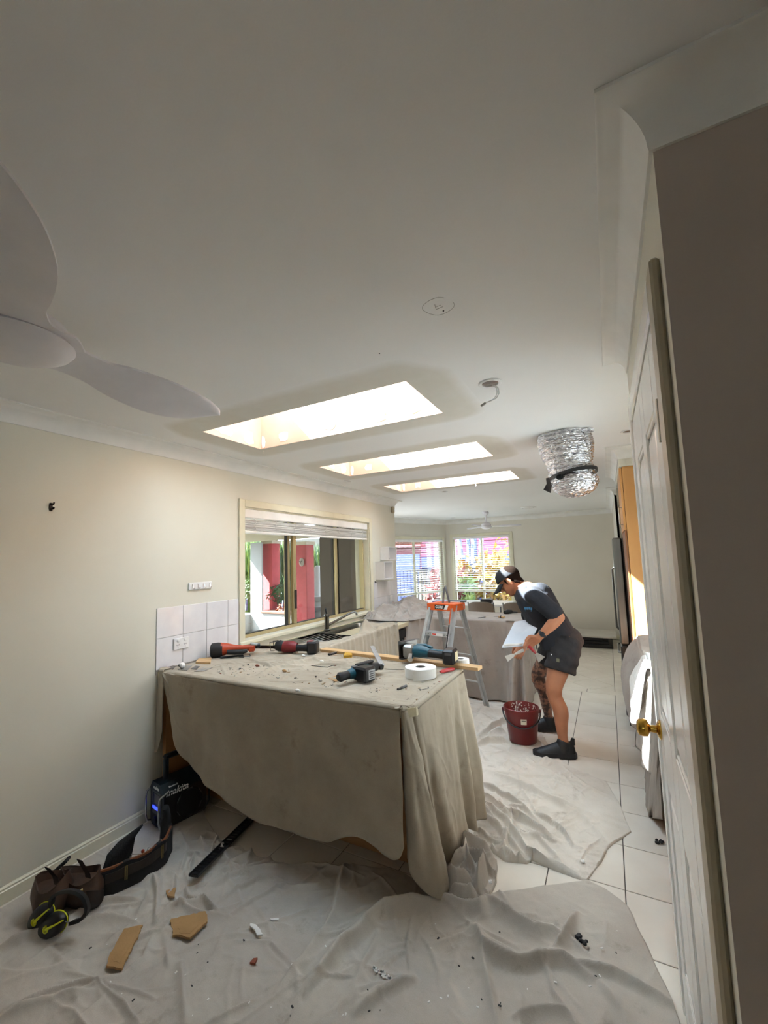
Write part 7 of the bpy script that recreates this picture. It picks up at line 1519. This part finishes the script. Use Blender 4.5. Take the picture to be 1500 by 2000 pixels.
# ------------------------------------------------------------------ things on the far bench
Z3 = TOP3 + .012
P, Q = fl(934, 1208, Z3), fl(948, 1206, Z3); t, L = local('pencil', 'dark pencil lying on the far bench sheet', 'pencil', P, Q); m_ = MB(); m_.tube([(0, 0, .005), (L, 0, .005)], .004, 6); m_.build('barrel', BLKP, t); m_ = MB(); m_.tube([(L, 0, .005), (L + .015, 0, .005)], [.004, .0005], 6); m_.build('tip', PINE, t)
P, Q = fl(968, 1206, Z3), fl(985, 1208, Z3); t, L = local('putty_tool', 'small wooden handled filling tool on the far bench', 'tool', P, Q); m_ = MB(); m_.tube([(L * .35, 0, .012), (L * .6, 0, .016), (L, 0, .014)], [.008, .014, .012], 10); m_.build('handle', PINE, t, smooth=50); m_ = MB(); m_.bb(-.02, L * .36, -.008, .008, .010, .012); m_.build('blade', STEELD, t); m_ = MB(); m_.tube([(L * .6, 0, .016), (L * .72, 0, .016)], [.0145, .0145], 10); m_.build('band', BLKP, t)
P, Q = fl(985, 1199, Z3), fl(1004, 1197, Z3); t, L = local('rubber_glove', 'dark glove lying on the far bench beside the man', 'glove', P, Q); m_ = MB(); m_.tube([(0, 0, .015), (.05, 0, .02), (.12, .01, .018)], [.018, .03, .024], 10); m_.build('palm', BLKP, t, smooth=50)
for k in range(4): m_ = MB(); m_.tube([(.11, -.03 + k * .018, .016), (.17 + .01 * (k % 2), -.04 + k * .024, .009)], [.009, .007], 8); m_.build('finger', BLKP, t, smooth=50)
# ================================================================== things on the floor sheet
ZF = .014
scrap('board_scrap', 'long torn brown board scrap on the floor sheet', 'board scrap', [(243, 1818), (279, 1811), (258, 1856), (238, 1897), (222, 1893), (208, 1892), (213, 1872)], ZF + .004, .009, CARD, ragged=.003)
scrap('board_scrap', 'wide torn brown board scrap with ragged lower edge', 'board scrap', [(334, 1799), (366, 1792), (401, 1784), (405, 1804), (385, 1822), (371, 1836), (345, 1830), (337, 1832)], ZF + .004, .009, CARD, ragged=.004)
scrap('board_scrap', 'small brown board scrap near the tool belt', 'board scrap', [(324, 1743), (343, 1737), (341, 1755), (327, 1753)], ZF + .006, .008, CARD, ragged=.002)
scrap('white_offcut', 'curled white lining offcut on the floor sheet', 'offcut', [(489, 1806), (500, 1809), (508, 1818), (513, 1828), (503, 1830), (498, 1819), (488, 1811)], ZF + .008, .006, PAPER, ragged=.001)
scrap('brown_chip', 'reddish brown chip lying alone on the sheet', 'chip', [(488, 1884), (495, 1876), (503, 1875), (498, 1886)], ZF + .006, .008, mat('reddish chip', '8a4a35', .8), ragged=.002)
scrap('white_flake', 'small white flake above the curled offcut', 'flake', [(527, 1796), (545, 1795), (544, 1799), (530, 1799)], ZF + .006, .004, PAPER, ragged=.001)
for x, y, z, lab, sh in ((1137, 1838, .02, 'dark crumbled lump on the floor sheet', False), (1289, 1647, .001, 'dark crumbled lump on the bare tiles by the door', False)):
    c = fl(x, y, z); t = thing('dark_lump', lab, 'lump', loc=c); r = random.Random(x)
    for k in range(7): m_ = MB(); m_.ball((r.uniform(-.018, .018), r.uniform(-.016, .016), .007), r.uniform(.007, .012), 7, 5, (1, .8, .7), Matrix.Rotation(k, 3, 'Z')); m_.build('crumb', TBLK, t)
for x, y, z, lab in ((958, 1724, .06, 'white plaster square on the rumpled bundle'), (1138, 1684, .012, 'white plaster square on the walkway sheet')):
    c = fl(x, y, z); t = thing('plaster_square', lab, 'plaster', loc=c, rot=(0, 0, .4)); m_ = MB(); m_.box((0, 0, .004), (.016, .02, .007), None, .002); m_.build('chip', PAPER, t); m_ = MB(); m_.box((.004, .002, .0085), (.008, .01, .002)); m_.build('flake', PAPER, t)
m_ = MB(); r = random.Random(2)
for k in range(40):
    x, y = (728 + 38 * k / 40 + r.uniform(-3, 3), 1889 + 26 * k / 40 + r.uniform(-4, 4)); c = fl(x, y, ZF + .004); m_.box(c, (r.uniform(.004, .014), .005, .003), Matrix.Rotation(r.uniform(0, 6), 3, 'Z'))
for k in range(60):
    x, y = r.uniform(150, 1250), r.uniform(1790, 1990); c = fl(x, y, ZF + .006); s = r.uniform(.002, .0055); m_.cur = r.choice((0, 1, 1, 0)); m_.box(c, (s * 2, s, s * .5), Matrix.Rotation(r.uniform(0, 6), 3, 'Z'))
o = m_.build('debris', [PAPER, TBLK], None, label='fine white and dark crumbs on the front floor sheet', cat='debris'); o['kind'] = 'stuff'
# ------------------------------------------------------------------ tool belt with pouches
LEA = mat('brown oiled leather', '503828', .55, nscale=11, col2='33231a', bump=.2, bscale=40); LEAD = mat('dark brown leather', '2c201a', .5, nscale=12, col2='221813', bump=.2, bscale=40); TAN = mat('tan leather edge', '7a4526', .5); BRS = mat('brass stud', 'c8b27a', .25, metal=1.0)
PAD = mat('black belt padding', '141416', .85, nscale=50, col2='1c1c1f', bump=.3, bscale=120)
bl_ = thing('tool_belt', 'black and brown leather tool belt lying by the left wall', 'tool belt', loc=(.25, 1.42, .014))
BO = Vector((.25, 1.42, 0))
def band(path, h, th, m, nm, par, z0=0.0, lean=0.0):
    P = resample([(p.x, p.y) for p in path], 40); P = catmull(np.c_[P[::4], np.zeros(len(P[::4]))], 48); n = len(P); rings = []
    for i in range(n):
        t = P[min(i + 1, n - 1)] - P[max(i - 1, 0)]; t = Vector((t[0], t[1], 0)).normalized(); nn = Vector((-t.y, t.x, 0)); c = Vector((P[i][0], P[i][1], 0)) - BO; hh = h * (1 - .08 * math.sin(i * .4)); lo = c + nn * 0; up = c + nn * lean
        rings.append([lo - nn * th / 2 + Vector((0, 0, z0)), lo + nn * th / 2 + Vector((0, 0, z0)), up + nn * th / 2 * .8 + Vector((0, 0, z0 + hh)), up - nn * th / 2 * .8 + Vector((0, 0, z0 + hh))])
    m_ = MB(); m_.loft(rings); return m_.build(nm, m, par, smooth=35)
path = [fl(x, y, .0) for x, y in ((188, 1762), (205, 1757), (250, 1738), (292, 1716), (322, 1690), (333, 1664), (325, 1648))]
bd = band(path, .115, .022, PAD, 'padded_band', bl_)
path2 = [p + Vector((.014, -.008, 0)) for p in path[1:6]]; band(path2, .042, .006, LEAD, 'leather_belt', bl_, z0=.062)
path3 = [p + Vector((.0, .0, 0)) for p in path]; band(path3, .010, .012, TAN, 'tan_edge', bl_, z0=.112)
for f_ in (.22, .68):
    k = f_ * (len(path2) - 1); p = path2[int(k)].lerp(path2[min(int(k) + 1, 4)], k % 1) - BO; d = (path2[min(int(k) + 1, 4)] - path2[int(k)]).normalized(); nn = Vector((d.y, -d.x, 0))
    m_ = MB(); q = p + nn * .007; m_.tube([q + d * .004 + Vector((0, 0, .05)), q + d * .004 + Vector((0, 0, .112)), q - d * .004 + Vector((0, 0, .112)), q - d * .004 + Vector((0, 0, .05))], .0022, 6, closed=True); m_.build('keeper_loop', BRS, bl_)
# back flap of the padding rising behind, and the upright end pad
a, c, d_, e = [fl(x, y, 0) - BO for x, y in ((196, 1745), (216, 1728), (240, 1712), (256, 1700))]
rows = [[a + Vector((0, 0, .05)), c + Vector((0, 0, .05)), d_ + Vector((0, 0, .05)), e + Vector((0, 0, .05))], [a + Vector((-.01, .03, .10)), c + Vector((-.012, .03, .115)), d_ + Vector((-.01, .03, .13)), e + Vector((0, .02, .14))], [a + Vector((-.03, .05, .125)), c + Vector((-.02, .05, .15)), d_ + Vector((0, .05, .17)), e + Vector((.02, .05, .185))]]
m_ = MB(); m_.grid(rows); o = m_.build('back_pad', PAD, bl_, smooth=60); o.modifiers.new('t', 'SOLIDIFY').thickness = .012
p0 = fl(318, 1668, 0) - BO; m_ = MB(); R_ = []
for i in range(9):
    t = i / 8; c = p0 + Vector((-.015 - .02 * t, .01 + .03 * math.sin(t * 2), .05 + .15 * t)); w_ = .038 * (1 - .4 * (2 * t - 1) ** 2); R_.append([c + Vector((math.cos(q) * w_, math.sin(q) * .014, .008 * math.sin(q))) for q in [2 * PI * k / 14 for k in range(14)]])
m_.loft(R_); m_.build('end_pad', PAD, bl_, smooth=60)
for x, y, z in ((290, 1668, .09), (312, 1652, .11)):
    p = fl(x, y, z) - BO; m_ = MB(); m_.tube([p + Vector((.012 * math.cos(q), .012 * math.sin(q) * .5, .016 * math.sin(q))) for q in [2 * PI * k / 14 for k in range(14)]], .0022, 6, closed=True); m_.build('metal_ring', SILV, bl_, smooth=60)
p = fl(265, 1682, .075) - BO; m_ = MB(); m_.tube([p + Vector((-.035, -.01, 0)), p + Vector((.02, .012, .004)), p + Vector((.028, .018, .018)), p + Vector((-.028, -.004, .014))], .0025, 6, closed=True); m_.build('wire_buckle', SILV, bl_, smooth=60)
p = fl(279, 1668, .08) - BO; m_ = MB(); m_.ball(p, .009, 8, 6); m_.build('red_stud', mat('red stud', 'a3391f', .4), bl_, smooth=60)
# pouches
def pouch(pxs, h, m, nm, open_=.8, seed=0, z0=.0):
    P = [fl(x, y, 0) - BO for x, y in pxs]; c = sum(P, Vector()) / len(P); r = random.Random(seed); R_ = []
    P = [Vector(p) for p in catmull(np.array([[*p] for p in P + [P[0]]]), 29)[:-1]]
    for i in range(8):
        t = i / 7; k = (.80 + .30 * math.sin(PI * min(1, t * 1.15)) * .8 + .1 * t) * (1 - .05 * (t > .9)); R_.append([c + (p - c) * (k + .05 * noise.noise(Vector((j * .5, t * 3, seed)))) + Vector((0, 0, z0 + h * t * (1 + .14 * math.sin(j * .45 + seed)))) for j, p in enumerate(P)])
    for i in range(4):
        t = i / 3; R_.append([c + (p - c) * (.88 - .15 * t + .05 * noise.noise(Vector((j * .5, t, seed + 3)))) + Vector((0, 0, z0 + h * (1 - .25 * t) * (1 + .14 * math.sin(j * .45 + seed)))) for j, p in enumerate(P)])
    m_ = MB(); m_.loft(R_); return m_.build(nm, m, bl_, smooth=60)
p1_ = pouch([(60, 1790), (84, 1772), (112, 1754), (140, 1758), (132, 1782), (100, 1806), (72, 1812)], .135, LEA, 'pouch', seed=1)
p2_ = pouch([(110, 1758), (150, 1742), (190, 1740), (200, 1756), (186, 1778), (150, 1788), (122, 1780)], .12, LEA, 'pouch', seed=2)
p3_ = pouch([(150, 1770), (182, 1762), (200, 1762), (196, 1778), (170, 1788)], .075, LEAD, 'pouch', seed=5)
for par, pts in ((p1_, [(88, 1768, .145), (104, 1775, .12), (112, 1790, .08)]), (p2_, [(152, 1746, .135), (168, 1758, .1), (174, 1772, .05)])):
    P = [fl(x, y, 0) - BO + Vector((0, 0, z)) for x, y, z in pts]; m_ = MB(); R_ = [[p + Vector((-.02, 0, 0)), p + Vector((.02, .005, 0)), p + Vector((.02, .005, .004)), p + Vector((-.02, 0, .004))] for p in P]; m_.loft(R_); m_.build('strap_flap', LEAD, par)
p = fl(164, 1752, .1) - BO; m_ = MB(); m_.ball(p + Vector((0, -.01, .02)), .007, 10, 8); m_.build('stud', BRS, p2_, smooth=60)
# dark holster end at the back
p = fl(112, 1716, .06) - BO; m_ = MB(); m_.bar(p + Vector((-.05, -.03, -.02)), p + Vector((.035, .03, .07)), .045, .014, (0, 0, 1), bev=.005); m_.build('tool_loop', PAD, bl_)
# ------------------------------------------------------------------ ear muffs
YEL = mat('fluorescent yellow plastic', 'd8dc24', .4)
em_ = thing('ear_muffs', 'black ear muffs with fluorescent yellow trim on the tool pouch', 'ear muffs', loc=(.30, 1.13, .014)); EO = Vector((.30, 1.13, .014))
C1, C2 = at(84, 1778, 2, .07), at(100, 1798, 2, .05)
C1, C2 = fl(82, 1790, .06), fl(104, 1806, .045)
axv = (C2 - C1).normalized()
for c, ang in ((C1, .55), (C2, 1.05)):
    # long axis of the cup in the picture runs up-right; lay the cup on its rim
    u = (fl(100, 1760, .13) - fl(60, 1800, .03)).normalized() if ang < .8 else (fl(122, 1786, .10) - fl(68, 1812, .03)).normalized(); side = Vector((.55, -.75, .35)); side = (side - u * side.dot(u)).normalized(); w_ = u.cross(side); M = Matrix((u, w_, side)).transposed()
    prof = [(.60, -.022), (.95, -.020), (1.0, -.012), (1.0, .004), (.9, .022), (.65, .034), (0, .038)]; n_ = 28; vs = []; fs = []
    for r_, z_ in prof:
        for j in range(n_): a = 2 * PI * j / n_; vs.append(M @ Vector((.066 * r_ * math.cos(a), .042 * r_ * math.sin(a), z_)) + c - EO)
    for i in range(len(prof) - 1):
        for j in range(n_): fs.append((i * n_ + j, i * n_ + (j + 1) % n_, (i + 1) * n_ + (j + 1) % n_, (i + 1) * n_ + j))
    m_ = MB(); m_.add(vs, fs); cup = m_.build('ear_cup', BLKP, em_, smooth=50)
    m_ = MB(); m_.tube([M @ Vector((.0672 * math.cos(a), .0432 * math.sin(a), -.010)) + c - EO for a in [2 * PI * k / 32 for k in range(32)]], .0024, 6, closed=True); m_.build('yellow_seal', YEL, cup, smooth=60)
    m_ = MB(); m_.tube([M @ Vector((.01, 0, .040)) + c - EO, M @ Vector((.035, .0, .036)) + c - EO, M @ Vector((.072, 0, .012)) + c - EO], [.006, .005, .003], 8); m_.tube([M @ Vector((.008 + .011 * math.cos(a), .011 * math.sin(a), .04)) + c - EO for a in [.6 + 4.6 * k / 9 for k in range(10)]], .004, 6); m_.build('yellow_yoke', YEL, cup, smooth=60)
    m_ = MB(); m_.tube([M @ Vector((.04 * math.cos(a), .024 * math.sin(a), -.026)) + c - EO for a in [2 * PI * k / 28 for k in range(28)]], .011, 8, closed=True); m_.build('cushion', TBLK, cup, smooth=60)
arc = [(fl(*q)) for q in ((100, 1768, .12), (104, 1752, .155), (122, 1742, .175), (148, 1742, .18), (166, 1756, .16), (170, 1778, .115), (160, 1794, .085), (140, 1802, .065))]
Pc = catmull(np.array([[*p] for p in arc]), 36); R_ = []
for i in range(36):
    t = Vector(Pc[min(i + 1, 35)] - Pc[max(i - 1, 0)]).normalized(); b_ = t.cross(Vector((.6, -.7, .4))).normalized(); w_ = t.cross(b_); c = Vector(Pc[i]) - EO; R_.append([c + w_ * .016 + b_ * .006, c - w_ * .016 + b_ * .006, c - w_ * .016 - b_ * .006, c + w_ * .016 - b_ * .006])
m_ = MB(); m_.loft(R_); m_.build('headband', TBLK, em_, smooth=40)
for s_, e_ in ((arc[0], C1), (arc[-1], C2)): m_ = MB(); m_.tube([s_ - EO, s_.lerp(e_, .5) - EO + Vector((0, 0, .01)), e_ - EO + Vector((0, 0, .02))], .002, 6); m_.build('wire_arm', SILV, em_)
